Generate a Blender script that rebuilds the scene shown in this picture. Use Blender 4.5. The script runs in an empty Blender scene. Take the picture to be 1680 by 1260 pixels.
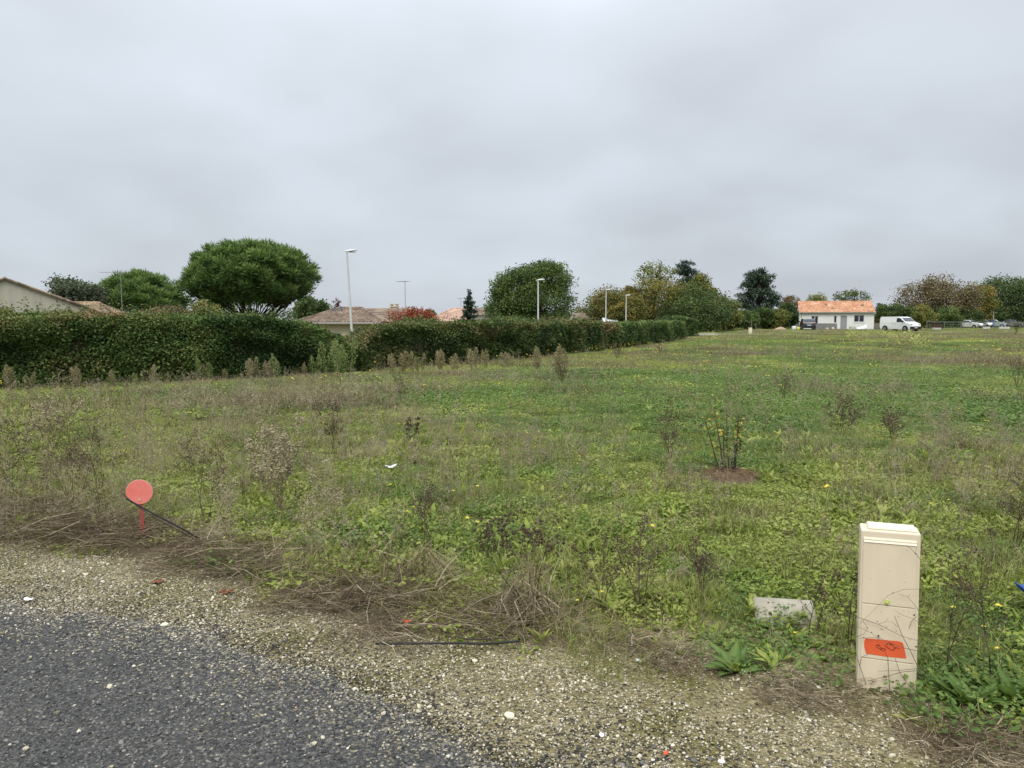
import bpy, bmesh, math, random
import numpy as np
from mathutils import Vector, Matrix

# ------------------------------------------------------------------ camera, sky, sun, exposure
SC = bpy.context.scene
PHOTO_W, PHOTO_H, FPX = 1680.0, 1260.0, 1269.0
EYE = 1.60
PITCH = math.radians(4.8)

cam_d = bpy.data.cameras.new('camera')
cam = bpy.data.objects.new('camera', cam_d)
SC.collection.objects.link(cam)
cam.location = (0, 0, EYE)
cam.rotation_euler = (math.radians(90) - PITCH, 0, 0)
cam_d.sensor_width = 36.0
cam_d.lens = 36.0 * FPX / PHOTO_W
cam_d.clip_start = 0.05
cam_d.clip_end = 3000
SC.camera = cam

SUN_EL, SUN_AZ = math.radians(52), math.radians(200)   # azimuth clockwise from +Y (behind the camera)
W = bpy.data.worlds.new('World')
SC.world = W
W.use_nodes = True
wn, wl = W.node_tree.nodes, W.node_tree.links
wn.clear()
w_out = wn.new('ShaderNodeOutputWorld')
w_bg = wn.new('ShaderNodeBackground')
w_bg.inputs['Strength'].default_value = 0.1
w_sky = wn.new('ShaderNodeTexSky')
w_sky.sky_type = 'NISHITA'
w_sky.sun_disc = False
w_sky.sun_elevation = SUN_EL
w_sky.sun_rotation = SUN_AZ


def wmath(op, a, b=None, clamp=False):
    n = wn.new('ShaderNodeMath')
    n.operation = op
    n.use_clamp = clamp
    for i, s in enumerate((a, b)):
        if s is None:
            continue
        if isinstance(s, (int, float)):
            n.inputs[i].default_value = s
        else:
            wl.new(s, n.inputs[i])
    return n.outputs[0]


w_tc = wn.new('ShaderNodeTexCoord')
w_sep = wn.new('ShaderNodeSeparateXYZ')
wl.new(w_tc.outputs['Generated'], w_sep.inputs[0])
w_z = wmath('MAXIMUM', w_sep.outputs['Z'], 0.0)
w_den = wmath('ADD', w_z, 0.34)                       # cloud deck seen in perspective
w_cx = wmath('DIVIDE', w_sep.outputs['X'], w_den)
w_cy = wmath('DIVIDE', w_sep.outputs['Y'], w_den)
w_comb = wn.new('ShaderNodeCombineXYZ')
wl.new(w_cx, w_comb.inputs[0])
wl.new(w_cy, w_comb.inputs[1])
w_comb.inputs[2].default_value = 3.7


def wnoise(scale, detail, rough, dist):
    n = wn.new('ShaderNodeTexNoise')
    n.inputs['Scale'].default_value = scale
    n.inputs['Detail'].default_value = detail
    n.inputs['Roughness'].default_value = rough
    n.inputs['Distortion'].default_value = dist
    wl.new(w_comb.outputs[0], n.inputs['Vector'])
    return n.outputs['Fac']


w_n1 = wnoise(1.5, 3.0, 0.42, 0.2)
w_n2 = wnoise(3.0, 3.0, 0.5, 0.15)
w_f = wmath('ADD', wmath('MULTIPLY', w_n1, 0.75), wmath('MULTIPLY', w_n2, 0.25))
w_f = wmath('MULTIPLY', wmath('SUBTRACT', w_f, 0.33), 3.0, True)
w_cm = wn.new('ShaderNodeMix')
w_cm.data_type = 'RGBA'
wl.new(w_f, w_cm.inputs['Factor'])
w_cm.inputs['A'].default_value = (0.868, 0.928, 1.015, 1)     # grey lavender underside of the deck
w_cm.inputs['B'].default_value = (1.10, 1.20, 1.315, 1)      # thinner, whiter patches
# overcast luminance: brighter towards the zenith
w_lum = wmath('ADD', wmath('ADD', wmath('MULTIPLY', w_z, 0.02), 0.422),
              wmath('MULTIPLY', wmath('MULTIPLY', w_z, w_z), 1.15))
w_lum = wmath('MULTIPLY', w_lum, 10.0)
w_sc = wn.new('ShaderNodeVectorMath')
w_sc.operation = 'SCALE'
wl.new(w_cm.outputs['Result'], w_sc.inputs[0])
wl.new(w_lum, w_sc.inputs['Scale'])
w_mx = wn.new('ShaderNodeMix')
w_mx.data_type = 'RGBA'
w_mx.inputs['Factor'].default_value = 0.97
wl.new(w_sky.outputs[0], w_mx.inputs['A'])
wl.new(w_sc.outputs[0], w_mx.inputs['B'])
wl.new(w_mx.outputs['Result'], w_bg.inputs['Color'])
wl.new(w_bg.outputs[0], w_out.inputs['Surface'])

sun_d = bpy.data.lights.new('sun', 'SUN')
sun_d.energy = 1.5
sun_d.angle = math.radians(25)
sun_d.color = (1.0, 0.93, 0.80)
sun = bpy.data.objects.new('sun', sun_d)
SC.collection.objects.link(sun)
_sd = Vector((math.sin(SUN_AZ) * math.cos(SUN_EL), math.cos(SUN_AZ) * math.cos(SUN_EL), math.sin(SUN_EL)))
sun.rotation_euler = (-_sd).to_track_quat('-Z', 'Y').to_euler()
sun.location = (0, -10, 30)

SC.view_settings.view_transform = 'Standard'
SC.view_settings.look = 'None'
SC.view_settings.gamma = 1.0
SC.view_settings.use_curve_mapping = False
SC.view_settings.exposure = 0.50
SC.render.engine = 'CYCLES'
SC.cycles.max_bounces = 6
SC.cycles.diffuse_bounces = 4
SC.cycles.transmission_bounces = 4
SC.cycles.glossy_bounces = 2
SC.cycles.use_denoising = True
try:
    SC.cycles.denoiser = 'OPENIMAGEDENOISE'
except Exception:
    pass

# ------------------------------------------------------------------ small maths
rng = np.random.default_rng(7)
random.seed(7)
CP, SP = math.cos(PITCH), math.sin(PITCH)
U = rng.uniform


def smooth(a, b, x):
    t = np.clip((np.asarray(x, float) - a) / (b - a), 0, 1)
    return t * t * (3 - 2 * t)


def _hash(ix, iy, s):
    h = (ix.astype(np.int64) * 374761393 + iy.astype(np.int64) * 668265263 + s * 974634761) & 0x7fffffff
    h = ((h ^ (h >> 13)) * 1274126177) & 0x7fffffff
    h = h ^ (h >> 16)
    return (h & 0xffff) / 65535.0


def vnoise(x, y, s=0):
    x, y = np.asarray(x, float), np.asarray(y, float)
    ix, iy = np.floor(x), np.floor(y)
    fx, fy = x - ix, y - iy
    fx, fy = fx * fx * (3 - 2 * fx), fy * fy * (3 - 2 * fy)
    a, b = _hash(ix, iy, s), _hash(ix + 1, iy, s)
    c, d = _hash(ix, iy + 1, s), _hash(ix + 1, iy + 1, s)
    return (a * (1 - fx) + b * fx) * (1 - fy) + (c * (1 - fx) + d * fx) * fy


def fbm(x, y, s=0, o=3):
    t, a, n = 0.0, 0.5, 0.0
    for i in range(o):
        t = t + a * vnoise(np.asarray(x) * 2 ** i, np.asarray(y) * 2 ** i, s + i * 17)
        n += a
        a *= 0.5
    return t / n


def ray(u, v):
    a, b = (u - PHOTO_W / 2) / FPX, (PHOTO_H / 2 - v) / FPX
    return a, CP + b * SP, -SP + b * CP


def PX(u, v, d):
    """world point seen at photo pixel (u, v) at distance y = d"""
    rx, ry, rz = ray(u, v)
    t = d / ry
    return Vector((rx * t, d, EYE + rz * t))


def G(u, v, z=0.0):
    """ground point (height z) seen at photo pixel"""
    rx, ry, rz = ray(u, v)
    t = (z - EYE) / rz
    return Vector((rx * t, ry * t, z))


# hedge line on the ground and the two edges of the verge
HEDGE = np.array([(-22, 8.6)] + [tuple(G(u, v)[:2]) for u, v in
                  ((0, 640), (250, 630), (420, 622), (590, 611), (760, 599), (940, 582), (1010, 573), (1100, 561.5), (1128, 556.5))])
HEDGE = np.vstack([HEDGE, [HEDGE[-1] + (HEDGE[-1] - HEDGE[-2]) / np.linalg.norm(HEDGE[-1] - HEDGE[-2]) * 220]])


def behind_hedge(x, y):
    """signed distance behind the hedge line (positive on the far side)"""
    x, y = np.asarray(x, float), np.asarray(y, float)
    best = np.full(x.shape, 1e9)
    sign = np.zeros(x.shape)
    for a, b in zip(HEDGE[:-1], HEDGE[1:]):
        d = b - a
        L = d @ d
        t = np.clip(((x - a[0]) * d[0] + (y - a[1]) * d[1]) / L, 0, 1)
        px, py = x - (a[0] + t * d[0]), y - (a[1] + t * d[1])
        dist = np.hypot(px, py)
        sg = np.sign(d[0] * py - d[1] * px)
        m = dist < best
        best = np.where(m, dist, best)
        sign = np.where(m, sg, sign)
    return best * sign


VEG = [tuple(G(u, v)[:2]) for u, v in ((0, 893), (235, 905), (350, 935), (560, 985), (880, 1062), (1120, 1110), (1400, 1152), (1560, 1185), (1680, 1212))]
ASP = [tuple(G(u, v)[:2]) for u, v in ((0, 975), (220, 1005), (450, 1085), (640, 1150), (900, 1262))]


def edge_fn(pts):
    pts = sorted(pts)
    xs, ys = np.array([p[0] for p in pts]), np.array([p[1] for p in pts])
    s0, s1 = (ys[1] - ys[0]) / (xs[1] - xs[0]), (ys[-1] - ys[-2]) / (xs[-1] - xs[-2])

    def f(x):
        x = np.asarray(x, float)
        y = np.interp(x, xs, ys)
        y = np.where(x < xs[0], ys[0] + (x - xs[0]) * -0.45, y)
        return np.where(x > xs[-1], ys[-1] + (x - xs[-1]) * -0.5, y)
    return f


veg_y, asp_y = edge_fn(VEG), edge_fn(ASP)


def ground_z(x, y):
    x, y = np.asarray(x, float), np.asarray(y, float)
    v = y - veg_y(x)
    field = smooth(0.0, 1.2, v)
    z = -0.03 * (1 - field)
    z = z + field * (0.05 * (fbm(x / 3.1, y / 3.1, 3) - 0.5) + 0.03 * (vnoise(x / 0.7, y / 0.7, 9) - 0.3))
    z = z + smooth(10, 60, y) * 0.25 * (fbm(x / 17.0, y / 17.0, 5) - 0.5)
    z = z - 1.3 * smooth(1.2, 14, behind_hedge(x, y))
    return z


def gz(x, y):
    return float(ground_z(np.array([x]), np.array([y]))[0])


def on_ground(u, v):
    p = G(u, v)
    for _ in range(4):
        p = G(u, v, gz(p.x, p.y))
    return p


# ------------------------------------------------------------------ mesh buffer
class MB:
    def __init__(self):
        self.v, self.f, self.t, self.m, self.n = [], [], [], [], 0

    def add(self, V, F, tint=0.5, mat=0):
        V = np.asarray(V, float).reshape(-1, 3)
        if len(V) == 0:
            return
        F = [np.asarray(f, int).reshape(-1, np.asarray(f).shape[-1]) for f in (F if isinstance(F, list) else [F])]
        self.v.append(V)
        for f in F:
            if len(f):
                self.f.append(f + self.n)
                self.m.append(np.full(len(f), mat, int))
        self.t.append(np.broadcast_to(np.asarray(tint, float), (len(V),)).copy())
        self.n += len(V)

    def mesh(self, name, mats, smooth_shade=False):
        me = bpy.data.meshes.new(name)
        V = np.concatenate(self.v)
        me.vertices.add(len(V))
        me.vertices.foreach_set('co', V.ravel().astype(np.float32))
        loops = np.concatenate([f.ravel() for f in self.f])
        tot = np.concatenate([np.full(len(f), f.shape[1]) for f in self.f])
        start = np.concatenate([[0], np.cumsum(tot)[:-1]])
        me.loops.add(len(loops))
        me.loops.foreach_set('vertex_index', loops.astype(np.int32))
        me.polygons.add(len(tot))
        me.polygons.foreach_set('loop_start', start.astype(np.int32))
        mi = np.concatenate(self.m)
        me.polygons.foreach_set('material_index', mi.astype(np.int32))
        me.polygons.foreach_set('use_smooth', np.full(len(tot), smooth_shade))
        at = me.attributes.new('tint', 'FLOAT', 'POINT')
        at.data.foreach_set('value', np.concatenate(self.t).astype(np.float32))
        for m in (mats if isinstance(mats, (list, tuple)) else [mats]):
            me.materials.append(m)
        me.update(calc_edges=True)
        return me

    # -- batches
    def leaves(self, P, L, Wd, yaw, pitch, roll, tint, kind='lance', curl=0.12):
        P = np.asarray(P, float)
        n = len(P)
        if n == 0:
            return
        L, Wd, yaw, pitch, roll = [np.broadcast_to(np.asarray(q, float), (n,)) for q in (L, Wd, yaw, pitch, roll)]
        d = np.stack([np.cos(pitch) * np.cos(yaw), np.cos(pitch) * np.sin(yaw), np.sin(pitch)], 1)
        s = np.stack([-np.sin(yaw), np.cos(yaw), np.zeros(n)], 1)
        nn = np.cross(d, s)
        s2 = s * np.cos(roll)[:, None] + nn * np.sin(roll)[:, None]
        n2 = np.cross(d, s2)
        if kind == 'lance':
            T = np.array([(0, 0, 0), (-.36, .3, .06), (.36, .3, .06), (-.46, .62, .02), (.46, .62, .02), (0, 1, -curl)])
            F = [np.array([(1, 2, 4, 3)]), np.array([(0, 2, 1), (3, 4, 5)])]
        elif kind == 'diamond':
            T = np.array([(0, 0, 0), (.5, .5, .1), (0, 1, -curl), (-.5, .5, .1)])
            F = [np.array([(0, 1, 2), (0, 2, 3)])]
        elif kind == 'quad':
            T = np.array([(-.3, 0, 0), (.3, 0, 0), (.5, .6, .08), (.15, 1, -curl), (-.45, .7, 0.05)])
            F = [np.array([(0, 1, 2, 3, 4)])]
        elif kind == 'blade':
            T = np.array([(-.5, 0, 0), (.5, 0, 0), (-.4, .5, .06), (.4, .5, .06), (0, 1, -curl)])
            F = [np.array([(0, 1, 3, 2)]), np.array([(2, 3, 4)])]
        else:  # needle
            T = np.array([(-.5, 0, 0), (.5, 0, 0), (0, 1, 0)])
            F = [np.array([(0, 1, 2)])]
        k = len(T)
        V = (P[:, None] + T[None, :, 1, None] * (L[:, None] * d)[:, None] + T[None, :, 0, None] * (Wd[:, None] * s2)[:, None]
             + T[None, :, 2, None] * (L[:, None] * n2)[:, None])
        off = (np.arange(n) * k)[:, None, None]
        Fs = [(f[None] + off).reshape(-1, f.shape[1]) for f in F]
        self.add(V.reshape(-1, 3), Fs, np.repeat(np.broadcast_to(np.asarray(tint, float), (n,)), k))

    def sticks(self, A, B, ra, rb, tint=0.5, sides=3, mat=0):
        A, B = np.asarray(A, float).reshape(-1, 3), np.asarray(B, float).reshape(-1, 3)
        n = len(A)
        if n == 0:
            return
        ra, rb = np.broadcast_to(ra, (n,)), np.broadcast_to(rb, (n,))
        d = B - A
        d = d / (np.linalg.norm(d, axis=1, keepdims=True) + 1e-9)
        ref = np.where(np.abs(d[:, 2:3]) < 0.9, np.array([[0, 0, 1.0]]), np.array([[1.0, 0, 0]]))
        x = np.cross(d, ref)
        x /= np.linalg.norm(x, axis=1, keepdims=True) + 1e-9
        y = np.cross(d, x)
        ang = np.arange(sides) * 2 * np.pi / sides
        c, s = np.cos(ang)[None, :, None], np.sin(ang)[None, :, None]
        ring = c * x[:, None] + s * y[:, None]
        V = np.concatenate([A[:, None] + ring * ra[:, None, None], B[:, None] + ring * rb[:, None, None]], 1)
        i = np.arange(sides)
        j = (i + 1) % sides
        F = np.stack([i, j, j + sides, i + sides], 1)
        off = (np.arange(n) * 2 * sides)[:, None, None]
        self.add(V.reshape(-1, 3), (F[None] + off).reshape(-1, 4), np.repeat(np.broadcast_to(np.asarray(tint, float), (n,)), 2 * sides), mat)

    def blobs(self, P, r, tint=0.5, mat=0, flat=1.0):
        P = np.asarray(P, float).reshape(-1, 3)
        n = len(P)
        if n == 0:
            return
        r = np.broadcast_to(np.asarray(r, float), (n,))
        T = np.array([(1, 0, 0), (0, 1, 0), (-1, 0, 0), (0, -1, 0), (0, 0, flat), (0, 0, -flat)], float)
        F = np.array([(0, 1, 4), (1, 2, 4), (2, 3, 4), (3, 0, 4), (1, 0, 5), (2, 1, 5), (3, 2, 5), (0, 3, 5)])
        V = P[:, None] + T[None] * r[:, None, None]
        off = (np.arange(n) * 6)[:, None, None]
        self.add(V.reshape(-1, 3), (F[None] + off).reshape(-1, 3), np.repeat(np.broadcast_to(np.asarray(tint, float), (n,)), 6), mat)

    def box(self, x0, x1, y0, y1, z0, z1, tint=0.5, mat=0):
        V = [(x, y, z) for z in (z0, z1) for y in (y0, y1) for x in (x0, x1)]
        F = [(0, 2, 3, 1), (4, 5, 7, 6), (0, 1, 5, 4), (2, 6, 7, 3), (0, 4, 6, 2), (1, 3, 7, 5)]
        self.add(V, np.array(F), tint, mat)

    def quad(self, pts, tint=0.5, mat=0):
        self.add(pts, np.array([list(range(len(pts)))]), tint, mat)

    def tube(self, pts, r, sides=6, tint=0.5, mat=0, caps=True):
        pts = np.asarray(pts, float)
        m = len(pts)
        r = np.broadcast_to(np.asarray(r, float), (m,))
        tan = np.gradient(pts, axis=0)
        tan /= np.linalg.norm(tan, axis=1, keepdims=True) + 1e-9
        V = []
        ref = np.array([0, 0, 1.0]) if abs(tan[0, 2]) < 0.9 else np.array([1.0, 0, 0])
        ang = np.arange(sides) * 2 * np.pi / sides
        for i in range(m):
            x = np.cross(tan[i], ref)
            x /= np.linalg.norm(x) + 1e-9
            y = np.cross(tan[i], x)
            V.append(pts[i] + r[i] * (np.cos(ang)[:, None] * x + np.sin(ang)[:, None] * y))
        F = []
        for i in range(m - 1):
            for k in range(sides):
                k2 = (k + 1) % sides
                F.append((i * sides + k, i * sides + k2, (i + 1) * sides + k2, (i + 1) * sides + k))
        fs = [np.array(F)]
        if caps:
            fs.append(np.array([list(range(sides))[::-1], [(m - 1) * sides + k for k in range(sides)]]))
        self.add(np.concatenate(V), fs, tint, mat)


COL = SC.collection


def link(name, me, parent=None, loc=None, rotz=None, label=None, cat=None, group=None, kind=None):
    o = bpy.data.objects.new(name, me)
    COL.objects.link(o)
    if parent is not None:
        o.parent = parent
    if loc is not None:
        o.location = loc
    if rotz is not None:
        o.rotation_euler = (0, 0, rotz)
    tag(o, label, cat, group, kind)
    return o


def tag(o, label=None, cat=None, group=None, kind=None):
    if label:
        o['label'] = label
    if cat:
        o['category'] = cat
    if group:
        o['group'] = group
    if kind:
        o['kind'] = kind
    return o


def thing(name, label, cat, loc=(0, 0, 0), rotz=0.0, group=None):
    return link(name, None, None, loc, rotz, label, cat, group)


def part(name, mb, mat, parent, smooth_shade=False):
    return link(name, mb.mesh(name, mat, smooth_shade), parent)


def bm_bevel_mesh(mb, name, mat, width, seg=2, smooth_shade=True):
    me = mb.mesh(name, mat, False)
    bm = bmesh.new()
    bm.from_mesh(me)
    bmesh.ops.remove_doubles(bm, verts=bm.verts, dist=1e-5)
    bmesh.ops.recalc_face_normals(bm, faces=bm.faces)
    bmesh.ops.bevel(bm, geom=[e for e in bm.edges if e.calc_face_angle(0) > 0.3], offset=width, segments=seg, affect='EDGES', profile=0.5)
    for f in bm.faces:
        f.smooth = False
    bm.to_mesh(me)
    bm.free()
    return me


# ------------------------------------------------------------------ materials
def new_mat(name):
    m = bpy.data.materials.new(name)
    m.use_nodes = True
    m.node_tree.nodes.clear()
    return m, m.node_tree.nodes, m.node_tree.links


def ramp(nodes, stops):
    r = nodes.new('ShaderNodeValToRGB')
    e = r.color_ramp.elements
    while len(e) < len(stops):
        e.new(0.5)
    for el, (p, c) in zip(e, stops):
        el.position = p
        el.color = (*c, 1)
    return r


def foliage(name, cols, transl=0.25, rough=0.55, patch=0.0, patch_scale=0.35, inst=0.16, spec=0.3):
    """leaf material: colour by the per-leaf tint, with variation per plant and per patch of ground"""
    m, n, l = new_mat(name)
    out = n.new('ShaderNodeOutputMaterial')
    at = n.new('ShaderNodeAttribute')
    at.attribute_name = 'tint'
    oi = n.new('ShaderNodeObjectInfo')
    a = n.new('ShaderNodeMath')
    a.operation = 'MULTIPLY_ADD'
    l.new(oi.outputs['Random'], a.inputs[0])
    a.inputs[1].default_value = inst * 2
    a.inputs[2].default_value = -inst
    b = n.new('ShaderNodeMath')
    b.operation = 'ADD'
    l.new(at.outputs['Fac'], b.inputs[0])
    l.new(a.outputs[0], b.inputs[1])
    fac = b.outputs[0]
    if patch > 0:
        g = n.new('ShaderNodeNewGeometry')
        no = n.new('ShaderNodeTexNoise')
        no.inputs['Scale'].default_value = patch_scale
        no.inputs['Detail'].default_value = 3
        l.new(g.outputs['Position'], no.inputs['Vector'])
        c = n.new('ShaderNodeMath')
        c.operation = 'MULTIPLY_ADD'
        l.new(no.outputs['Fac'], c.inputs[0])
        c.inputs[1].default_value = patch * 2
        c.inputs[2].default_value = -patch
        d = n.new('ShaderNodeMath')
        d.operation = 'ADD'
        l.new(fac, d.inputs[0])
        l.new(c.outputs[0], d.inputs[1])
        fac = d.outputs[0]
    k = len(cols)
    r = ramp(n, [((i + 0.5) / k if k > 1 else 0.5, c) for i, c in enumerate(cols)])
    l.new(fac, r.inputs[0])
    p = n.new('ShaderNodeBsdfPrincipled')
    p.inputs['Roughness'].default_value = rough
    p.inputs['Specular IOR Level'].default_value = spec
    l.new(r.outputs[0], p.inputs['Base Color'])
    if transl > 0:
        t = n.new('ShaderNodeBsdfTranslucent')
        l.new(r.outputs[0], t.inputs['Color'])
        mx = n.new('ShaderNodeMixShader')
        mx.inputs[0].default_value = transl
        l.new(p.outputs[0], mx.inputs[1])
        l.new(t.outputs[0], mx.inputs[2])
        l.new(mx.outputs[0], out.inputs['Surface'])
    else:
        l.new(p.outputs[0], out.inputs['Surface'])
    return m


def surf(name, c0, c1=None, scale=6.0, rough=0.8, metallic=0.0, bump=0.0, bump_scale=None, spec=0.3, detail=5.0, coat=0.0,
         streak=None):
    """plain surface: two colours mixed by noise, optional bump"""
    m, n, l = new_mat(name)
    out = n.new('ShaderNodeOutputMaterial')
    p = n.new('ShaderNodeBsdfPrincipled')
    p.inputs['Roughness'].default_value = rough
    p.inputs['Metallic'].default_value = metallic
    p.inputs['Specular IOR Level'].default_value = spec
    p.inputs['Coat Weight'].default_value = coat
    tc = n.new('ShaderNodeTexCoord')
    vec = tc.outputs['Object']
    if streak:
        mp = n.new('ShaderNodeMapping')
        mp.inputs['Scale'].default_value = streak
        l.new(vec, mp.inputs['Vector'])
        vec = mp.outputs[0]
    if c1 is None:
        c1 = tuple(min(1, x * 0.82) for x in c0)
    no = n.new('ShaderNodeTexNoise')
    no.inputs['Scale'].default_value = scale
    no.inputs['Detail'].default_value = detail
    no.inputs['Roughness'].default_value = 0.6
    l.new(vec, no.inputs['Vector'])
    r = ramp(n, [(0.32, c0), (0.68, c1)])
    l.new(no.outputs['Fac'], r.inputs[0])
    l.new(r.outputs[0], p.inputs['Base Color'])
    if bump > 0:
        nb = n.new('ShaderNodeTexNoise')
        nb.inputs['Scale'].default_value = bump_scale or scale * 6
        nb.inputs['Detail'].default_value = 6
        l.new(vec, nb.inputs['Vector'])
        bp = n.new('ShaderNodeBump')
        bp.inputs['Strength'].default_value = bump
        bp.inputs['Distance'].default_value = 0.02
        l.new(nb.outputs['Fac'], bp.inputs['Height'])
        l.new(bp.outputs[0], p.inputs['Normal'])
    l.new(p.outputs[0], out.inputs['Surface'])
    return m


def glass_mat(name, col=(0.02, 0.025, 0.03), rough=0.08):
    return surf(name, col, tuple(c * 0.8 for c in col), 2.0, rough, 0, 0, None, 0.6)


def tile_mat(name, cols, sx, sy):
    """clay tiles: each tile course and column gets its own tone"""
    m, n, l = new_mat(name)
    out = n.new('ShaderNodeOutputMaterial')
    p = n.new('ShaderNodeBsdfPrincipled')
    p.inputs['Roughness'].default_value = 0.85
    p.inputs['Specular IOR Level'].default_value = 0.2
    tc = n.new('ShaderNodeTexCoord')
    sp = n.new('ShaderNodeVectorMath')
    sp.operation = 'MULTIPLY'
    sp.inputs[1].default_value = (sx, sy, 0)
    l.new(tc.outputs['Object'], sp.inputs[0])
    fl = n.new('ShaderNodeVectorMath')
    fl.operation = 'FLOOR'
    l.new(sp.outputs[0], fl.inputs[0])
    wn_ = n.new('ShaderNodeTexWhiteNoise')
    wn_.noise_dimensions = '3D'
    l.new(fl.outputs[0], wn_.inputs['Vector'])
    no = n.new('ShaderNodeTexNoise')
    no.inputs['Scale'].default_value = 0.8
    no.inputs['Detail'].default_value = 6
    l.new(tc.outputs['Object'], no.inputs['Vector'])
    mx = n.new('ShaderNodeMath')
    mx.operation = 'MULTIPLY_ADD'
    l.new(wn_.outputs['Value'], mx.inputs[0])
    mx.inputs[1].default_value = 0.45
    l.new(no.outputs['Fac'], mx.inputs[2])
    sb = n.new('ShaderNodeMath')
    sb.operation = 'SUBTRACT'
    l.new(mx.outputs[0], sb.inputs[0])
    sb.inputs[1].default_value = 0.22
    r = ramp(n, [(0.2, cols[0]), (0.5, cols[1]), (0.8, cols[2])])
    l.new(sb.outputs[0], r.inputs[0])
    l.new(r.outputs[0], p.inputs['Base Color'])
    l.new(p.outputs[0], out.inputs['Surface'])
    return m


# ground materials
def soil_mat():
    m, n, l = new_mat('field_soil')
    out = n.new('ShaderNodeOutputMaterial')
    p = n.new('ShaderNodeBsdfPrincipled')
    p.inputs['Roughness'].default_value = 0.95
    p.inputs['Specular IOR Level'].default_value = 0.1
    g = n.new('ShaderNodeNewGeometry')
    n1 = n.new('ShaderNodeTexNoise')
    n1.inputs['Scale'].default_value = 9.0
    n1.inputs['Detail'].default_value = 8
    n1.inputs['Roughness'].default_value = 0.7
    n2 = n.new('ShaderNodeTexNoise')
    n2.inputs['Scale'].default_value = 0.3
    n2.inputs['Detail'].default_value = 4
    for q in (n1, n2):
        l.new(g.outputs['Position'], q.inputs['Vector'])
    r1 = ramp(n, [(0.3, (0.065, 0.075, 0.022)), (0.5, (0.10, 0.115, 0.035)), (0.7, (0.15, 0.135, 0.07))])
    r2 = ramp(n, [(0.35, (0.08, 0.115, 0.026)), (0.65, (0.13, 0.125, 0.05))])
    l.new(n1.outputs['Fac'], r1.inputs[0])
    l.new(n2.outputs['Fac'], r2.inputs[0])
    mx = n.new('ShaderNodeMix')
    mx.data_type = 'RGBA'
    mx.inputs['Factor'].default_value = 0.5
    l.new(r1.outputs[0], mx.inputs['A'])
    l.new(r2.outputs[0], mx.inputs['B'])
    l.new(mx.outputs['Result'], p.inputs['Base Color'])
    bp = n.new('ShaderNodeBump')
    bp.inputs['Strength'].default_value = 0.7
    bp.inputs['Distance'].default_value = 0.05
    l.new(n1.outputs['Fac'], bp.inputs['Height'])
    l.new(bp.outputs[0], p.inputs['Normal'])
    l.new(p.outputs[0], out.inputs['Surface'])
    return m


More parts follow.
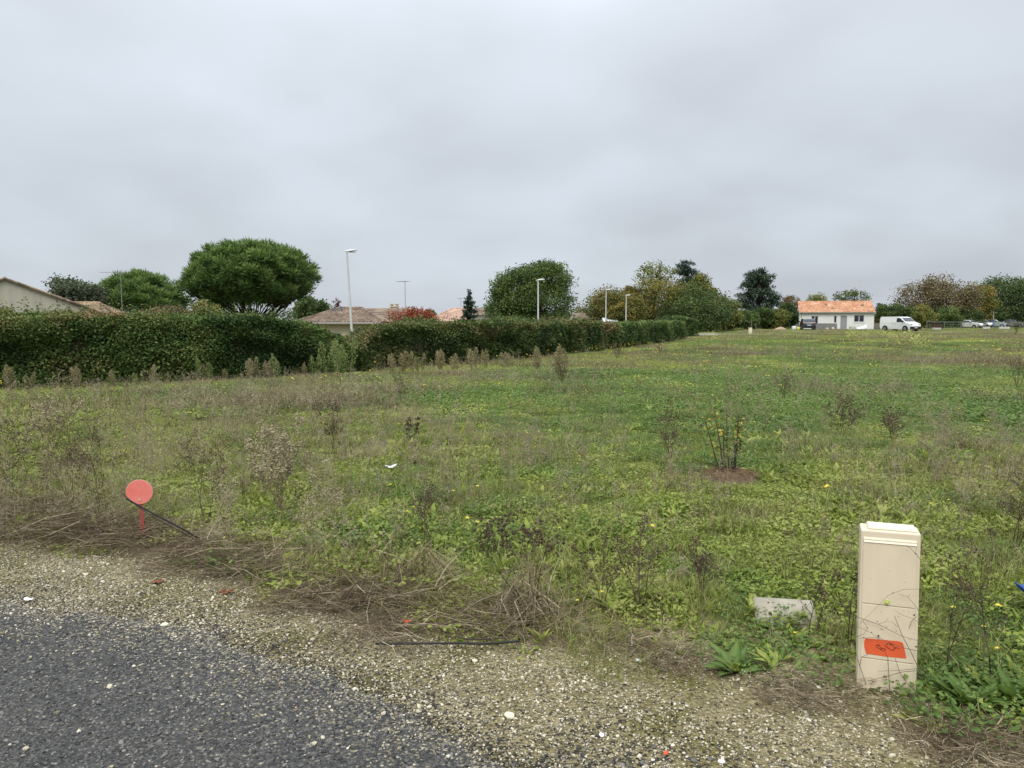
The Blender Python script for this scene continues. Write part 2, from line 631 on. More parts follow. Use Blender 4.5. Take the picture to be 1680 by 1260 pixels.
def stone_ground(name, cell, stops, base_noise, rough=0.85, bump=0.9, dist=0.012, spec=0.3, stops2=None):
    """bed of small chippings: voronoi cells coloured one by one over a noise of dirt and moss"""
    m, n, l = new_mat(name)
    out = n.new('ShaderNodeOutputMaterial')
    p = n.new('ShaderNodeBsdfPrincipled')
    p.inputs['Roughness'].default_value = rough
    p.inputs['Specular IOR Level'].default_value = spec
    g = n.new('ShaderNodeNewGeometry')
    v1 = n.new('ShaderNodeTexVoronoi')
    v1.inputs['Scale'].default_value = cell
    v2 = n.new('ShaderNodeTexVoronoi')
    v2.inputs['Scale'].default_value = cell * 2.3
    no = n.new('ShaderNodeTexNoise')
    no.inputs['Scale'].default_value = 2.2
    no.inputs['Detail'].default_value = 6
    no.inputs['Roughness'].default_value = 0.65
    for q in (v1, v2, no):
        l.new(g.outputs['Position'], q.inputs['Vector'])
    s1 = n.new('ShaderNodeSeparateColor')
    l.new(v1.outputs['Color'], s1.inputs[0])
    s2 = n.new('ShaderNodeSeparateColor')
    l.new(v2.outputs['Color'], s2.inputs[0])
    ad = n.new('ShaderNodeMath')
    ad.operation = 'MULTIPLY_ADD'
    l.new(s2.outputs[0], ad.inputs[0])
    ad.inputs[1].default_value = 0.35
    l.new(s1.outputs[1], ad.inputs[2])
    ad2 = n.new('ShaderNodeMath')
    ad2.operation = 'DIVIDE'
    l.new(ad.outputs[0], ad2.inputs[0])
    ad2.inputs[1].default_value = 1.35
    r = ramp(n, stops)
    l.new(ad2.outputs[0], r.inputs[0])
    stone = r.outputs[0]
    if stops2:      # stray stones of the neighbouring surface, more of them towards the seam (tint)
        r2 = ramp(n, stops2)
        l.new(ad2.outputs[0], r2.inputs[0])
        at = n.new('ShaderNodeAttribute')
        at.attribute_name = 'tint'
        lt = n.new('ShaderNodeMath')
        lt.operation = 'LESS_THAN'
        l.new(s1.outputs[2], lt.inputs[0])
        l.new(at.outputs['Fac'], lt.inputs[1])
        ms = n.new('ShaderNodeMix')
        ms.data_type = 'RGBA'
        l.new(lt.outputs[0], ms.inputs['Factor'])
        l.new(stone, ms.inputs['A'])
        l.new(r2.outputs[0], ms.inputs['B'])
        stone = ms.outputs['Result']
    rb = ramp(n, base_noise)
    l.new(no.outputs['Fac'], rb.inputs[0])
    mx = n.new('ShaderNodeMix')
    mx.data_type = 'RGBA'
    mx.blend_type = 'MULTIPLY'
    mx.inputs['Factor'].default_value = 1.0
    l.new(stone, mx.inputs['A'])
    l.new(rb.outputs[0], mx.inputs['B'])
    l.new(mx.outputs['Result'], p.inputs['Base Color'])
    h = n.new('ShaderNodeMath')
    h.operation = 'MULTIPLY_ADD'
    l.new(v2.outputs['Distance'], h.inputs[0])
    h.inputs[1].default_value = -0.5
    hh = n.new('ShaderNodeMath')
    hh.operation = 'MULTIPLY'
    l.new(v1.outputs['Distance'], hh.inputs[0])
    hh.inputs[1].default_value = -1.0
    l.new(hh.outputs[0], h.inputs[2])
    bp = n.new('ShaderNodeBump')
    bp.inputs['Strength'].default_value = bump
    bp.inputs['Distance'].default_value = dist
    l.new(h.outputs[0], bp.inputs['Height'])
    l.new(bp.outputs[0], p.inputs['Normal'])
    l.new(p.outputs[0], out.inputs['Surface'])
    return m


M = {}
M['soil'] = soil_mat()
ASPH = [(0.0, (0.026, 0.026, 0.025)), (0.45, (0.054, 0.053, 0.050)), (0.8, (0.096, 0.093, 0.086)), (0.97, (0.19, 0.172, 0.14))]
GRAV = [(0.0, (0.125, 0.108, 0.064)), (0.4, (0.235, 0.204, 0.130)), (0.75, (0.345, 0.305, 0.205)), (1.0, (0.47, 0.42, 0.31))]
M['asphalt'] = stone_ground('asphalt', 95.0, ASPH, [(0.3, (0.85, 0.86, 0.88)), (0.7, (1.25, 1.22, 1.18))], 0.75, 1.0, 0.010, 0.35, GRAV)
M['verge'] = stone_ground('verge_gravel', 80.0, GRAV, [(0.34, (0.52, 0.52, 0.24)), (0.5, (0.86, 0.82, 0.64)), (0.68, (1.1, 1.05, 0.92))], 0.9, 1.0, 0.012, 0.2, ASPH)
M['broad'] = foliage('broad_leaf', [(0.100, 0.142, 0.020), (0.208, 0.272, 0.038), (0.300, 0.362, 0.066), (0.39, 0.41, 0.12)], 0.40, 0.5, 0.18, 0.4)
M['lush'] = foliage('lush_leaf', [(0.052, 0.100, 0.020), (0.112, 0.186, 0.038), (0.178, 0.262, 0.058)], 0.36, 0.5, 0.15, 0.5)
M['grass'] = foliage('grass_blade', [(0.135, 0.176, 0.030), (0.240, 0.280, 0.060), (0.340, 0.345, 0.105), (0.43, 0.385, 0.18)], 0.40, 0.6, 0.20, 0.3)
M['dry'] = foliage('dry_stem', [(0.12, 0.096, 0.060), (0.22, 0.182, 0.118), (0.33, 0.28, 0.185), (0.46, 0.40, 0.28)], 0.10, 0.85, 0.10, 0.4, spec=0.1)
M['dark_stem'] = foliage('dark_stem', [(0.065, 0.048, 0.032), (0.16, 0.128, 0.080), (0.27, 0.225, 0.145), (0.42, 0.36, 0.24)], 0.05, 0.85, 0, inst=0.05, spec=0.1)
M['straw'] = foliage('straw', [(0.085, 0.062, 0.038), (0.165, 0.125, 0.078), (0.28, 0.22, 0.142), (0.48, 0.40, 0.275)], 0.08, 0.8, 0.1, 0.9, spec=0.1)
M['plume'] = foliage('plume', [(0.17, 0.155, 0.075), (0.28, 0.25, 0.13), (0.39, 0.335, 0.20)], 0.15, 0.85, 0, spec=0.1)
M['plume_green'] = foliage('plume_green', [(0.13, 0.18, 0.055), (0.21, 0.265, 0.09), (0.30, 0.33, 0.14)], 0.2, 0.8, 0, spec=0.1)
M['petal'] = foliage('yellow_petal', [(0.72, 0.50, 0.02), (0.80, 0.62, 0.05), (0.80, 0.70, 0.16)], 0.2, 0.7, 0)
M['mustard'] = foliage('mustard_petal', [(0.30, 0.34, 0.06), (0.44, 0.46, 0.10), (0.54, 0.53, 0.18)], 0.2, 0.7, 0)
M['pebble'] = foliage('pebble', [(0.12, 0.104, 0.066), (0.215, 0.187, 0.125), (0.325, 0.287, 0.202), (0.44, 0.395, 0.295), (0.60, 0.55, 0.44)], 0.0, 0.85, 0.18, 1.6, 0.42, 0.25)
M['chip'] = foliage('asphalt_chip', [(0.022, 0.022, 0.022), (0.050, 0.050, 0.048), (0.098, 0.096, 0.091), (0.18, 0.172, 0.155)], 0.0, 0.7, 0.1, 1.2, 0.42, 0.4)
M['bark'] = surf('bark', (0.032, 0.024, 0.018), (0.062, 0.048, 0.036), 8, 0.95, bump=0.6)
M['twig'] = surf('hedge_twigs', (0.022, 0.020, 0.012), (0.040, 0.032, 0.018), 5, 0.95)  # stems and core; shade inside the hedge is put into this dark colour

# ------------------------------------------------------------------ ground, verge, road


def grid_sheet(name, xs, ys, zf, mat):
    X, Y = np.meshgrid(xs, ys)
    Z = zf(X.ravel(), Y.ravel())
    V = np.stack([X.ravel(), Y.ravel(), Z], 1)
    nx, ny = len(xs), len(ys)
    i, j = np.meshgrid(np.arange(nx - 1), np.arange(ny - 1))
    a = (j * nx + i).ravel()
    mb = MB()
    mb.add(V, np.stack([a, a + 1, a + nx + 1, a + nx], 1))
    return mb.mesh(name, mat, True)


def spaced(a, b, n, p):
    t = np.linspace(0, 1, n)
    return a + (b - a) * t ** p


xs = np.concatenate([-spaced(8, 900, 70, 2.6)[::-1], np.linspace(-7.8, 7.8, 105), spaced(8, 900, 70, 2.6)])
ys = np.concatenate([np.linspace(-14, -1, 14), np.linspace(0, 16, 130), spaced(16.15, 140, 150, 1.6), spaced(142, 1400, 30, 2.2)])
link('field_ground', grid_sheet('field_ground', xs, ys, ground_z, M['soil']), label='rough overgrown field stretching from the verge to the houses',
     cat='field', kind='structure')


def strip_sheet(name, xa, xb, lo, hi, z, mat, nx=260, ny=14, tint=None, power=1.0):
    x = np.linspace(xa, xb, nx)
    V = []
    for k in range(ny):
        t = 1 - (1 - k / (ny - 1)) ** power
        y = lo(x) * (1 - t) + hi(x) * t
        V.append(np.stack([x, y, np.broadcast_to(z(x, y), x.shape)], 1))
    i, j = np.meshgrid(np.arange(nx - 1), np.arange(ny - 1))
    a = (j * nx + i).ravel()
    V = np.concatenate(V)
    mb = MB()
    mb.add(V, np.stack([a, a + 1, a + nx + 1, a + nx], 1), 0.0 if tint is None else tint(V[:, 0], V[:, 1]))
    return mb.mesh(name, mat, True)


def ragged(f, amp, sc, s):
    return lambda x: f(x) + amp * (fbm(np.asarray(x) * sc, np.asarray(x) * 0 + s, s, 4) - 0.5)


_asp0 = ragged(asp_y, 0.40, 1.3, 4)
asp_edge = ragged(_asp0, 0.22, 7.0, 14)
veg_edge = ragged(veg_y, 0.5, 1.7, 8)
flat_z = lambda x, y: 0.012 * (fbm(np.asarray(x) * 1.5, np.asarray(y) * 1.5, 2) - 0.5)
link('gravel_verge', strip_sheet('gravel_verge', -30, 25, lambda x: asp_y(x) - 2.0, lambda x: veg_y(x) + 0.75,
                                 lambda x, y: flat_z(x, y) + 0.0, M['verge'], 700, 60,
                                 lambda x, y: .75 * np.exp(-np.maximum(y - asp_edge(x), 0) / .28)),
     label='pale gravel verge with moss between the road and the weeds', cat='verge', kind='structure')
link('asphalt_road', strip_sheet('asphalt_road', -30, 25, lambda x: asp_y(x) * 0 - 12, asp_edge, lambda x, y: flat_z(x, y) + 0.012, M['asphalt'], 900, 60,
                                 lambda x, y: 0.34 * np.exp(-np.maximum(asp_edge(x) - y, 0) / .24) + .004, 3.0),
     label='dark grey chipped asphalt road in the near left corner', cat='road', kind='structure')

# ------------------------------------------------------------------ scattering of instances
PROTO = bpy.data.collections.new('prototypes')   # never linked to the scene: only a source of shapes


def scatter(name, protos, P, rot, scl, idx, label, cat):
    """one 'stuff' object: instances of the prototype meshes at points P"""
    c = bpy.data.collections.new(name + '_shapes')
    for i, me in enumerate(protos):
        o = bpy.data.objects.new('%s_shape_%02d' % (name, i), me)
        c.objects.link(o)
    me = bpy.data.meshes.new(name)
    P = np.asarray(P, float)
    me.vertices.add(len(P))
    me.vertices.foreach_set('co', P.ravel().astype(np.float32))
    a = me.attributes.new('rot', 'FLOAT_VECTOR', 'POINT')
    a.data.foreach_set('vector', np.asarray(rot, np.float32).ravel())
    a = me.attributes.new('scl', 'FLOAT_VECTOR', 'POINT')
    a.data.foreach_set('vector', np.asarray(scl, np.float32).ravel())
    a = me.attributes.new('idx', 'INT', 'POINT')
    a.data.foreach_set('value', np.asarray(idx, np.int32))
    me.update()
    o = link(name, me, label=label, cat=cat, kind='stuff')
    ng = bpy.data.node_groups.new(name + '_nodes', 'GeometryNodeTree')
    ng.interface.new_socket('Geometry', in_out='INPUT', socket_type='NodeSocketGeometry')
    ng.interface.new_socket('Geometry', in_out='OUTPUT', socket_type='NodeSocketGeometry')
    n, l = ng.nodes, ng.links
    gi, go = n.new('NodeGroupInput'), n.new('NodeGroupOutput')
    ci = n.new('GeometryNodeCollectionInfo')
    ci.inputs['Collection'].default_value = c
    ci.inputs['Separate Children'].default_value = True
    ci.inputs['Reset Children'].default_value = True
    ip = n.new('GeometryNodeInstanceOnPoints')
    ip.inputs['Pick Instance'].default_value = True

    def attr(nm, dt):
        q = n.new('GeometryNodeInputNamedAttribute')
        q.data_type = dt
        q.inputs['Name'].default_value = nm
        return q.outputs['Attribute']
    l.new(gi.outputs[0], ip.inputs['Points'])
    l.new(ci.outputs[0], ip.inputs['Instance'])
    l.new(attr('idx', 'INT'), ip.inputs['Instance Index'])
    e2r = n.new('FunctionNodeEulerToRotation')
    l.new(attr('rot', 'FLOAT_VECTOR'), e2r.inputs[0])
    l.new(e2r.outputs[0], ip.inputs['Rotation'])
    l.new(attr('scl', 'FLOAT_VECTOR'), ip.inputs['Scale'])
    l.new(ip.outputs[0], go.inputs[0])
    md = o.modifiers.new('scatter', 'NODES')
    md.node_group = ng
    return o


# ---- prototypes of ground cover
def disc_pts(n, r):
    a, q = U(0, 2 * np.pi, n), r * np.sqrt(U(0, 1, n))
    return np.stack([q * np.cos(a), q * np.sin(a)], 1)


def proto_rosette(r, plants, lmin, lmax, wr=0.32, up=(0.1, 0.95), per=(6, 10), mat='broad'):
    mb = MB()
    for c in disc_pts(plants, r):
        k = rng.integers(*per)
        L = U(lmin, lmax) * U(0.7, 1.15, k)
        mb.leaves(np.concatenate([np.tile(c, (k, 1)) + rng.normal(0, .012, (k, 2)), np.zeros((k, 1)) - .005], 1), L, L * wr * U(.7, 1.3, k), U(0, 6.28, k),
                  U(up[0], up[1], k), U(-.5, .5, k), np.clip(U(.25, .75) + rng.normal(0, .14, k), .02, .98), 'lance', 0.22)
    return mb.mesh('rosette_patch', M[mat])


def proto_clover(r, n, size, hmax, mat='lush'):
    mb = MB()
    xy = disc_pts(n, r)
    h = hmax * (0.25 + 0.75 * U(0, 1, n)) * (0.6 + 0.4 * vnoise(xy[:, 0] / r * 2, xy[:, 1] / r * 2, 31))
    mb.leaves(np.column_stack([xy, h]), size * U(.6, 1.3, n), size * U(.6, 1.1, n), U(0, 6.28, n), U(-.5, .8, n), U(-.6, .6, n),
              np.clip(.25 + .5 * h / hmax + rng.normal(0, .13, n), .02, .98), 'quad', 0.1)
    return mb.mesh('clover_patch', M[mat])


def proto_grass(r, n, lmin, lmax, w, mat='grass', lean=0.5):
    mb = MB()
    xy = disc_pts(n, r)
    mb.leaves(np.column_stack([xy, np.zeros(n) - .01]), U(lmin, lmax, n), w * U(.7, 1.4, n), U(0, 6.28, n), 1.5 - np.abs(rng.normal(0, lean, n)), U(-.3, .3, n),
              np.clip(U(.1, .9, n) * .8 + .1 * rng.normal(0, 1, n), .02, .98), 'blade', 0.35)
    return mb.mesh('grass_patch', M[mat])


def grow_weed(h, nb, spread, droop=0.0, sub=2, r0=0.0035, base=0.3, seedr=0.006, seeds=2, stems=1, fan=0.2, rs=rng):
    """dry branching weed: list of stick segments and of seed heads"""
    A, B, RA, RB, S = [], [], [], [], []
    for st in range(stems):
        yaw, tilt = rs.uniform(0, 6.28), abs(rs.normal(0, fan))
        p = np.array([rs.normal(0, .012), rs.normal(0, .012), -0.01])
        d = np.array([math.sin(tilt) * math.cos(yaw), math.sin(tilt) * math.sin(yaw), math.cos(tilt)])
        hh = h * rs.uniform(.75, 1.1)
        nseg = 7
        pts = [p]
        for i in range(nseg):
            d = d + rs.normal(0, .09, 3)
            d[2] = max(d[2], .25)
            d /= np.linalg.norm(d)
            pts.append(pts[-1] + d * hh / nseg)
        for i in range(nseg):
            A.append(pts[i]); B.append(pts[i + 1])
            RA.append(r0 * (1 - .75 * i / nseg)); RB.append(r0 * (1 - .75 * (i + 1) / nseg))
        S.append(pts[-1])
        for k in range(nb):
            t = rs.uniform(base, 1.0)
            i = min(nseg - 1, int(t * nseg))
            f = t * nseg - i
            p0 = pts[i] * (1 - f) + pts[i + 1] * f
            ay = rs.uniform(0, 6.28)
            e = rs.uniform(.35, 1.0)
            bl = spread * hh * (1.15 - t * .7) * rs.uniform(.5, 1.1)
            bd = np.array([math.cos(ay) * math.cos(e), math.sin(ay) * math.cos(e), math.sin(e) - droop])
            m1 = p0 + bd * bl * .55 + rs.normal(0, .012, 3)
            m2 = m1 + (bd + rs.normal(0, .3, 3) + np.array([0, 0, .15 - droop])) * bl * .5
            A += [p0, m1]; B += [m1, m2]
            RA += [r0 * .5, r0 * .4]; RB += [r0 * .4, r0 * .22]
            tips = [m2]
            for q in range(sub):
                s0 = p0 + (m2 - p0) * rs.uniform(.35, .95)
                s1 = s0 + (bd * .5 + rs.normal(0, .6, 3) + np.array([0, 0, .2])) * bl * .35
                A.append(s0); B.append(s1); RA.append(r0 * .32); RB.append(r0 * .2)
                tips.append(s1)
            for tp in tips:
                for q in range(seeds):
                    S.append(tp + rs.normal(0, seedr * 1.3, 3))
    return np.array(A), np.array(B), np.array(RA), np.array(RB), np.array(S)


def weed_mesh(mat='dry', seed_flat=1.0, seedr=0.006, fat=1.0, **kw):
    A, B, RA, RB, S = grow_weed(seedr=seedr, **kw)
    mb = MB()
    t = np.clip(U(.3, .65) + rng.normal(0, .1, len(A)), .02, .98)
    mb.sticks(A, B, RA * fat, RB * fat, t)
    mb.blobs(S, seedr * U(.6, 1.3, len(S)), np.clip(U(.2, .7) + rng.normal(0, .12, len(S)), .02, .98), 0, seed_flat)
    return mb.mesh('dry_weed', M[mat])


def multi(fn, n):
    return [fn() for _ in range(n)]


def proto_weed_patch(r, n, fat, hmin, hmax, mat='dry', seedr=.006):
    mb = MB()
    for c in disc_pts(n, r):
        A, B, RA, RB, S = grow_weed(h=U(hmin, hmax), nb=rng.integers(4, 8), spread=U(.2, .38), sub=2, seedr=seedr, fan=.22, seeds=1)
        o = np.array([c[0], c[1], 0])
        mb.sticks(A + o, B + o, RA * fat, RB * fat, np.clip(U(.25, .7) + rng.normal(0, .1, len(A)), .02, .98))
        mb.blobs(S + o, seedr * U(.6, 1.4, len(S)), np.clip(U(.2, .75) + rng.normal(0, .12, len(S)), .02, .98))
    return mb.mesh('dry_weed_patch', M[mat])


def proto_straw(r, n, lmin, lmax, w, h=0.07):
    mb = MB()
    xy = disc_pts(n, r)
    L = U(lmin, lmax, n)
    yaw = U(0, 6.28, n)
    z = h * U(0, 1, n) ** 1.6
    pit = rng.normal(0, .16, n)
    P0 = np.column_stack([xy, z])
    d = np.column_stack([np.cos(yaw) * np.cos(pit), np.sin(yaw) * np.cos(pit), np.sin(pit)])
    mid = P0 + d * L[:, None] * .5 + np.column_stack([rng.normal(0, .1, (n, 2)) * L[:, None], U(0, .10, n) * L])
    end = P0 + d * L[:, None] + rng.normal(0, .05, (n, 3)) * L[:, None]
    mid[:, 2] = np.maximum(mid[:, 2], .004)
    end[:, 2] = np.maximum(end[:, 2], .003)
    t = np.clip(U(0, 1, n) ** 1.5 * .8 + .06 + .08 * rng.normal(0, 1, n), .02, .98)
    ww = w * U(.6, 1.4, n)
    mb.sticks(P0, mid, ww, ww * .8, t)
    mb.sticks(mid, end, ww * .8, ww * .4, t)
    return mb.mesh('straw_mat', M['straw'])


def proto_flower(mat, rad, stem_h, heads):
    mb = MB()
    for k in range(heads):
        p = np.array([rng.normal(0, .02), rng.normal(0, .02), 0]) * (k > 0)
        top = p + np.array([rng.normal(0, .02), rng.normal(0, .02), stem_h * U(.8, 1.1)])
        mb.sticks([p], [top], .0015, .001, .1, 3, 1)
        n = 10
        mb.leaves(np.tile(top, (n, 1)), rad * U(.8, 1.1, n), rad * .55, np.arange(n) * .628 + U(0, .3), U(.1, .5, n), U(-.2, .2, n), U(.3, .8, n), 'lance')
        mb.blobs([top + np.array([0, 0, rad * .15])], rad * .4, .3, 0, .5)
    return mb.mesh('flower', [M[mat], M['grass']])


def proto_pebble(mat, flat):
    bm = bmesh.new()
    bmesh.ops.create_icosphere(bm, subdivisions=1, radius=1.0)
    V = np.array([v.co[:] for v in bm.verts])
    F = np.array([[v.index for v in f.verts] for f in bm.faces])
    bm.free()
    V = V * U(.72, 1.2, (len(V), 1)) * np.array([U(.8, 1.25), U(.65, 1.0), flat])
    mb = MB()
    mb.add(V, F, .5)
    return mb.mesh('pebble', M[mat])


near = ([proto_rosette(.30, 20, .04, .085) for _ in range(4)]                                  # 0-3 broad leaves
        + [proto_rosette(.30, 11, .07, .14, .26, (.5, 1.3)) for _ in range(3)]                  # 4-6 taller plantain
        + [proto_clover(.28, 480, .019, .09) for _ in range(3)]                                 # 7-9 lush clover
        + [proto_grass(.28, 280, .05, .17, .004) for _ in range(4)]                             # 10-13 grass
        + [proto_grass(.26, 80, .10, .32, .003, 'straw', .5) for _ in range(3)]                 # 14-16 dead grass
        + [weed_mesh(h=U(.25, .6), nb=rng.integers(5, 10), spread=U(.22, .42), sub=2, stems=rng.integers(1, 4), fan=.3, r0=.0020, seedr=.0042) for _ in range(10)]  # 17-26
        + [proto_clover(.28, 420, .023, .07, 'broad') for _ in range(3)])                       # 27-29 yellow-green ground leaves
far = ([proto_rosette(1.0, 190, .05, .115, .32) for _ in range(4)]                              # 0-3
       + [proto_clover(1.0, 2400, .038, .15) for _ in range(3)]                                 # 4-6
       + [proto_grass(1.0, 1900, .07, .22, .007) for _ in range(4)]                             # 7-10
       + [proto_grass(1.0, 800, .14, .42, .0055, 'straw', .42) for _ in range(3)]               # 11-13
       + [proto_weed_patch(.9, 10, 1.5, .28, .66, seedr=.0085) for _ in range(6)]               # 14-19
       + [proto_clover(1.0, 2200, .042, .12, 'broad') for _ in range(3)])                       # 20-22


def wedge(d0, d1, dens, half=0.80):
    """random points in the view wedge between two distances, density dens(d) per square metre"""
    dd = np.linspace(d0, d1, 60)
    lam = dens(dd) * 2 * half * dd
    N = int(float(((lam[1:] + lam[:-1]) * .5 * np.diff(dd)).sum()))
    cdf = np.cumsum(lam)
    cdf = cdf / cdf[-1]
    d = np.interp(U(0, 1, N), cdf, dd)
    a = U(-half, half, N)
    return d * np.sin(a), d * np.cos(a)


LUSH = [(G(960, 668), 3.2, 1.2), (G(1030, 660), 2.6, 1.0), (G(1560, 650), 6, 1.2), (G(1600, 628), 7, 1.0), (G(1440, 575), 9, .9), (G(1300, 563), 9, .8),
        (G(1280, 720), 1.2, .6), (G(1230, 680), 2, .5), (G(600, 716), .7, .9), (G(1600, 1120), .5, 1.0), (G(1230, 1080), .35, .8), (G(60, 648), 3, .8), (G(300, 632), 2.5, .6), (G(1060, 580), 4, .6)]
DRYS = [(G(1290, 640), 3.5, .8), (G(1400, 590), 8, .55), (G(1650, 590), 9, .7), (G(600, 690), 3, .35), (G(330, 680), 3, .35), (G(760, 640), 4, .45),
        (G(60, 790), 1.5, .9), (G(180, 760), 1.2, .6), (G(1480, 740), 2.0, .5), (G(1620, 800), 1.2, .8), (G(820, 740), 1.5, .3), (G(1120, 640), 4, .3)]


def bumps(x, y, L):
    t = np.zeros(np.shape(x))
    for c, r, w in L:
        t = t + w * np.exp(-((x - c.x) ** 2 + ((y - c.y) * 0.8) ** 2) / (r * r))
    return t


def lush_dry(x, y):
    lush = 1.6 * (fbm(x / 2.6, y / 3.4, 11) - .50) + 0.75 * bumps(x, y, LUSH) + .25 * (vnoise(x / .6, y / .6, 12) - .5)
    dry = 2.0 * (fbm(x / 3.2 + 40, y / 4.1, 21) - .44) + bumps(x, y, DRYS) - .6 * bumps(x, y, LUSH) + .5 * (vnoise(x / .8, y / .8, 22) - .5)
    v = y - veg_y(x)
    dry = dry + .6 * (1 - smooth(.2, 1.1, v)) + .20 * smooth(12, 34, y) - .25 * smooth(60, 85, y)
    return lush, dry


def keep_field(x, y, margin=0.0):
    return (y > veg_edge(x) + margin) & (behind_hedge(x, y) < .2) & (y < 128)


def cover(pick_tables, x, y, smin, smax, zs=1.0):
    """choose a prototype for each point from what grows there"""
    lush, dry = lush_dry(x, y)
    n = len(x)
    w = np.zeros((n, 6))
    w[:, 0] = .55 * np.clip(1 - .35 * dry, .1, 1)                       # broad
    w[:, 1] = .07 + .8 * np.clip(lush - .15, 0, 1)                        # lush clover
    w[:, 2] = .48                                                        # grass
    w[:, 3] = .10 + .22 * np.clip(dry, 0, 1)                             # dead grass
    w[:, 4] = .09 + .40 * np.clip(dry, 0, 1.2)                           # dry weeds
    w[:, 5] = .44 * np.clip(1 - .5 * lush, .1, 1)                        # ground leaves
    w[:, 3:5] *= np.clip(1 - .7 * np.clip(lush, 0, 1), .1, 1)[:, None]
    c = np.cumsum(w, 1)
    c = c / c[:, -1:]
    k = (U(0, 1, n)[:, None] > c).sum(1)
    idx = np.zeros(n, int)
    for t, ids in enumerate(pick_tables):
        m = k == t
        idx[m] = rng.choice(ids, m.sum())
    s = U(smin, smax, n) * (.62 + .80 * fbm(x / 1.1, y / 1.3, 71, 2)) * (1 - .30 * smooth(2.5, .3, -behind_hedge(x, y)))
    return idx, s


x, y = wedge(2.6, 18.5, lambda d: np.where(d < 8, 34.0, 34.0 * (8 / d) ** 1.1))
m = keep_field(x, y, 0.05) & (U(0, 1, len(x)) > smooth(12.5, 18.5, np.hypot(x, y)))
mul = G(1197, 782)
m &= np.hypot((x - mul.x) / .42, (y - mul.y + .22) / .62) > 1
cc_, cb_ = G(1290, 1034), G(1455, 1150)
m &= (np.hypot(x - cc_.x, y - cc_.y) > .17) & (np.hypot(x - cb_.x, y - cb_.y) > .22)
# thin out just behind the verge edge so that straw and soil show through
v = y - veg_edge(x)
m &= U(0, 1, len(x)) < (.42 + .58 * smooth(.05, np.where(x > .5, .15, .5), v))
x, y = x[m], y[m]
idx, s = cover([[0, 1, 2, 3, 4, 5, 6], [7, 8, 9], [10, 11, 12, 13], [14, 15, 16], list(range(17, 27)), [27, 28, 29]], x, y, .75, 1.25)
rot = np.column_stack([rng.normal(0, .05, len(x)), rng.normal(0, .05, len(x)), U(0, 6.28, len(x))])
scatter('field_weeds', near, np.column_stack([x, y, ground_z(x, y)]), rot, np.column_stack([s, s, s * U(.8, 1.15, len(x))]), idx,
        'knee-low green weeds, grass and clover filling the near part of the field', 'weeds')

# thin dead stems standing over the green, thicker where it is dry
x, y = wedge(3.0, 19, lambda d: np.where(d < 8, 9.0, 9.0 * (8 / d) ** .8))
lu_, dr_ = lush_dry(x, y)
m = keep_field(x, y, 0.0) & (U(0, 1, len(x)) < np.clip(.30 + .75 * dr_, .10, 1)) & (np.hypot((x - mul.x) / .42, (y - mul.y + .22) / .62) > 1)
m &= (np.hypot(x - cc_.x, y - cc_.y) > .17) & (np.hypot(x - cb_.x, y - cb_.y) > .22)
x, y = x[m], y[m]
s = U(.6, 1.25, len(x))
scatter('dead_stems', near[17:27], np.column_stack([x, y, ground_z(x, y)]), np.column_stack([rng.normal(0, .14, len(x)), rng.normal(0, .14, len(x)), U(0, 6.28, len(x))]),
        np.column_stack([s, s, s]), rng.integers(0, 10, len(x)), 'thin grey brown dead stems standing among the green weeds', 'stems')

x, y = wedge(10.5, 128, lambda d: np.where(d < 30, 5.2, 5.2 * (30 / d) ** 1.05), 0.78)
m = keep_field(x, y) & (U(0, 1, len(x)) < smooth(10.5, 17, np.hypot(x, y)))
x, y = x[m], y[m]
idx, s = cover([[0, 1, 2, 3], [4, 5, 6], [7, 8, 9, 10], [11, 12, 13], [14, 15, 16, 17, 18, 19], [20, 21, 22]], x, y, .75, 1.15)
s = s * (1 + .5 * smooth(30, 100, y))
rot = np.column_stack([np.zeros(len(x)), np.zeros(len(x)), U(0, 6.28, len(x))])
scatter('meadow_growth', far, np.column_stack([x, y, ground_z(x, y)]), rot, np.column_stack([s, s, s * U(.5, .85, len(x)) * (1 - .55 * smooth(55, 95, y))]), idx,
        'mixed green and brown meadow growth covering the middle and far field', 'meadow')

# grass behind the hedge and round the far houses
x, y = U(-60, 90, 5200), U(18, 175, 5200)
m = (behind_hedge(x, y) > 1.5) | (y > 126)
x, y = x[m], y[m]
s = U(1.1, 1.9, len(x))
scatter('garden_grass', far[7:11] + far[0:2], np.column_stack([x, y, ground_z(x, y)]), np.column_stack([x * 0, x * 0, U(0, 6.28, len(x))]),
        np.column_stack([s, s, s * .7]), rng.integers(0, 6, len(x)), 'green grass of the gardens behind the hedge', 'grass')

# yellow flower heads dotted over the field
fl = [proto_flower('petal', .014, U(.10, .2), 1) for _ in range(3)] + [proto_flower('petal', .017, U(.12, .2), 2) for _ in range(2)]
x, y = wedge(4, 60, lambda d: np.where(d < 14, 3.4, 3.4 * (14 / d) ** .2))
m = keep_field(x, y, .2) & (np.hypot(x - cc_.x, y - cc_.y) > .45) & (U(0, 1, len(x)) < np.clip(2.4 * (fbm(x / 3, y / 3, 41) - .3), .05, 1))
x, y = x[m], y[m]
s = U(.7, 1.2, len(x)) * (1 + 1.1 * smooth(8, 35, y))
scatter('yellow_flower_heads', fl, np.column_stack([x, y, ground_z(x, y) + .05 + .05 * smooth(10, 30, y)]), np.column_stack([rng.normal(0, .2, len(x)), rng.normal(0, .2, len(x)), U(0, 6.28, len(x))]),
        np.column_stack([s, s, s]), np.where(U(0, 1, len(x)) < .8, rng.integers(0, 3, len(x)), 3 + rng.integers(0, 2, len(x))),
        'small yellow flower heads sprinkled over the field', 'flowers')
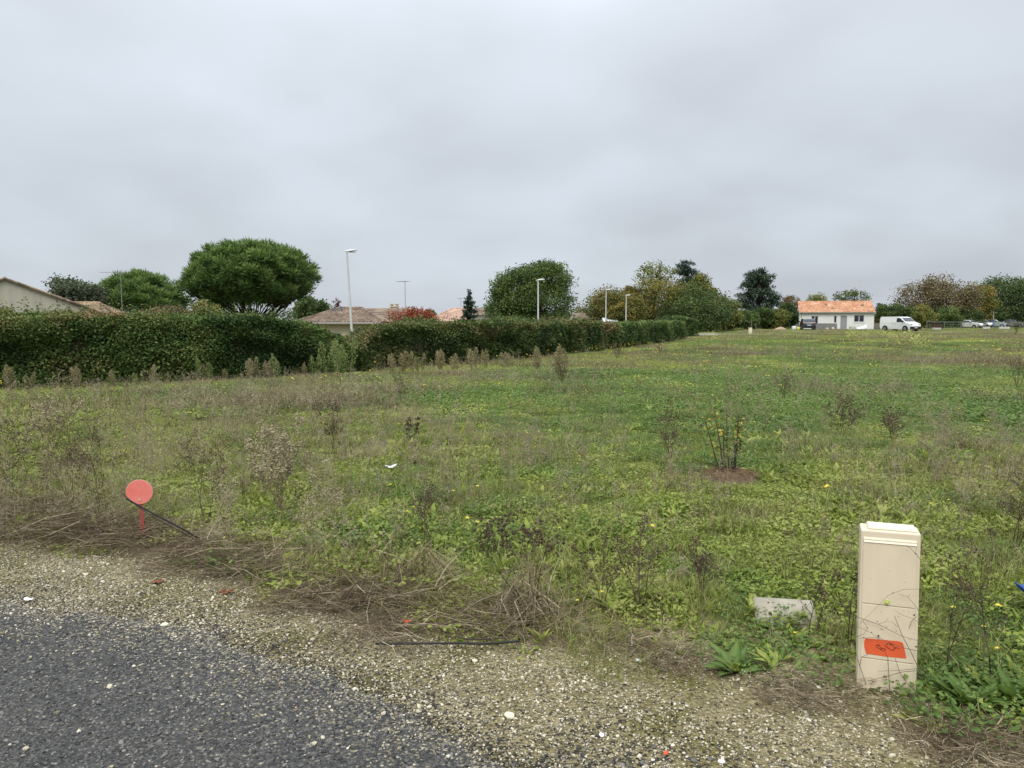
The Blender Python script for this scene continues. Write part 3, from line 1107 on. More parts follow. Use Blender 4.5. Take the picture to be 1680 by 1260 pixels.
# pale yellow mustard in bloom near the new house
mx_, my_ = [], []
for (u, v), r, n in (((1440, 557), 2.0, 26), ((1415, 556), 1.2, 8), ((1472, 556), 1.0, 7), ((1482, 568), 1.0, 9), ((1505, 571), 1.0, 7), ((1170, 562), 1.5, 3)):
    c = G(u, v)
    q = disc_pts(n, 1.0) * np.array([r, r * 1.6]) + np.array([c.x, c.y])
    mx_.append(q[:, 0]); my_.append(q[:, 1])
x, y = np.concatenate(mx_), np.concatenate(my_)
mf = []
for _ in range(3):
    mb = MB()
    p = np.column_stack([disc_pts(26, .25), U(.2, .6, 26)])
    mb.leaves(p, .06, .05, U(0, 6.28, 26), U(-.3, .8, 26), U(-.5, .5, 26), U(.2, .9, 26), 'quad')
    mf.append(mb.mesh('mustard', M['mustard']))
s = U(.8, 1.4, len(x))
scatter('mustard_blossom', mf, np.column_stack([x, y, ground_z(x, y)]), np.column_stack([x * 0, x * 0, U(0, 6.28, len(x))]), np.column_stack([s, s, s]),
        rng.integers(0, 3, len(x)), 'pale yellow mustard blossom in patches in front of the new house', 'blossom')

# straw and dead stalks along the verge
straw = [proto_straw(.22, 90, .10, .36, .0014, .04) for _ in range(3)] + [proto_straw(.25, 70, .16, .46, .0018, .10) for _ in range(3)] + [proto_straw(.2, 150, .03, .14, .0013, .02) for _ in range(2)]
SP_ = []
for (u, v), n, su, sv, kinds in (((60, 850), 190, 110, 26, 1), ((190, 880), 150, 90, 18, 1), ((300, 902), 16, 60, 12, 0), ((420, 930), 70, 60, 18, 1), ((480, 985), 22, 70, 14, 0), ((650, 985), 80, 70, 26, 1),
                                 ((700, 1035), 40, 100, 16, 0), ((850, 1015), 60, 60, 26, 1), ((1090, 1088), 14, 70, 10, 2), ((1000, 1058), 16, 80, 12, 2),
                                 ((1640, 1222), 20, 80, 12, 2), ((1330, 1140), 10, 90, 8, 2), ((560, 990), 40, 120, 16, 2), ((330, 930), 40, 110, 14, 2), ((1540, 1222), 16, 120, 10, 2)):
    for _ in range(max(6, int(n * (.34 if kinds == 2 else .15)))):
        p = G(u + rng.normal(0, su * .6), v + rng.normal(0, sv * .6))
        SP_.append((p.x, p.y, kinds))
SP_ = np.array(SP_)
tt = U(-5, .4, 24)
edge = np.column_stack([tt, veg_edge(tt) + rng.normal(.15, .10, 24), rng.integers(0, 3, 24)])
SP_ = np.vstack([SP_, edge])
idx = np.where(SP_[:, 2] == 2, 6 + rng.integers(0, 2, len(SP_)), np.where(SP_[:, 2] == 1, 3 + rng.integers(0, 3, len(SP_)), rng.integers(0, 3, len(SP_))))
s = U(.6, 1.1, len(SP_))
scatter('dead_straw', straw, np.column_stack([SP_[:, :2], np.maximum(ground_z(SP_[:, 0], SP_[:, 1]), 0.0) + .005]),
        np.column_stack([rng.normal(0, .12, len(SP_)), rng.normal(0, .12, len(SP_)), U(0, 6.28, len(SP_))]), np.column_stack([s, s, s]), idx,
        'tangled mats of dead straw and stalks along the edge of the verge', 'straw')

# loose gravel on the verge, dark chippings on the road
peb = [proto_pebble('pebble', U(.5, .75)) for _ in range(7)]
chp = [proto_pebble('chip', U(.5, .7)) for _ in range(6)]


def strip_points(n, lo, hi, xa, xb, bias=1.0):
    x = U(xa, xb, n)
    t = U(0, 1, n) ** bias
    return x, lo(x) * (1 - t) + hi(x) * t


x, y = strip_points(95000, lambda q: asp_y(q) - .7, lambda q: veg_y(q) + .25, -5.2, 3.0)
v = y - asp_edge(x)
pk = np.clip(.28 + .9 * fbm(x * 2.5, y * 2.5, 51) , 0, 1) * np.where(v < 0, np.exp(v / .22) * .6, 1) * np.where(y > veg_y(x) - .2, .55, 1)
m = U(0, 1, len(x)) < pk
x, y = x[m], y[m]
s = .0040 * np.exp(rng.normal(0, .38, len(x)))
s = np.clip(s, .002, .017)
scatter('loose_gravel', peb, np.column_stack([x, y, flat_z(x, y) + .002 + s * .2 + np.where(y < asp_edge(x), .012, 0)]),
        np.column_stack([rng.normal(0, .3, len(x)), rng.normal(0, .3, len(x)), U(0, 6.28, len(x))]), np.column_stack([s, s, s]), rng.integers(0, 7, len(x)),
        'small cream and buff stones of the gravel verge', 'gravel')
x, y = strip_points(52000, lambda q: np.maximum(asp_y(q) - 2.4, 1.7), lambda q: asp_y(q) + .8, -5.2, 2.2)
v = y - asp_edge(x)
m = U(0, 1, len(x)) < np.where(v > 0, np.exp(-v / .20) * .6, 1)
x, y = x[m], y[m]
s = np.clip(.0056 * np.exp(rng.normal(0, .3, len(x))), .0025, .012)
scatter('asphalt_chippings', chp, np.column_stack([x, y, flat_z(x, y) + .012 + s * .1 - np.where(y > asp_edge(x), .010, 0)]),
        np.column_stack([rng.normal(0, .3, len(x)), rng.normal(0, .3, len(x)), U(0, 6.28, len(x))]), np.column_stack([s, s, s]), rng.integers(0, 6, len(x)),
        'dark grey stone chippings standing out of the asphalt road', 'gravel')
x, y = strip_points(260, lambda q: np.maximum(asp_y(q) - 1.9, 1.7), lambda q: asp_y(q), -4.5, 1.5)
s = np.clip(.0055 * np.exp(rng.normal(0, .4, len(x))), .003, .014)
scatter('stray_pebbles', peb, np.column_stack([x, y, flat_z(x, y) + .014 + s * .3]), np.column_stack([x * 0, x * 0, U(0, 6.28, len(x))]), np.column_stack([s, s, s]),
        rng.integers(0, 7, len(x)), 'stray pale pebbles lying on the asphalt road', 'gravel')

# ------------------------------------------------------------------ hedges
HED_COLS = {
    'mixed': [(0.027, 0.049, 0.018), (0.064, 0.114, 0.033), (0.114, 0.182, 0.049), (0.194, 0.216, 0.073), (0.235, 0.175, 0.085)],
    'brownish': [(0.033, 0.049, 0.021), (0.068, 0.109, 0.034), (0.118, 0.164, 0.049), (0.182, 0.164, 0.073), (0.215, 0.155, 0.080)],
    'far': [(0.036, 0.064, 0.023), (0.082, 0.133, 0.042), (0.140, 0.200, 0.058), (0.216, 0.239, 0.091)],
}
for k_, c_ in HED_COLS.items():
    M['hedge_' + k_] = foliage('hedge_leaf_' + k_, c_, 0.15, 0.7, 0.0, inst=0.0, spec=0.15)


def hedge(name, label, base_px, tops, depth, n, leaf, mat, brown_top=0.2, seed=1, sprigs=60):
    """clipped hedge along base points; tops = heights at those points"""
    pts = [on_ground(u, v) for u, v in base_px]
    P = np.array([p[:] for p in pts])
    seg = np.linalg.norm(np.diff(P[:, :2], axis=0), axis=1)
    cs = np.concatenate([[0], np.cumsum(seg)])
    Ltot = cs[-1]

    def at(s):
        x = np.interp(s, cs, P[:, 0]); y = np.interp(s, cs, P[:, 1]); h = np.interp(s, cs, tops)
        e = .05
        dx = np.interp(s + e, cs, P[:, 0]) - np.interp(s - e, cs, P[:, 0])
        dy = np.interp(s + e, cs, P[:, 1]) - np.interp(s - e, cs, P[:, 1])
        q = np.hypot(dx, dy) + 1e-9
        return x, y, h, -dy / q, dx / q        # normal points to the far side
    o = thing(name, label, 'hedge', (P[0, 0], P[0, 1], 0), 0, 'hedges between the field and the houses')
    org = P[0].copy(); org[2] = 0

    def lump(s, z):
        return .62 * (fbm(s * .8, z * 1.3 + seed * 7, seed, 3) - .5) + .16 * (vnoise(s * 3, z * 3, seed + 5) - .5)

    def topf(s, c):
        return .44 * (fbm(s * .6, c * 1.1 + seed, seed + 9, 3) - .5) + .14 * (vnoise(s * 4.5, c * 4, seed + 3) - .5)
    # leaves: front face, top, back and ends, biased to the outer 25 cm
    side = rng.choice(4, n, p=[.56, .30, .06, .08])
    s = U(0, Ltot, n)
    x, y, h, nx, ny = at(s)
    z = U(0, 1, n) ** .9 * h
    c = np.zeros(n)                                # cross position 0 front .. depth back
    inset = np.abs(rng.normal(0, .11, n))
    f = side == 0
    c[f] = (inset - lump(s, z))[f] + .22 * np.clip(z[f] / h[f] - .7, 0, 1) ** 1 - .05
    t = side == 1
    c[t] = U(-.05, depth + .05, t.sum())
    z[t] = (h + topf(s, c) - inset)[t]
    b = side == 2
    c[b] = depth - inset[b]
    e = side == 3
    s[e] = np.where(U(0, 1, e.sum()) < .5, inset[e] - .1, Ltot - inset[e] + .1)
    c[e] = U(0, depth, e.sum())
    x, y, h, nx, ny = at(s)
    z[e] = U(0, 1, e.sum()) * h[e]
    gzv = ground_z(x, y)
    V = np.column_stack([x + nx * c, y + ny * c, gzv * 0 + z + P[0, 2] * 0 + gzv]) - org
    tone = .39 + .80 * (fbm(s * .55, z * .9 + seed * 3, seed + 21, 3) - .5) + rng.normal(0, .09, n)
    tone = tone + brown_top * smooth(.55, 1.0, z / h) * (vnoise(s * .7, z * 2, seed + 33) > .35) + .25 * (vnoise(s * 1.7, z * 1.7, seed + 40) - .5)
    mb = MB()
    mb.leaves(V, leaf * U(.55, 1.6, n), leaf * .7 * U(.6, 1.5, n), U(0, 6.28, n), rng.normal(.1, .6, n), U(-1, 1, n), np.clip(tone, .03, .97), 'diamond')
    # sprigs standing out of the clipped top
    st = U(0, Ltot, sprigs)
    x, y, h, nx, ny = at(st)
    c = U(0, depth, sprigs)
    a = np.column_stack([x + nx * c, y + ny * c, ground_z(x, y) + h + topf(st, c) - .08]) - org
    L = U(.06, .42, sprigs) * np.clip(h / 1.4, .2, 1) ** 2
    bb = a + np.column_stack([rng.normal(0, .25, (sprigs, 2)) * L[:, None], L])
    k = 7
    rep = np.repeat(np.arange(sprigs), k)
    q = a[rep] + (bb - a)[rep] * U(.1, 1, len(rep))[:, None]
    mb.leaves(q, leaf * U(.7, 1.2, len(rep)), leaf * .6, U(0, 6.28, len(rep)), U(-.2, 1.0, len(rep)), U(-1, 1, len(rep)),
              np.clip(.55 + rng.normal(0, .2, len(rep)), .03, .97), 'diamond')
    part('foliage', mb, M['hedge_' + mat], o)
    # dark lumpy core painted as the shade between leaves, plus stems at the foot
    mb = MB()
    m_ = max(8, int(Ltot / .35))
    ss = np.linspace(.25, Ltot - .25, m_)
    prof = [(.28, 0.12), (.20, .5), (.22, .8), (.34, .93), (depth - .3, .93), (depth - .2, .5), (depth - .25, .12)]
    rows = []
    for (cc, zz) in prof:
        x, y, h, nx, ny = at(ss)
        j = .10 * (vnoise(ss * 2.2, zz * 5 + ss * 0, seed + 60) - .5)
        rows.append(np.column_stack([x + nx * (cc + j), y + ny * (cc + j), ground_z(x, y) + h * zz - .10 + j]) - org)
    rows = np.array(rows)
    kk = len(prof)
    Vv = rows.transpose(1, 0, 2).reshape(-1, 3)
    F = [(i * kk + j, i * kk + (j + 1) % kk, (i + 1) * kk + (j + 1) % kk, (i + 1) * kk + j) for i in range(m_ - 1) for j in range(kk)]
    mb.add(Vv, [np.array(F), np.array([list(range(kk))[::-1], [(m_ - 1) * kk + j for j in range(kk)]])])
    ns = int(Ltot * 3)
    x, y, h, nx, ny = at(U(.1, Ltot - .1, ns))
    c = U(.12, depth * .6, ns)
    A = np.column_stack([x + nx * c, y + ny * c, ground_z(x, y) - .05]) - org
    mb.sticks(A, A + np.column_stack([rng.normal(0, .12, (ns, 2)), U(.4, .8, ns)]), .018, .010, .5, 4)
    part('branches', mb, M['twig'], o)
    return o


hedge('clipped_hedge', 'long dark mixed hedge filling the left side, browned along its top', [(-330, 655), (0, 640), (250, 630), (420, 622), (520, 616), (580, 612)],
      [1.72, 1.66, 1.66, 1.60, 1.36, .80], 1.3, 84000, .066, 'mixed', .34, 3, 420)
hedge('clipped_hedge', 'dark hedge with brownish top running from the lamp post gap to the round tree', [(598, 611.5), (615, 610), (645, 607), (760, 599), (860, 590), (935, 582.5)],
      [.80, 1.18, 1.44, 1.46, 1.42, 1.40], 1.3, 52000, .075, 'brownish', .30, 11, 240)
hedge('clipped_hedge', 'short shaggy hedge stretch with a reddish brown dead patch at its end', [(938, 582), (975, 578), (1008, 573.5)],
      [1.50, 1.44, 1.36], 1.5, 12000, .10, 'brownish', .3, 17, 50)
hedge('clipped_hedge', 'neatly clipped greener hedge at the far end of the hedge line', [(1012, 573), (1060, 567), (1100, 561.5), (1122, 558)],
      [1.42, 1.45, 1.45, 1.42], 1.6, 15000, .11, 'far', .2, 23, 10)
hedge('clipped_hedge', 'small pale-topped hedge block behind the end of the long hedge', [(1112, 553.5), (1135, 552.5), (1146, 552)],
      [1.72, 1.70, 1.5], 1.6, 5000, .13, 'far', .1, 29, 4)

# ------------------------------------------------------------------ trees
SHRUBS = 'shrubs and bushes'
TREES = 'trees beyond the field'


def crown_lobes(cx, cy, cz, rx, ry, rz, n=9, k=(.34, .52), up=-.3, rs=None):
    L = [(cx, cy, cz, rx * .74, ry * .74, rz * .74)]
    for i in range(n):
        a, e = U(0, 6.28), math.asin(U(up, 1))
        f = U(*k)
        q = .62
        L.append((cx + math.cos(a) * math.cos(e) * rx * q, cy + math.sin(a) * math.cos(e) * ry * q, cz + math.sin(e) * rz * q, rx * f, ry * f, rz * f))
    return L


def lobes_points(L, n, shell=.55):
    w = np.array([l[3] * l[5] for l in L])
    k = rng.choice(len(L), n, p=w / w.sum())
    Lk = np.array(L)[k]
    d = rng.normal(0, 1, (n, 3))
    d /= np.linalg.norm(d, axis=1, keepdims=True)
    r = shell + (1 - shell) * U(0, 1, n) ** .6
    P = Lk[:, :3] + d * Lk[:, 3:] * r[:, None]
    inner = np.zeros(n, bool)
    for l in L:
        q = ((P - np.array(l[:3])) / np.array(l[3:]))
        inner |= (np.linalg.norm(q, axis=1) < .5)
    return P[~inner], d[~inner]


def broadleaf(name, label, x, y, lobes, clumps, per, leaf, crad, cols, trunk_r=.15, trunk_top=None, transl=.2, cat='tree', group=TREES, kind='diamond',
              tone_sp=.2, shell=.55, limbs=26, up_tone=.12, flatten=.75, wratio=.7, zbase=None, trunk_name='trunk'):
    zb = gz(x, y) if zbase is None else zbase
    o = thing(name, label, cat, (x, y, zb), 0, group)
    org = np.array([x, y, zb])
    C, D = lobes_points(lobes, clumps, shell)
    zmin, zmax = C[:, 2].min(), C[:, 2].max()
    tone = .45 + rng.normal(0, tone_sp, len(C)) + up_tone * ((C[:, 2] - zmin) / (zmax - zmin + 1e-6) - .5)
    rep = np.repeat(np.arange(len(C)), per)
    P = C[rep] + np.clip(rng.normal(0, 1, (len(rep), 3)), -1.5, 1.5) * np.array([crad, crad, crad * flatten])
    P[:, 2] = np.maximum(P[:, 2], zb + .05)
    n = len(P)
    mb = MB()
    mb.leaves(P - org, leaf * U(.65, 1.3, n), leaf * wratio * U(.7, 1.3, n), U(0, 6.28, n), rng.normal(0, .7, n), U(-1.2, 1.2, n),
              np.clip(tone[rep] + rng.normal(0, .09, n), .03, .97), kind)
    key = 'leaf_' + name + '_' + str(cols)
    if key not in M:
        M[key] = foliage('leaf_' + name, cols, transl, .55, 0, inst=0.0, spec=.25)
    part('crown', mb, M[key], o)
    mb = MB()
    tt = trunk_top if trunk_top is not None else (zmin + .35 * (zmax - zmin)) - zb
    pts = [np.array([0, 0, -.2]), np.array([U(-.1, .1), U(-.1, .1), tt * .5]), np.array([U(-.15, .15), U(-.15, .15), tt])]
    mb.tube(pts, [trunk_r * 1.2, trunk_r, trunk_r * .75], 7)
    sel = rng.choice(len(C), min(limbs, len(C)), replace=False)
    for i in sel:
        e = C[i] - org
        a = pts[2] * U(.75, 1.0)
        m1 = a + (e - a) * .5 + np.array([0, 0, -.06 * np.linalg.norm(e - a)]) + rng.normal(0, .06, 3) * np.linalg.norm(e - a)
        mb.tube([a, m1, e], [trunk_r * .45, trunk_r * .28, trunk_r * .08], 5, caps=False)
    part(trunk_name, mb, M['bark'], o)
    return o


def tree_px(name, label, u0, u1, vtop, vbot, d, clumps, per, leaf, cols, lob=9, crad=None, dep=1.0, **kw):
    """tree whose crown spans pixels u0..u1 and vtop..vbot at distance d"""
    a, b = PX(u0, vtop, d), PX(u1, vbot, d)
    cx, rx = (a.x + b.x) / 2, (b.x - a.x) / 2 * 1.06
    cz, rz = (a.z + b.z) / 2, (a.z - b.z) / 2 * 1.04
    clumps = int(clumps * 1.5)
    L = crown_lobes(cx, d, cz, rx, rx * dep, rz, lob)
    return broadleaf(name, label, cx, d, L, clumps, per, leaf, crad or rx * .13, cols, **kw)


G_DARK = [(0.032, 0.057, 0.019), (0.062, 0.100, 0.030), (0.103, 0.151, 0.043), (0.155, 0.200, 0.059)]
G_MID = [(0.035, 0.068, 0.019), (0.076, 0.127, 0.032), (0.124, 0.186, 0.049), (0.216, 0.243, 0.068)]
G_OLIVE = [(0.062, 0.078, 0.046), (0.111, 0.138, 0.078), (0.169, 0.200, 0.111)]
AUTUMN = [(0.057, 0.081, 0.024), (0.115, 0.138, 0.035), (0.189, 0.189, 0.046), (0.270, 0.213, 0.051), (0.365, 0.236, 0.057)]
YELLOWG = [(0.070, 0.100, 0.027), (0.142, 0.173, 0.043), (0.230, 0.232, 0.059), (0.324, 0.277, 0.078)]
BROWN = [(0.078, 0.065, 0.041), (0.149, 0.119, 0.065), (0.230, 0.165, 0.081), (0.311, 0.203, 0.089)]


# -- umbrella pines
def umbrella_pine(label, u0, u1, vtop, vbot, vfork, d, puffs, per, cols, needle=.24, puff=.42, under=-.25, limbs=46, lop=None):
    a, b = PX(u0, vtop, d), PX(u1, vbot, d)
    cx, rx = (a.x + b.x) / 2, (b.x - a.x) / 2
    top = a.z
    zc = b.z
    rz = top - zc
    zb = gz(cx, d)
    o = thing('umbrella_pine', label, 'tree', (cx, d, zb), 0, TREES)
    org = np.array([cx, d, zb])
    n = puffs
    az = U(0, 6.28, n)
    sn = U(under, 1, n)
    rr = U(.76, 1.0, n) * (1 + .12 * (vnoise(np.cos(az) * 2.4 + 9, np.sin(az) * 2.4 + sn * 3, int(u0)) - .5) * 2)
    cs = np.sqrt(1 - np.clip(sn, -1, 1) ** 2)
    C = np.column_stack([cs * np.cos(az) * rx * rr, cs * np.sin(az) * rx * rr, np.where(sn > 0, sn * rz * rr, sn * rz * .95 * rr)])
    # some puffs inside the dome so that it is not a hollow shell
    k = n // 3
    q = disc_pts(k, .8)
    C = np.vstack([C, np.column_stack([q[:, 0] * rx, q[:, 1] * rx, U(-.1, .65, k) * rz * np.sqrt(1 - (q ** 2).sum(1))])])
    C = C + np.array([cx, d, zc]) - org
    n = len(C)
    rep = np.repeat(np.arange(n), per)
    dv = rng.normal(0, 1, (len(rep), 3))
    dv[:, 2] += .55
    dv /= np.linalg.norm(dv, axis=1, keepdims=True)
    P = C[rep] + dv * puff * U(.25, 1.0, len(rep))[:, None] * np.array([1, 1, .8])
    yaw = np.arctan2(dv[:, 1], dv[:, 0]) + rng.normal(0, .35, len(rep))
    pit = np.arcsin(np.clip(dv[:, 2], -1, 1)) * .6 + .35 + rng.normal(0, .3, len(rep))
    tone = .36 + rng.normal(0, .10, n)[rep] + .34 * dv[:, 2] + rng.normal(0, .07, len(rep))  # lit tops put into the colour: upper needles of each puff lighter
    mb = MB()
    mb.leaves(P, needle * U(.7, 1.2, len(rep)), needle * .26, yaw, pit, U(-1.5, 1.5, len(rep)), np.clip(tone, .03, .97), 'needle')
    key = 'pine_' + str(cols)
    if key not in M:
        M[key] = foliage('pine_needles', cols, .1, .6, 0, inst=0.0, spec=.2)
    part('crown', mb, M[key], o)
    fz = max(.4, PX(u0, vfork, d).z - zb)
    mb = MB()
    mb.tube([(0, 0, -.2), (.05, 0, fz * .5), (0, .05, fz)], [.26, .22, .20], 8)
    low = np.argsort(C[:, 2] + .6 * rng.normal(0, 1, n) * rz * .3)[:int(n * .7)]
    for i in rng.choice(low, limbs, replace=False):
        e = C[i]
        st = np.array([0, 0.0, fz * U(.7, 1.0)])
        h = e - st
        m1 = st + np.array([h[0] * .35, h[1] * .35, h[2] * .28]) + rng.normal(0, .08, 3)
        m2 = st + np.array([h[0] * .72, h[1] * .72, h[2] * .66]) + rng.normal(0, .1, 3)
        mb.tube([st, m1, m2, e], [.060, .036, .022, .008], 5, caps=False)
        for _ in range(4):
            e2 = e + rng.normal(0, .28, 3)
            mb.tube([m2, (m2 + e2) / 2 + rng.normal(0, .05, 3), e2], [.025, .018, .006], 4, caps=False)
    part('trunk', mb, M['bark'], o)
    return o


PINE = [(0.041, 0.076, 0.022), (0.086, 0.149, 0.038), (0.142, 0.223, 0.057), (0.209, 0.290, 0.081)]
umbrella_pine('large rounded umbrella pine with dark limbs rising behind the hedge', 312, 515, 402, 456, 528, 46, 520, 180, PINE, .25, .48, -.86, 60)
umbrella_pine('lower dark green umbrella pine left of the large rounded one', 158, 298, 452, 500, 530, 62, 300, 100, PINE, .28, .5, -.3, 24)
tree_px('olive_tree', 'grey-green loose tree behind the beige gable house', 78, 165, 454, 520, 56, 130, 34, .20, G_OLIVE, 8, transl=.15, tone_sp=.12)
tree_px('rounded_tree', 'dark round tree just right of the large umbrella pine', 478, 536, 489, 535, 74, 90, 34, .24, G_DARK, 6)
tree_px('brown_shrub', 'brownish autumn shrub behind the hedge below the umbrella pines', 232, 312, 503, 540, 40, 110, 30, .11, BROWN, 7, cat='shrub', group=SHRUBS, trunk_r=.05)
tree_px('olive_shrub', 'olive green shrub under the left side of the large umbrella pine', 312, 372, 492, 545, 42, 90, 30, .11, YELLOWG, 6, cat='shrub', group=SHRUBS, trunk_r=.05)
tree_px('round_tree', 'big round dark green tree in the middle with a yellowing patch', 813, 957, 432, 556, 62, 560, 90, .15, G_MID, 20, crad=.36, up_tone=.05, tone_sp=.17, trunk_r=.2)
tree_px('autumn_tree', 'wide orange-tinged tree behind the two middle lamp posts', 950, 1056, 476, 556, 98, 260, 50, .22, AUTUMN, 10, dep=.5)
tree_px('autumn_tree', 'small orange bush tree at the hedge between the two lamp posts', 998, 1040, 497, 540, 93, 100, 40, .2, AUTUMN, 6, dep=.5)
tree_px('autumn_tree', 'bright orange crown peeking out left of the tall yellow-green tree', 1016, 1052, 470, 520, 104, 80, 32, .28, [(0.10, 0.08, 0.02), (0.20, 0.13, 0.03), (0.32, 0.19, 0.04)], 5)
tree_px('autumn_tree', 'tall yellow-green autumn tree in the middle of the copse', 1040, 1142, 450, 560, 102, 330, 52, .23, AUTUMN, 12)
tree_px('birch_tree', 'airy pale green tree with bare twigs above the copse', 1046, 1108, 430, 480, 112, 55, 18, .30, [(0.10, 0.13, 0.03), (0.17, 0.20, 0.05), (0.27, 0.29, 0.10)], 9, shell=.75, limbs=50, trunk_r=.12, trunk_top=9.5)
tree_px('dark_tree', 'dark green wide tree on the right side of the copse', 1092, 1196, 466, 560, 98, 320, 52, .22, G_DARK, 12)
tree_px('pale_tree', 'pale olive tree top between the cedar and the copse edge', 1128, 1176, 456, 520, 108, 110, 32, .30, YELLOWG, 7)
tree_px('yellow_tree', 'yellow-olive round tree between the copse and the dark pine', 1158, 1216, 477, 556, 106, 170, 44, .26, YELLOWG, 8)
# cedar with flat tiers
d_ = 114
L_ = []
for (u, v, hw, hh) in ((1124, 434, 14, 5), (1120, 444, 15, 6), (1130, 446, 16, 6), (1135, 456, 17, 6), (1128, 462, 18, 7), (1138, 470, 14, 8), (1130, 480, 16, 10), (1128, 500, 18, 14)):
    p = PX(u, v, d_)
    L_.append((p.x, d_ + U(-.5, .5), p.z, hw * d_ / FPX, hw * d_ / FPX, hh * d_ / FPX))
broadleaf('cedar_tree', 'dark cedar with drooping tiers sticking out above the copse', PX(1128, 500, d_).x, d_, L_, 210, 40, .28, .30,
          [(0.018, 0.039, 0.027), (0.036, 0.066, 0.045), (0.060, 0.096, 0.063)], .25, 9.0, .08, kind='needle', wratio=.45, flatten=.4)
# tall dark pine
d_ = 126
L_ = []
for (u, v, hw, hh) in ((1243, 448, 13, 9), (1232, 456, 10, 8), (1254, 457, 11, 8), (1243, 464, 20, 9), (1226, 472, 14, 8), (1258, 473, 14, 8), (1244, 482, 26, 9), (1224, 488, 15, 8), (1262, 488, 14, 8), (1245, 500, 30, 10), (1218, 500, 10, 6), (1270, 500, 9, 6), (1245, 512, 28, 8)):
    p = PX(u, v, d_)
    L_.append((p.x, d_ + U(-1, 1), p.z, hw * d_ / FPX, hw * d_ / FPX, hh * d_ / FPX))
broadleaf('dark_pine', 'tall dark conical pine standing alone against the sky', PX(1245, 520, d_).x, d_, L_, 330, 44, .36, .36,
          [(0.021, 0.042, 0.024), (0.042, 0.075, 0.039), (0.072, 0.112, 0.054)], .3, 8.5, .08, kind='needle', wratio=.4, flatten=.55)
# small spruce in front of the pink roofs
d_ = 56
L_ = []
for (v, hw) in ((478, 1.5), (483, 3), (489, 6), (496, 9), (503, 11), (511, 13), (519, 15), (527, 16)):
    p = PX(770, v, d_)
    for k in range(3):
        a = k * 2.1 + v
        w = hw * d_ / FPX
        L_.append((p.x + math.cos(a) * w * .45, d_ + math.sin(a) * w * .45, p.z, w * .65, w * .65, .13))
broadleaf('spruce_tree', 'small slim dark spruce in front of the pink roofed houses', PX(770, 500, d_).x, d_, L_, 240, 22, .14, .08,
          [(0.015, 0.036, 0.021), (0.030, 0.060, 0.033), (0.051, 0.090, 0.045)], .07, 2.9, .05, kind='needle', wratio=.5, flatten=.5, shell=.3)
tree_px('red_shrub', 'bright red autumn shrub showing above the hedge', 638, 716, 510, 545, 40, 130, 34, .09, [(0.16, 0.035, 0.018), (0.30, 0.075, 0.035), (0.42, 0.13, 0.06)], 8, cat='shrub', group=SHRUBS, trunk_r=.05)
tree_px('rounded_shrub', 'rounded dark shrub right of the small spruce', 800, 822, 511, 535, 52, 50, 30, .10, G_DARK, 5, cat='shrub', group=SHRUBS, trunk_r=.05)
tree_px('creeping_shrub', 'light green climbing growth along the hedge top below the round tree', 795, 880, 521, 540, 44, 110, 30, .10, [(0.05, 0.09, 0.022), (0.09, 0.14, 0.034), (0.14, 0.19, 0.05)], 7, cat='shrub', group=SHRUBS, trunk_r=.05)
tree_px('dark_tree', 'dark low tree behind the roof of the cream house', 690, 716, 509, 530, 84, 40, 30, .2, G_DARK, 5)
# bushes closing the back of the field
for (u0, u1, vt, d, cols, lab) in (
        (1180, 1222, 508, 112, G_DARK, 'dark bush at the foot of the yellow-olive tree'),
        (1210, 1246, 512, 116, G_MID, 'mid green bush left below the tall dark pine'),
        (1238, 1275, 506, 118, G_DARK, 'dark evergreen bush directly under the tall dark pine'),
        (1262, 1292, 503, 118, YELLOWG, 'yellow-flecked bush left of the new house'),
        (1276, 1312, 500, 121, G_DARK, 'dark glossy bush touching the left wall of the new house'),
        (1280, 1320, 486, 140, BROWN, 'purplish brown bare bush behind the left roof end of the new house'),
        (1318, 1356, 478, 146, YELLOWG, 'round yellow-green tree behind the ridge of the new house'),
        (1436, 1472, 497, 136, G_DARK, 'dark hedge bush between the new house and the white van'),
        (1462, 1500, 496, 138, G_DARK, 'dark bush standing behind the white van roof'),
        (1440, 1462, 494, 142, G_OLIVE, 'wispy grey-green bush right behind the new house corner'),
        (1498, 1536, 502, 134, YELLOWG, 'light olive bush behind the front of the white van'),
        (1528, 1572, 504, 135, G_MID, 'green bush behind the wire fence under the brown oak'),
        (1566, 1612, 502, 140, G_DARK, 'dark bush behind the parked white hatchback'),
        (1604, 1650, 500, 152, G_DARK, 'dark bush behind the parked pale blue car'),
        (1640, 1700, 500, 154, G_DARK, 'dark bush behind the parked silver car at the right edge')):
    tree_px('garden_bush', lab, u0, u1, vt, 545, d, 110, 44, .24, cols, 7, cat='bush', group='bushes at the back of the field', trunk_r=.06)
tree_px('airy_tree', 'sparse dark tree top showing above the new house roof', 1372, 1428, 474, 505, 150, 34, 26, .34, G_DARK, 8, shell=.8, limbs=34, trunk_r=.14)
tree_px('oak_tree', 'wide brown oak thinning out behind the white van', 1488, 1598, 453, 545, 144, 300, 34, .34, [(0.075, 0.075, 0.038), (0.143, 0.120, 0.057), (0.225, 0.173, 0.078), (0.300, 0.225, 0.105)], 13, limbs=60, trunk_r=.3, shell=.65)
tree_px('golden_tree', 'small golden brown tree between the oak and the green trees', 1580, 1632, 466, 545, 150, 120, 40, .34, AUTUMN, 7)
tree_px('green_tree', 'broad dark green tree at the right edge of the picture', 1612, 1716, 452, 545, 156, 280, 44, .36, G_DARK, 11)
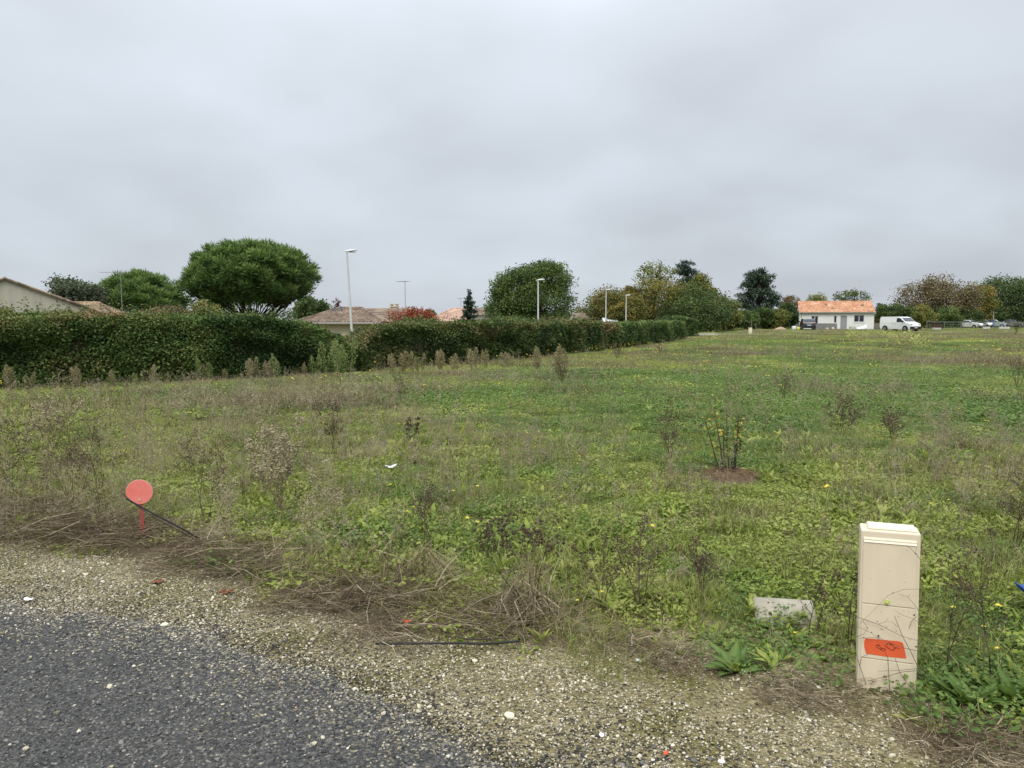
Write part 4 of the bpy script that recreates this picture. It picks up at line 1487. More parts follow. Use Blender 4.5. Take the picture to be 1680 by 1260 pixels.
# far belt of trees beyond, told apart only as a mass
x_, z_ = [], []
mb = MB()
for u in range(-150, 1850, 16):
    if 560 < u < 800:
        continue
    d = U(185, 230)
    p = PX(u, U(503, 512), d)
    L = crown_lobes(p.x, d, p.z - 2.2, U(2.2, 3.6), 2.2, 2.6, 4)
    C, _ = lobes_points(L, 26)
    rep = np.repeat(np.arange(len(C)), 16)
    P = C[rep] + rng.normal(0, .5, (len(rep), 3))
    mb.leaves(P, .5, .4, U(0, 6.28, len(rep)), rng.normal(0, .7, len(rep)), U(-1, 1, len(rep)), np.clip(.45 + rng.normal(0, .15, len(rep)) + U(-.1, .1), .03, .97), 'diamond')
M['belt'] = foliage('leaf_belt', G_DARK, .1, .6, 0, inst=0, spec=.2)
link('far_woodland', mb.mesh('far_woodland', M['belt']), label='far belt of dark trees closing the horizon behind everything', cat='woodland', kind='stuff')
# bare reddish sapling above the cream roof
A, B, RA, RB, S = grow_weed(h=1.3, nb=9, spread=.3, sub=2, r0=.02, seedr=.03, stems=3, fan=.3)
p = PX(551, 508, 58)
o = thing('bare_sapling', 'bare dark red twigs poking above the ridge of the cream house', 'sapling', (p.x, 58, gz(p.x, 58)))
mb = MB()
hh = p.z - gz(p.x, 58) - .5
mb.tube([(0, 0, -.1), (0.02, 0, hh)], [.05, .035], 6)
mb.sticks(A + np.array([0, 0, hh]), B + np.array([0, 0, hh]), RA, RB)
part('trunk', mb, M['bark'], o)
mb = MB()
mb.blobs(S + np.array([0, 0, hh]), .035)
M['redtwig'] = surf('red_buds', (0.11, 0.035, 0.03), (0.07, 0.03, 0.025), 9, .9)
part('buds', mb, M['redtwig'], o)['kind'] = 'stuff'

# ------------------------------------------------------------------ buildings
M['render_beige'] = surf('render_beige', (0.46, 0.43, 0.36), (0.38, 0.35, 0.29), 1.2, .9, bump=.1, streak=(2.5, 2.5, .35))
M['render_cream'] = surf('render_cream', (0.60, 0.52, 0.36), (0.53, 0.46, 0.32), 1.5, .9)
M['render_white'] = surf('render_white', (0.74, 0.735, 0.72), (0.69, 0.685, 0.67), .8, .85)
M['white_frame'] = surf('white_frame', (0.72, 0.72, 0.72), None, 4, .5)
M['pane'] = glass_mat('window_pane', (0.018, 0.022, 0.028), .06)
M['door_grey'] = surf('door_grey', (0.30, 0.31, 0.33), (0.27, 0.28, 0.30), 3, .5)
M['gutter'] = surf('gutter', (0.33, 0.30, 0.26), None, 4, .6)
M['tile_old'] = tile_mat('tile_old', [(0.12, 0.085, 0.058), (0.24, 0.175, 0.115), (0.36, 0.27, 0.17)], 5, 3)
M['tile_brown'] = tile_mat('tile_brown', [(0.13, 0.095, 0.075), (0.22, 0.165, 0.125), (0.34, 0.26, 0.19)], 5, 3)
M['tile_pink'] = tile_mat('tile_pink', [(0.33, 0.20, 0.15), (0.44, 0.29, 0.22), (0.54, 0.39, 0.30)], 5, 3)
M['tile_orange'] = tile_mat('tile_orange', [(0.36, 0.17, 0.095), (0.48, 0.25, 0.145), (0.58, 0.37, 0.24)], 4.5, 2.9)
M['concrete'] = surf('concrete_block', (0.22, 0.22, 0.22), (0.16, 0.16, 0.16), 3, .9)
M['galv'] = surf('galvanised', (0.60, 0.60, 0.59), (0.54, 0.54, 0.53), 3, .5, .1)
M['antenna'] = surf('antenna_metal', (0.30, 0.31, 0.32), None, 3, .5, .5)


def wall_panel(mb, O, ux, nrm, Wd, H, openings, reveal=.18):
    """wall with real openings: O lower corner, ux along, nrm outward"""
    O, ux, nrm = Vector(O), Vector(ux), Vector(nrm)
    xs_ = sorted({0, Wd, *[a for o in openings for a in o[:2]]})
    zs_ = sorted({0, H, *[a for o in openings for a in o[2:4]]})
    P = lambda x, z, dd=0: O + ux * x + Vector((0, 0, z)) - nrm * dd
    for i in range(len(xs_) - 1):
        for j in range(len(zs_) - 1):
            xm, zm = (xs_[i] + xs_[i + 1]) / 2, (zs_[j] + zs_[j + 1]) / 2
            if any(o[0] < xm < o[1] and o[2] < zm < o[3] for o in openings):
                continue
            mb.quad([P(xs_[i], zs_[j])[:], P(xs_[i + 1], zs_[j])[:], P(xs_[i + 1], zs_[j + 1])[:], P(xs_[i], zs_[j + 1])[:]])
    for (a, b, c, d) in openings:
        for (p, q) in (((a, c), (a, d)), ((a, d), (b, d)), ((b, d), (b, c)), ((b, c), (a, c))):
            mb.quad([P(*p)[:], P(*q)[:], P(q[0], q[1], reveal)[:], P(p[0], p[1], reveal)[:]])


def window(parent, O, ux, nrm, op, sashes=1, sill=True, mat='white_frame', name='window'):
    O, ux, nrm = Vector(O), Vector(ux), Vector(nrm)
    a, b, c, d = op
    f = .07
    fr = MB()
    loc = lambda x0, x1, z0, z1, y0, y1: [(O + ux * x + Vector((0, 0, z)) - nrm * y)[:] for z in (z0, z1) for y in (y0, y1) for x in (x0, x1)]
    Fb = np.array([(0, 2, 3, 1), (4, 5, 7, 6), (0, 1, 5, 4), (2, 6, 7, 3), (0, 4, 6, 2), (1, 3, 7, 5)])
    fr.add(loc(a, b, c, c + f, .10, .16), Fb)
    fr.add(loc(a, b, d - f, d, .10, .16), Fb)
    fr.add(loc(a, a + f, c + f, d - f, .10, .16), Fb)
    fr.add(loc(b - f, b, c + f, d - f, .10, .16), Fb)
    wv = (b - a) / sashes
    for k in range(1, sashes):
        fr.add(loc(a + k * wv - f * .7, a + k * wv + f * .7, c + f, d - f, .098, .162), Fb)
    w = part(name, fr, M[mat], parent)
    for k in range(sashes):
        pm = MB()
        pm.quad([(O + ux * x + Vector((0, 0, z)) - nrm * .135)[:] for x, z in ((a + k * wv + f * .5, c + f * .5), (a + (k + 1) * wv - f * .5, c + f * .5), (a + (k + 1) * wv - f * .5, d - f * .5), (a + k * wv + f * .5, d - f * .5))])
        part('pane', pm, M['pane'], w)
    if sill:
        sm = MB()
        sm.add(loc(a - .08, b + .08, c - .08, c - .003, -.06, .12), Fb)
        part('sill', sm, M['render_white'], w)
    return w


def roof_slope(mb, e0, e1, r1, r0, col=.21, course=.34, amp=.035):
    """tiled slope between eave e0-e1 and ridge r0-r1, with tile columns and stepped courses"""
    e0, e1, r0, r1 = [np.array(q, float) for q in (e0, e1, r0, r1)]
    ud = (e1 - e0) / np.linalg.norm(e1 - e0)
    mid = (r0 + r1) / 2 - (e0 + e1) / 2
    up = mid - ud * (mid @ ud)
    SL = np.linalg.norm(up)
    upn = up / SL
    nrm = np.cross(ud, upn)
    nt = max(2, int(SL / course))
    W0 = np.linalg.norm(e1 - e0)
    nc = max(4, int(W0 / col * 4))
    rows = []
    for j in range(nt):
        for tt, lift in ((j / nt, .028), ((j + 1) / nt, 0.0)):
            a = e0 + (r0 - e0) * tt
            b = e1 + (r1 - e1) * tt
            q = np.linspace(0, 1, nc + 1)[:, None]
            p = a + (b - a) * q
            s = (p - e0) @ ud
            off = amp * np.abs(np.sin(np.pi * s / col)) + lift
            rows.append(p + nrm * off[:, None])
    R = np.array(rows)
    nr = len(rows)
    i, j = np.meshgrid(np.arange(nc), np.arange(nr - 1))
    k = (j * (nc + 1) + i).ravel()
    mb.add(R.reshape(-1, 3), np.stack([k, k + 1, k + nc + 2, k + nc + 1], 1))
    # underside and eave edge
    dn = -nrm * .06
    mb.quad([e0 + dn, r0 + dn, r1 + dn, e1 + dn])
    mb.quad([e0 + dn, e1 + dn, e1 + nrm * .01, e0 + nrm * .01])
    mb.quad([e0 + dn, e0 + nrm * .01, r0 + nrm * .01, r0 + dn])
    mb.quad([e1 + dn, r1 + dn, r1 + nrm * .01, e1 + nrm * .01])


def ridge_caps(mb, a, b, r=.11, step=.4):
    a, b = np.array(a, float), np.array(b, float)
    n = max(1, int(np.linalg.norm(b - a) / step))
    for k in range(n):
        mb.tube([a + (b - a) * (k / n), a + (b - a) * ((k + 1) / n + .01)], [r, r * .85], 7)


def tv_antenna(parent, base, h, boom, yaw, name='antenna'):
    mb = MB()
    b = np.array(base, float)
    mb.tube([b, b + np.array([0, 0, h])], [.025, .02], 6)
    c, s = math.cos(yaw), math.sin(yaw)
    t = b + np.array([0, 0, h - .03])
    mb.tube([t - np.array([c, s, 0]) * boom * .25, t + np.array([c, s, 0]) * boom * .75], .016, 5)
    for k in range(7):
        q = t + np.array([c, s, 0]) * boom * (-.25 + k / 6)
        l = .32 - .02 * k
        mb.tube([q - np.array([-s, c, 0]) * l, q + np.array([-s, c, 0]) * l], .009, 4)
    return part(name, mb, M['antenna'], parent)


def chimney(parent, x, y, z0, z1, mat='render_cream', w=.5):
    mb = MB()
    mb.box(x - w / 2, x + w / 2, y - w / 2, y + w / 2, z0, z1 - .22)
    mb.box(x - w * .62, x + w * .62, y - w * .62, y + w * .62, z1 - .22, z1 - .15)
    for sx in (-.35, .35):
        for sy in (-.35, .35):
            mb.box(x + sx * w - .05, x + sx * w + .05, y + sy * w - .05, y + sy * w + .05, z1 - .15, z1 - .05)
    mb.box(x - w * .6, x + w * .6, y - w * .6, y + w * .6, z1 - .05, z1)
    return part('chimney', mb, M[mat], parent)


def gable_house(name, label, loc, rotz, Wd, D, H, rise, wall, tile, fronts=(), doors=(), over=.35, ridge_along_x=True, sides=(), hip=None):
    """box house, front wall on y=0 facing -y; ridge along x, or along y when the gable faces the front"""
    o = thing(name, label, 'house', loc, rotz, 'houses')
    mb = MB()
    ops = [f[:4] for f in fronts] + [d_[:4] for d_ in doors]
    wall_panel(mb, (0, 0, 0), (1, 0, 0), (0, -1, 0), Wd, H, ops)
    wall_panel(mb, (Wd, 0, 0), (0, 1, 0), (1, 0, 0), D, H, [])
    wall_panel(mb, (Wd, D, 0), (-1, 0, 0), (0, 1, 0), Wd, H, [])
    wall_panel(mb, (0, D, 0), (0, -1, 0), (-1, 0, 0), D, H, [])
    rf = MB()
    if ridge_along_x:
        if hip is None:
            mb.quad([(0, 0, H), (0, D / 2, H + rise), (0, D, H)])
            mb.quad([(Wd, 0, H), (Wd, D, H), (Wd, D / 2, H + rise)])
            k = rise / (D / 2) * over
            roof_slope(rf, (-.12, -over, H - k + .08), (Wd + .12, -over, H - k + .08), (Wd + .12, D / 2, H + rise + .08), (-.12, D / 2, H + rise + .08))
            roof_slope(rf, (Wd + .12, D + over, H - k + .08), (-.12, D + over, H - k + .08), (-.12, D / 2, H + rise + .08), (Wd + .12, D / 2, H + rise + .08))
            ridge_caps(rf, (-.12, D / 2, H + rise + .10), (Wd + .12, D / 2, H + rise + .10))
        else:
            k = rise / (D / 2) * over
            ov = over
            z0, z1 = H - k + .08, H + rise + .08
            a, b = hip
            roof_slope(rf, (-ov, -ov, z0), (Wd + ov, -ov, z0), (Wd - b, D / 2, z1), (a, D / 2, z1))
            roof_slope(rf, (Wd + ov, D + ov, z0), (-ov, D + ov, z0), (a, D / 2, z1), (Wd - b, D / 2, z1))
            roof_slope(rf, (Wd + ov, -ov, z0), (Wd + ov, D + ov, z0), (Wd - b, D / 2 + .02, z1), (Wd - b, D / 2 - .02, z1))
            roof_slope(rf, (-ov, D + ov, z0), (-ov, -ov, z0), (a, D / 2 - .02, z1), (a, D / 2 + .02, z1))
            ridge_caps(rf, (a, D / 2, z1 + .02), (Wd - b, D / 2, z1 + .02))
            ridge_caps(rf, (Wd + ov, -ov, z0 + .03), (Wd - b, D / 2, z1 + .03), .10)
            ridge_caps(rf, (-ov, -ov, z0 + .03), (a, D / 2, z1 + .03), .10)
        eave = [((-.12, -over - .07, H - k + .03), (Wd + .12, -over - .07, H - k + .03))]
    else:
        mb.quad([(0, 0, H), (Wd, 0, H), (Wd / 2, 0, H + rise)])
        mb.quad([(0, D, H), (Wd / 2, D, H + rise), (Wd, D, H)])
        k = rise / (Wd / 2) * over
        roof_slope(rf, (Wd + over, -.14, H - k + .08), (Wd + over, D + .14, H - k + .08), (Wd / 2, D + .14, H + rise + .08), (Wd / 2, -.14, H + rise + .08))
        roof_slope(rf, (-over, D + .14, H - k + .08), (-over, -.14, H - k + .08), (Wd / 2, -.14, H + rise + .08), (Wd / 2, D + .14, H + rise + .08))
        ridge_caps(rf, (Wd / 2, -.14, H + rise + .10), (Wd / 2, D + .14, H + rise + .10))
        ridge_caps(rf, (Wd + over, -.13, H - k + .12), (Wd / 2, -.13, H + rise + .12), .07)
        ridge_caps(rf, (-over, -.13, H - k + .12), (Wd / 2, -.13, H + rise + .12), .07)
        eave = [((Wd + over + .07, -.1, H - k + .03), (Wd + over + .07, D, H - k + .03))]
    part('wall', mb, M[wall], o)
    roof = part('roof', rf, M[tile], o)
    gm = MB()
    for a, b in eave:
        gm.tube([a, b], .06, 8)
    part('gutter', gm, M['gutter'], o)
    for f in fronts:
        window(o, (0, 0, 0), (1, 0, 0), (0, -1, 0), f[:4], f[4], f[5])
    for d_ in doors:
        a, b, c, e = d_[:4]
        dm = MB()
        dm.box(a + .003, b - .003, .10, .15, c + .003, e - .003)
        for zz in (.25, .75, 1.25, 1.72):
            dm.box(a + .12, b - .12, .088, .0998, c + zz, c + zz + .36)
        dd = part('door', dm, M['door_grey'], o)
        hm = MB()
        hm.tube([(b - .14, .05, c + 1.02), (b - .04, .05, c + 1.02)], .014, 6)
        hm.box(b - .08, b - .05, .05, .099, c + .98, c + 1.06)
        part('handle', hm, M['antenna'], dd)
    return o


# beige gable house at the left edge
d_ = 45
ga = math.radians(33)
ap = PX(8, 460, d_)
gb = -1.25
hs = 6.2
for _ in range(6):      # half width so that the right eave falls where the photo shows it
    yr = d_ + hs * math.sin(ga)
    hs *= (PX(176, 519, yr).x - ap.x) / (hs * math.cos(ga))
ev = PX(176, 519, d_ + hs * math.sin(ga))
o = gable_house('beige_house', 'beige house whose plain stained gable end shows at the far left', (ap.x - hs * math.cos(ga), d_ - hs * math.sin(ga), gb), ga, hs * 2, 9.5, ev.z - gb, ap.z - ev.z, 'render_beige', 'tile_brown', over=.15, ridge_along_x=False)
mb = MB()
mb.tube([(hs * 2 + .02, -.06, .1), (hs * 2 + .02, -.06, ev.z - gb - .1)], .045, 8)
part('downpipe', mb, M['white_frame'], o)
# little tiled roof behind it with the tall aerial
d_ = 53
a, b = PX(138, 499, d_), PX(196, 499, d_)
zb = gz(a.x, d_)
o = gable_house('tiled_house', 'low house with weathered ochre tile roof beside the beige gable', (a.x - 1.2, d_ - 3.0, zb), math.radians(16), 4.4, 6.4, PX(150, 521, d_ - 3).z - zb, a.z - PX(150, 521, d_ - 3).z, 'render_beige', 'tile_old', hip=(.3, 1.6))
p = PX(200, 500, 54.5)
q = Matrix.Rotation(-math.radians(16), 4, 'Z') @ Vector((p.x - (a.x - 1.2), 54.5 - (d_ - 3.0), 0))
tv_antenna(o, (q.x, q.y, 1.0), PX(200, 446, 54.5).z - zb - 1.0, 1.9, math.radians(180 - 16))
# cream house with hipped roof behind the hedge gap
d_ = 44
zb = gz(-8, d_)
a, b = PX(486, 531, d_), PX(632, 531, d_)
Wd = b.x - a.x - .7
Hh = PX(500, 531, d_).z - zb
rz = PX(500, 507, d_ + 4.2).z - zb
o = gable_house('cream_house', 'cream house with mottled hipped tile roof behind the dip in the hedge', (a.x + .35, d_, zb), 0, Wd, 8.4, Hh + .05, rz - Hh - .10, 'render_cream', 'tile_brown',
                fronts=[(Wd - 1.45, Wd - 1.15, Hh - 1.0, Hh - .5, 1, True), (1.0, 2.2, Hh - 1.6, Hh - .5, 2, True)], hip=(1.2, 1.75))
mb = MB()
mb.box(1.0, 1.5, 3.2, 3.6, Hh + (rz - Hh) * .75, Hh + (rz - Hh) * .75 + .28)
part('roof_vent', mb, M['concrete'], o)
# rear wing with the chimney and aerial
d2 = 50
a2, b2 = PX(575, 508, d2 + 3.4), PX(672, 508, d2 + 3.4)
z2 = gz(-5, d2)
Hw = PX(620, 529, d2).z - z2
o = gable_house('rear_wing_house', 'brown tiled house wing with a small chimney behind the cream house', (a2.x, d2, z2), 0, b2.x - a2.x, 6.8, Hw, a2.z - z2 - Hw - .1, 'render_cream', 'tile_brown', over=.3)
cx_ = PX(647, 508, d2 + 3.9).x - a2.x
chimney(o, cx_, 3.9, Hw + .3, PX(647, 498.5, d2 + 3.9).z - z2)
ax_ = PX(665, 508, d2 + 4.2).x - a2.x
tv_antenna(o, (ax_, 4.2, Hw), PX(665, 461, d2 + 4.2).z - z2 - Hw, .9, 2.6)
# pink roofed houses further off
d_ = 76
a, b = PX(704, 527, d_), PX(762, 527, d_)
zb = gz(a.x, d_)
Hh = 2.5
o = gable_house('pink_roof_house', 'house with pale pink tile roof behind the red shrub', (a.x, d_, PX(720, 527, d_).z - Hh), math.radians(-4), b.x - a.x, 7, Hh, PX(720, 508, d_ + 3.5).z - PX(720, 527, d_).z, 'render_cream', 'tile_pink', hip=(1.8, .2))
tv_antenna(o, (2.6, 4.0, 2.6), PX(750, 489, d_ + 4).z - PX(720, 527, d_).z - .1, .8, 2.2)
d_ = 84
a, b = PX(764, 516, d_), PX(818, 516, d_)
o = gable_house('brown_roof_house', 'white walled house with dull brown roof just left of the big round tree', (a.x, d_, PX(780, 516, d_).z - 3.0), 0, b.x - a.x, 7, 3.0, PX(780, 508, d_ + 3.5).z - PX(780, 516, d_).z, 'render_white', 'tile_brown',
                fronts=[(1.2, 2.1, 1.5, 2.5, 2, False)])
d_ = 94
a, b = PX(940, 522, d_), PX(962, 522, d_)
o = gable_house('far_white_house', 'far pale house corner between the round tree and the copse', (a.x, d_, PX(950, 522, d_).z - 2.6), 0, b.x - a.x, 5, 2.6, .4, 'render_white', 'tile_brown', fronts=[(.6, 1.3, 1.4, 2.3, 1, False)])
d_ = 92
a, b = PX(992, 529, d_), PX(1013, 529, d_)
M['roof_white'] = surf('roof_white', (0.72, 0.76, 0.80), None, 3, .4)
o = gable_house('white_shed', 'small white roofed shed just visible over the hedge under the left of two lamp posts', (a.x, d_, PX(1000, 529, d_).z - 2.3), 0, b.x - a.x, 3, 2.3, .35, 'render_white', 'roof_white', over=.2)

# new white house
d_ = 118
hr = math.radians(-17)
a = PX(1312, 512, d_)
zb = PX(1330, 543.5, d_).z
hx, hy = math.cos(hr), math.sin(hr)


def front(u):
    """distance along the house front seen at photo column u"""
    k = (u - PHOTO_W / 2) / FPX * CP
    return (k * d_ - a.x) / (hx - k * hy)


Wd = front(1434)
Hh = a.z - zb
X = front
Z = lambda v: (543.5 - v) / 31.5 * Hh
NEW = gable_house('new_white_house', 'new small white house with orange tile roof at the far end of the field', (a.x, d_, zb), hr, Wd, 8.0, Hh, PX(1310, 495, d_ + 4).z - zb - Hh - .1, 'render_white', 'tile_orange',
                  fronts=[(X(1331), X(1342.5), Z(533), Z(518.5), 2, False), (X(1368), X(1373), Z(530), Z(518), 1, False), (X(1401), X(1418), Z(528.5), Z(517), 2, True)],
                  doors=[(X(1379), X(1389.5), .03, Z(518))], over=.3)
mb = MB()
mb.tube([(.25, -.06, .05), (.25, -.06, Hh - .1)], .045, 8)
part('downpipe', mb, M['gutter'], NEW)
for (u, v) in ((1357, 501), (1366, 508), (1417, 503)):
    t = (512 - v) / 17.0
    mb = MB()
    zz = Hh + (PX(1310, 495, d_ + 4).z - zb - Hh) * t + .1
    mb.box(X(u) - .16, X(u) + .16, 4.0 * t - .12, 4.0 * t + .16, zz - .05, zz + .14)
    part('roof_vent', mb, M['concrete'], NEW)

# ------------------------------------------------------------------ lamp posts


def lamp_post(label, u, vtop, d, lean=0.0, arm=.55, sgn=1):
    p = PX(u, vtop, d)
    zb = gz(p.x, d)
    h = p.z - zb
    o = thing('lamp_post', label, 'lamp post', (p.x - lean * h, d, zb), 0, 'street lamps along the estate road')
    mb = MB()
    mb.tube([(-.0, 0, -.1), (lean * h * .5, 0, h * .5), (lean * h, 0, h - .02)], [.075, .06, .045], 10)
    mb.tube([(0, 0, -.05), (0, 0, .5)], [.10, .10], 10)
    part('pole', mb, M['galv'], o)
    hm = MB()
    secs = [(-.12, .05, .03), (.0, .07, .05), (.15, .13, .075), (arm * .6, .15, .07), (arm * .9, .11, .045), (arm, .04, .02)]
    V, F = [], []
    for x, w, t in secs:
        for k in range(8):
            an = k * math.pi / 4
            V.append((lean * h + sgn * x, w * math.cos(an), h + .02 + x * .10 + t * math.sin(an) * (1 if math.sin(an) > 0 else .6)))
    for i in range(len(secs) - 1):
        for k in range(8):
            F.append((i * 8 + k, i * 8 + (k + 1) % 8, (i + 1) * 8 + (k + 1) % 8, (i + 1) * 8 + k))
    hm.add(V, [np.array(F), np.array([list(range(8)), [(len(secs) - 1) * 8 + k for k in range(8)]])])
    hd = part('lamp_head', hm, M['white_frame'], o, True)
    gm = MB()
    x0, x1 = lean * h + sgn * .12, lean * h + sgn * arm * .85
    gm.box(min(x0, x1), max(x0, x1), -.09, .09, h - .035, h - .012)
    part('lamp_glass', gm, M['door_grey'], hd)
    return o


lamp_post('tall leaning street lamp right of the large umbrella pine', 569, 413, 39, -.045, .5)
lamp_post('street lamp standing in front of the big round tree', 883, 460, 54, 0, .45)
lamp_post('street lamp at the left end of the orange-tinged tree', 994.5, 476, 78, .003, .5)
lamp_post('shortest street lamp, right of the pair before the autumn trees', 1027.5, 485, 84, .004, .45)
p = PX(1410.5, 460, 142)
o = thing('mast', 'thin grey mast rising behind the roof of the new house', 'mast', (p.x, 142, gz(p.x, 142)))
mb = MB()
mb.tube([(0, 0, -.1), (0, 0, p.z - gz(p.x, 142))], [.09, .05], 8)
part('pole', mb, M['galv'], o)
mb = MB()
mb.box(-.22, .28, -.08, .08, p.z - gz(p.x, 142) - .08, p.z - gz(p.x, 142) + .06)
part('mast_head', mb, M['galv'], o)

# ------------------------------------------------------------------ vehicles
M['paint_white'] = surf('paint_white', (0.80, 0.81, 0.82), (0.77, 0.78, 0.79), 1, .25, 0, 0, None, .5, coat=.5)
M['paint_dark'] = surf('paint_dark', (0.055, 0.058, 0.068), None, 1, .25, .3, 0, None, .5, coat=.6)
M['paint_silver'] = surf('paint_silver', (0.42, 0.44, 0.46), None, 1, .3, .5, 0, None, .5, coat=.5)
M['paint_blue'] = surf('paint_blue', (0.52, 0.60, 0.68), None, 1, .3, .2, 0, None, .5, coat=.5)
M['plastic_black'] = surf('plastic_black', (0.022, 0.022, 0.024), None, 4, .6)
M['tyre'] = surf('tyre', (0.020, 0.020, 0.020), None, 10, .85)
M['alloy'] = surf('alloy', (0.40, 0.40, 0.41), None, 4, .35, .7)
M['lens_clear'] = surf('lens_clear', (0.62, 0.64, 0.66), None, 3, .1, .2)
M['lens_red'] = surf('lens_red', (0.30, 0.02, 0.02), None, 3, .15)
M['plate'] = surf('number_plate', (0.70, 0.70, 0.68), None, 3, .5)
M['car_glass'] = glass_mat('car_glass', (0.035, 0.042, 0.048), .05)
M['plate_rear'] = surf('number_plate_rear', (0.62, 0.66, 0.72), None, 3, .5)


def vehicle(name, label, cat, loc, rotz, outline, belt_i, Wd, tum, paint, wheels, wr, screens, side_windows, group, rear_lights, front_lights, bumpers, handles=()):
    """outline: (x, z) points counter-clockwise from the rear bottom; belt_i = indices of front and rear belt points"""
    o = thing(name, label, cat, loc, rotz, group)
    zb = (outline[belt_i[0]][1] + outline[belt_i[1]][1]) / 2
    Lh = max(abs(q[0]) for q in outline)

    def hw(x, z):
        w = Wd / 2
        if z > zb:
            w -= (z - zb) * tum
        if z < .35:
            w -= .06
        return w * (1 - .10 * (abs(x) / Lh) ** 6)
    n = len(outline)
    V = [(x, -hw(x, z), z) for x, z in outline] + [(x, hw(x, z), z) for x, z in outline]
    i0, i1 = belt_i
    low = list(range(0, i0 + 1)) + list(range(i1, n))
    up = list(range(i0, i1 + 1))
    mb = MB()
    mb.add(V, np.array([(i, (i + 1) % n, (i + 1) % n + n, i + n) for i in range(n)]))
    me = bpy.data.meshes.new('body')
    faces = [(i, (i + 1) % n, (i + 1) % n + n, i + n) for i in range(n)]
    faces += [tuple(low[::-1]), tuple(q + n for q in low), tuple(up[::-1]), tuple(q + n for q in up)]
    me.from_pydata(V, [], faces)
    me.materials.append(M[paint])
    bm = bmesh.new()
    bm.from_mesh(me)
    bmesh.ops.recalc_face_normals(bm, faces=bm.faces)
    bmesh.ops.bevel(bm, geom=[e for e in bm.edges if e.calc_face_angle(0) > .25], offset=.045, segments=2, affect='EDGES', profile=.6)
    bmesh.ops.triangulate(bm, faces=[f for f in bm.faces if len(f.verts) > 4])
    bm.to_mesh(me)
    bm.free()
    body = link('body', me, o)
    for sgn in (-1, 1):
        for poly in side_windows:
            m_ = MB()
            m_.quad([(x, sgn * (hw(x, z) + .006), z) for x, z in poly])
            part('side_window', m_, M['car_glass'], o)
        for (hx, hz) in handles:
            m_ = MB()
            m_.box(hx - .09, hx + .09, min(sgn * (Wd / 2 + .004), sgn * (Wd / 2 + .03)), max(sgn * (Wd / 2 + .004), sgn * (Wd / 2 + .03)), hz - .02, hz + .02)
            part('door_handle', m_, M['plastic_black'], body)
        # door mirror
        mxp = [q for q in side_windows[0]]
        fx = max(q[0] for q in mxp)
        fz = min(q[1] for q in mxp)
        m_ = MB()
        ya, yb = sgn * (hw(fx, fz) + .02), sgn * (hw(fx, fz) + .22)
        m_.box(fx - .12, fx + .0, min(ya, yb), max(ya, yb), fz - .02, fz + .18)
        part('mirror', m_, M['plastic_black'], o)
    for (x0, z0, x1, z1, kname) in screens:
        nx, nz = -(z1 - z0), (x1 - x0)
        q = math.hypot(nx, nz)
        cx, cz = (x0 + x1) / 2, (z0 + z1) / 2
        sg = 1 if (nx * cx + nz * (cz - .8)) > 0 else -1
        ox, oz = sg * nx / q * .007, sg * nz / q * .007
        m_ = MB()
        i = .09
        m_.quad([(x0 + ox, -hw(x0, z0) + i, z0 + oz), (x0 + ox, hw(x0, z0) - i, z0 + oz), (x1 + ox, hw(x1, z1) - i, z1 + oz), (x1 + ox, -hw(x1, z1) + i, z1 + oz)])
        part(kname, m_, M['car_glass'], o)
    for wx in wheels:
        for sgn in (-1, 1):
            y0, y1 = sgn * (Wd / 2 - .20), sgn * (Wd / 2 + .012)
            ar = MB()
            ar.tube([(wx, sgn * (Wd / 2 - .1), wr), (wx, sgn * (Wd / 2 + .004), wr)], wr * 1.17, 20)
            part('wheel_arch', ar, M['plastic_black'], o)
            wm = MB()
            wm.tube([(wx, y0, wr), (wx, y1, wr)], wr, 20)
            whl = part('wheel', wm, M['tyre'], o)
            rm = MB()
            rm.tube([(wx, y1 - sgn * .01, wr), (wx, y1 + sgn * .008, wr)], wr * .62, 14)
            part('rim', rm, M['alloy'], whl)
    for (x0, x1, z0, z1, w, k) in bumpers:
        m_ = MB()
        m_.box(x0, x1, -Wd / 2 * w, Wd / 2 * w, z0, z1)
        part('bumper' if k != 'plate' and k != 'plate_rear' else 'number_plate', m_, M['plastic_black' if k == 'bumper' else k], o)
    for lights, mt, nm in ((rear_lights, 'lens_red', 'tail_light'), (front_lights, 'lens_clear', 'headlight')):
        for (x0, x1, y0, y1, z0, z1) in lights:
            for sgn in (-1, 1):
                m_ = MB()
                m_.box(x0, x1, min(sgn * y0, sgn * y1), max(sgn * y0, sgn * y1), z0, z1)
                part(nm, m_, M[mt], o)
    return o


def gp(u, v, d):
    p = PX(u, v, d)
    return (p.x, d, gz(p.x, d))


VAN = [(-2.42, .26), (2.30, .24), (2.47, .40), (2.47, .74), (2.30, 1.02), (1.66, 1.18), (.86, 1.80), (.45, 1.89), (-2.28, 1.88), (-2.43, 1.78), (-2.48, 1.12), (-2.48, .45)]
p = PX(1476, 541, 102)
vehicle('white_van', 'white panel van parked beside the new white house', 'van', (p.x, 102, gz(p.x, 102) + .02), math.radians(-68), VAN, (5, 10), 1.92, .10, 'paint_white', (-1.55, 1.62), .34,
        [(1.58, 1.25, .93, 1.75, 'windscreen')], [[(1.42, 1.20), (.30, 1.20), (.30, 1.70), (.80, 1.72)]], 'vehicles beyond the field',
        [(-2.49, -2.46, .78, .90, 1.0, 1.5)], [(2.36, 2.45, .52, .88, .80, .98)],
        [(2.40, 2.50, .26, .62, .97, 'bumper'), (2.503, 2.52, .42, .53, .27, 'plate'), (-2.53, -2.46, .30, .55, .96, 'bumper')], [(.1, 1.06), (-.35, 1.06)])
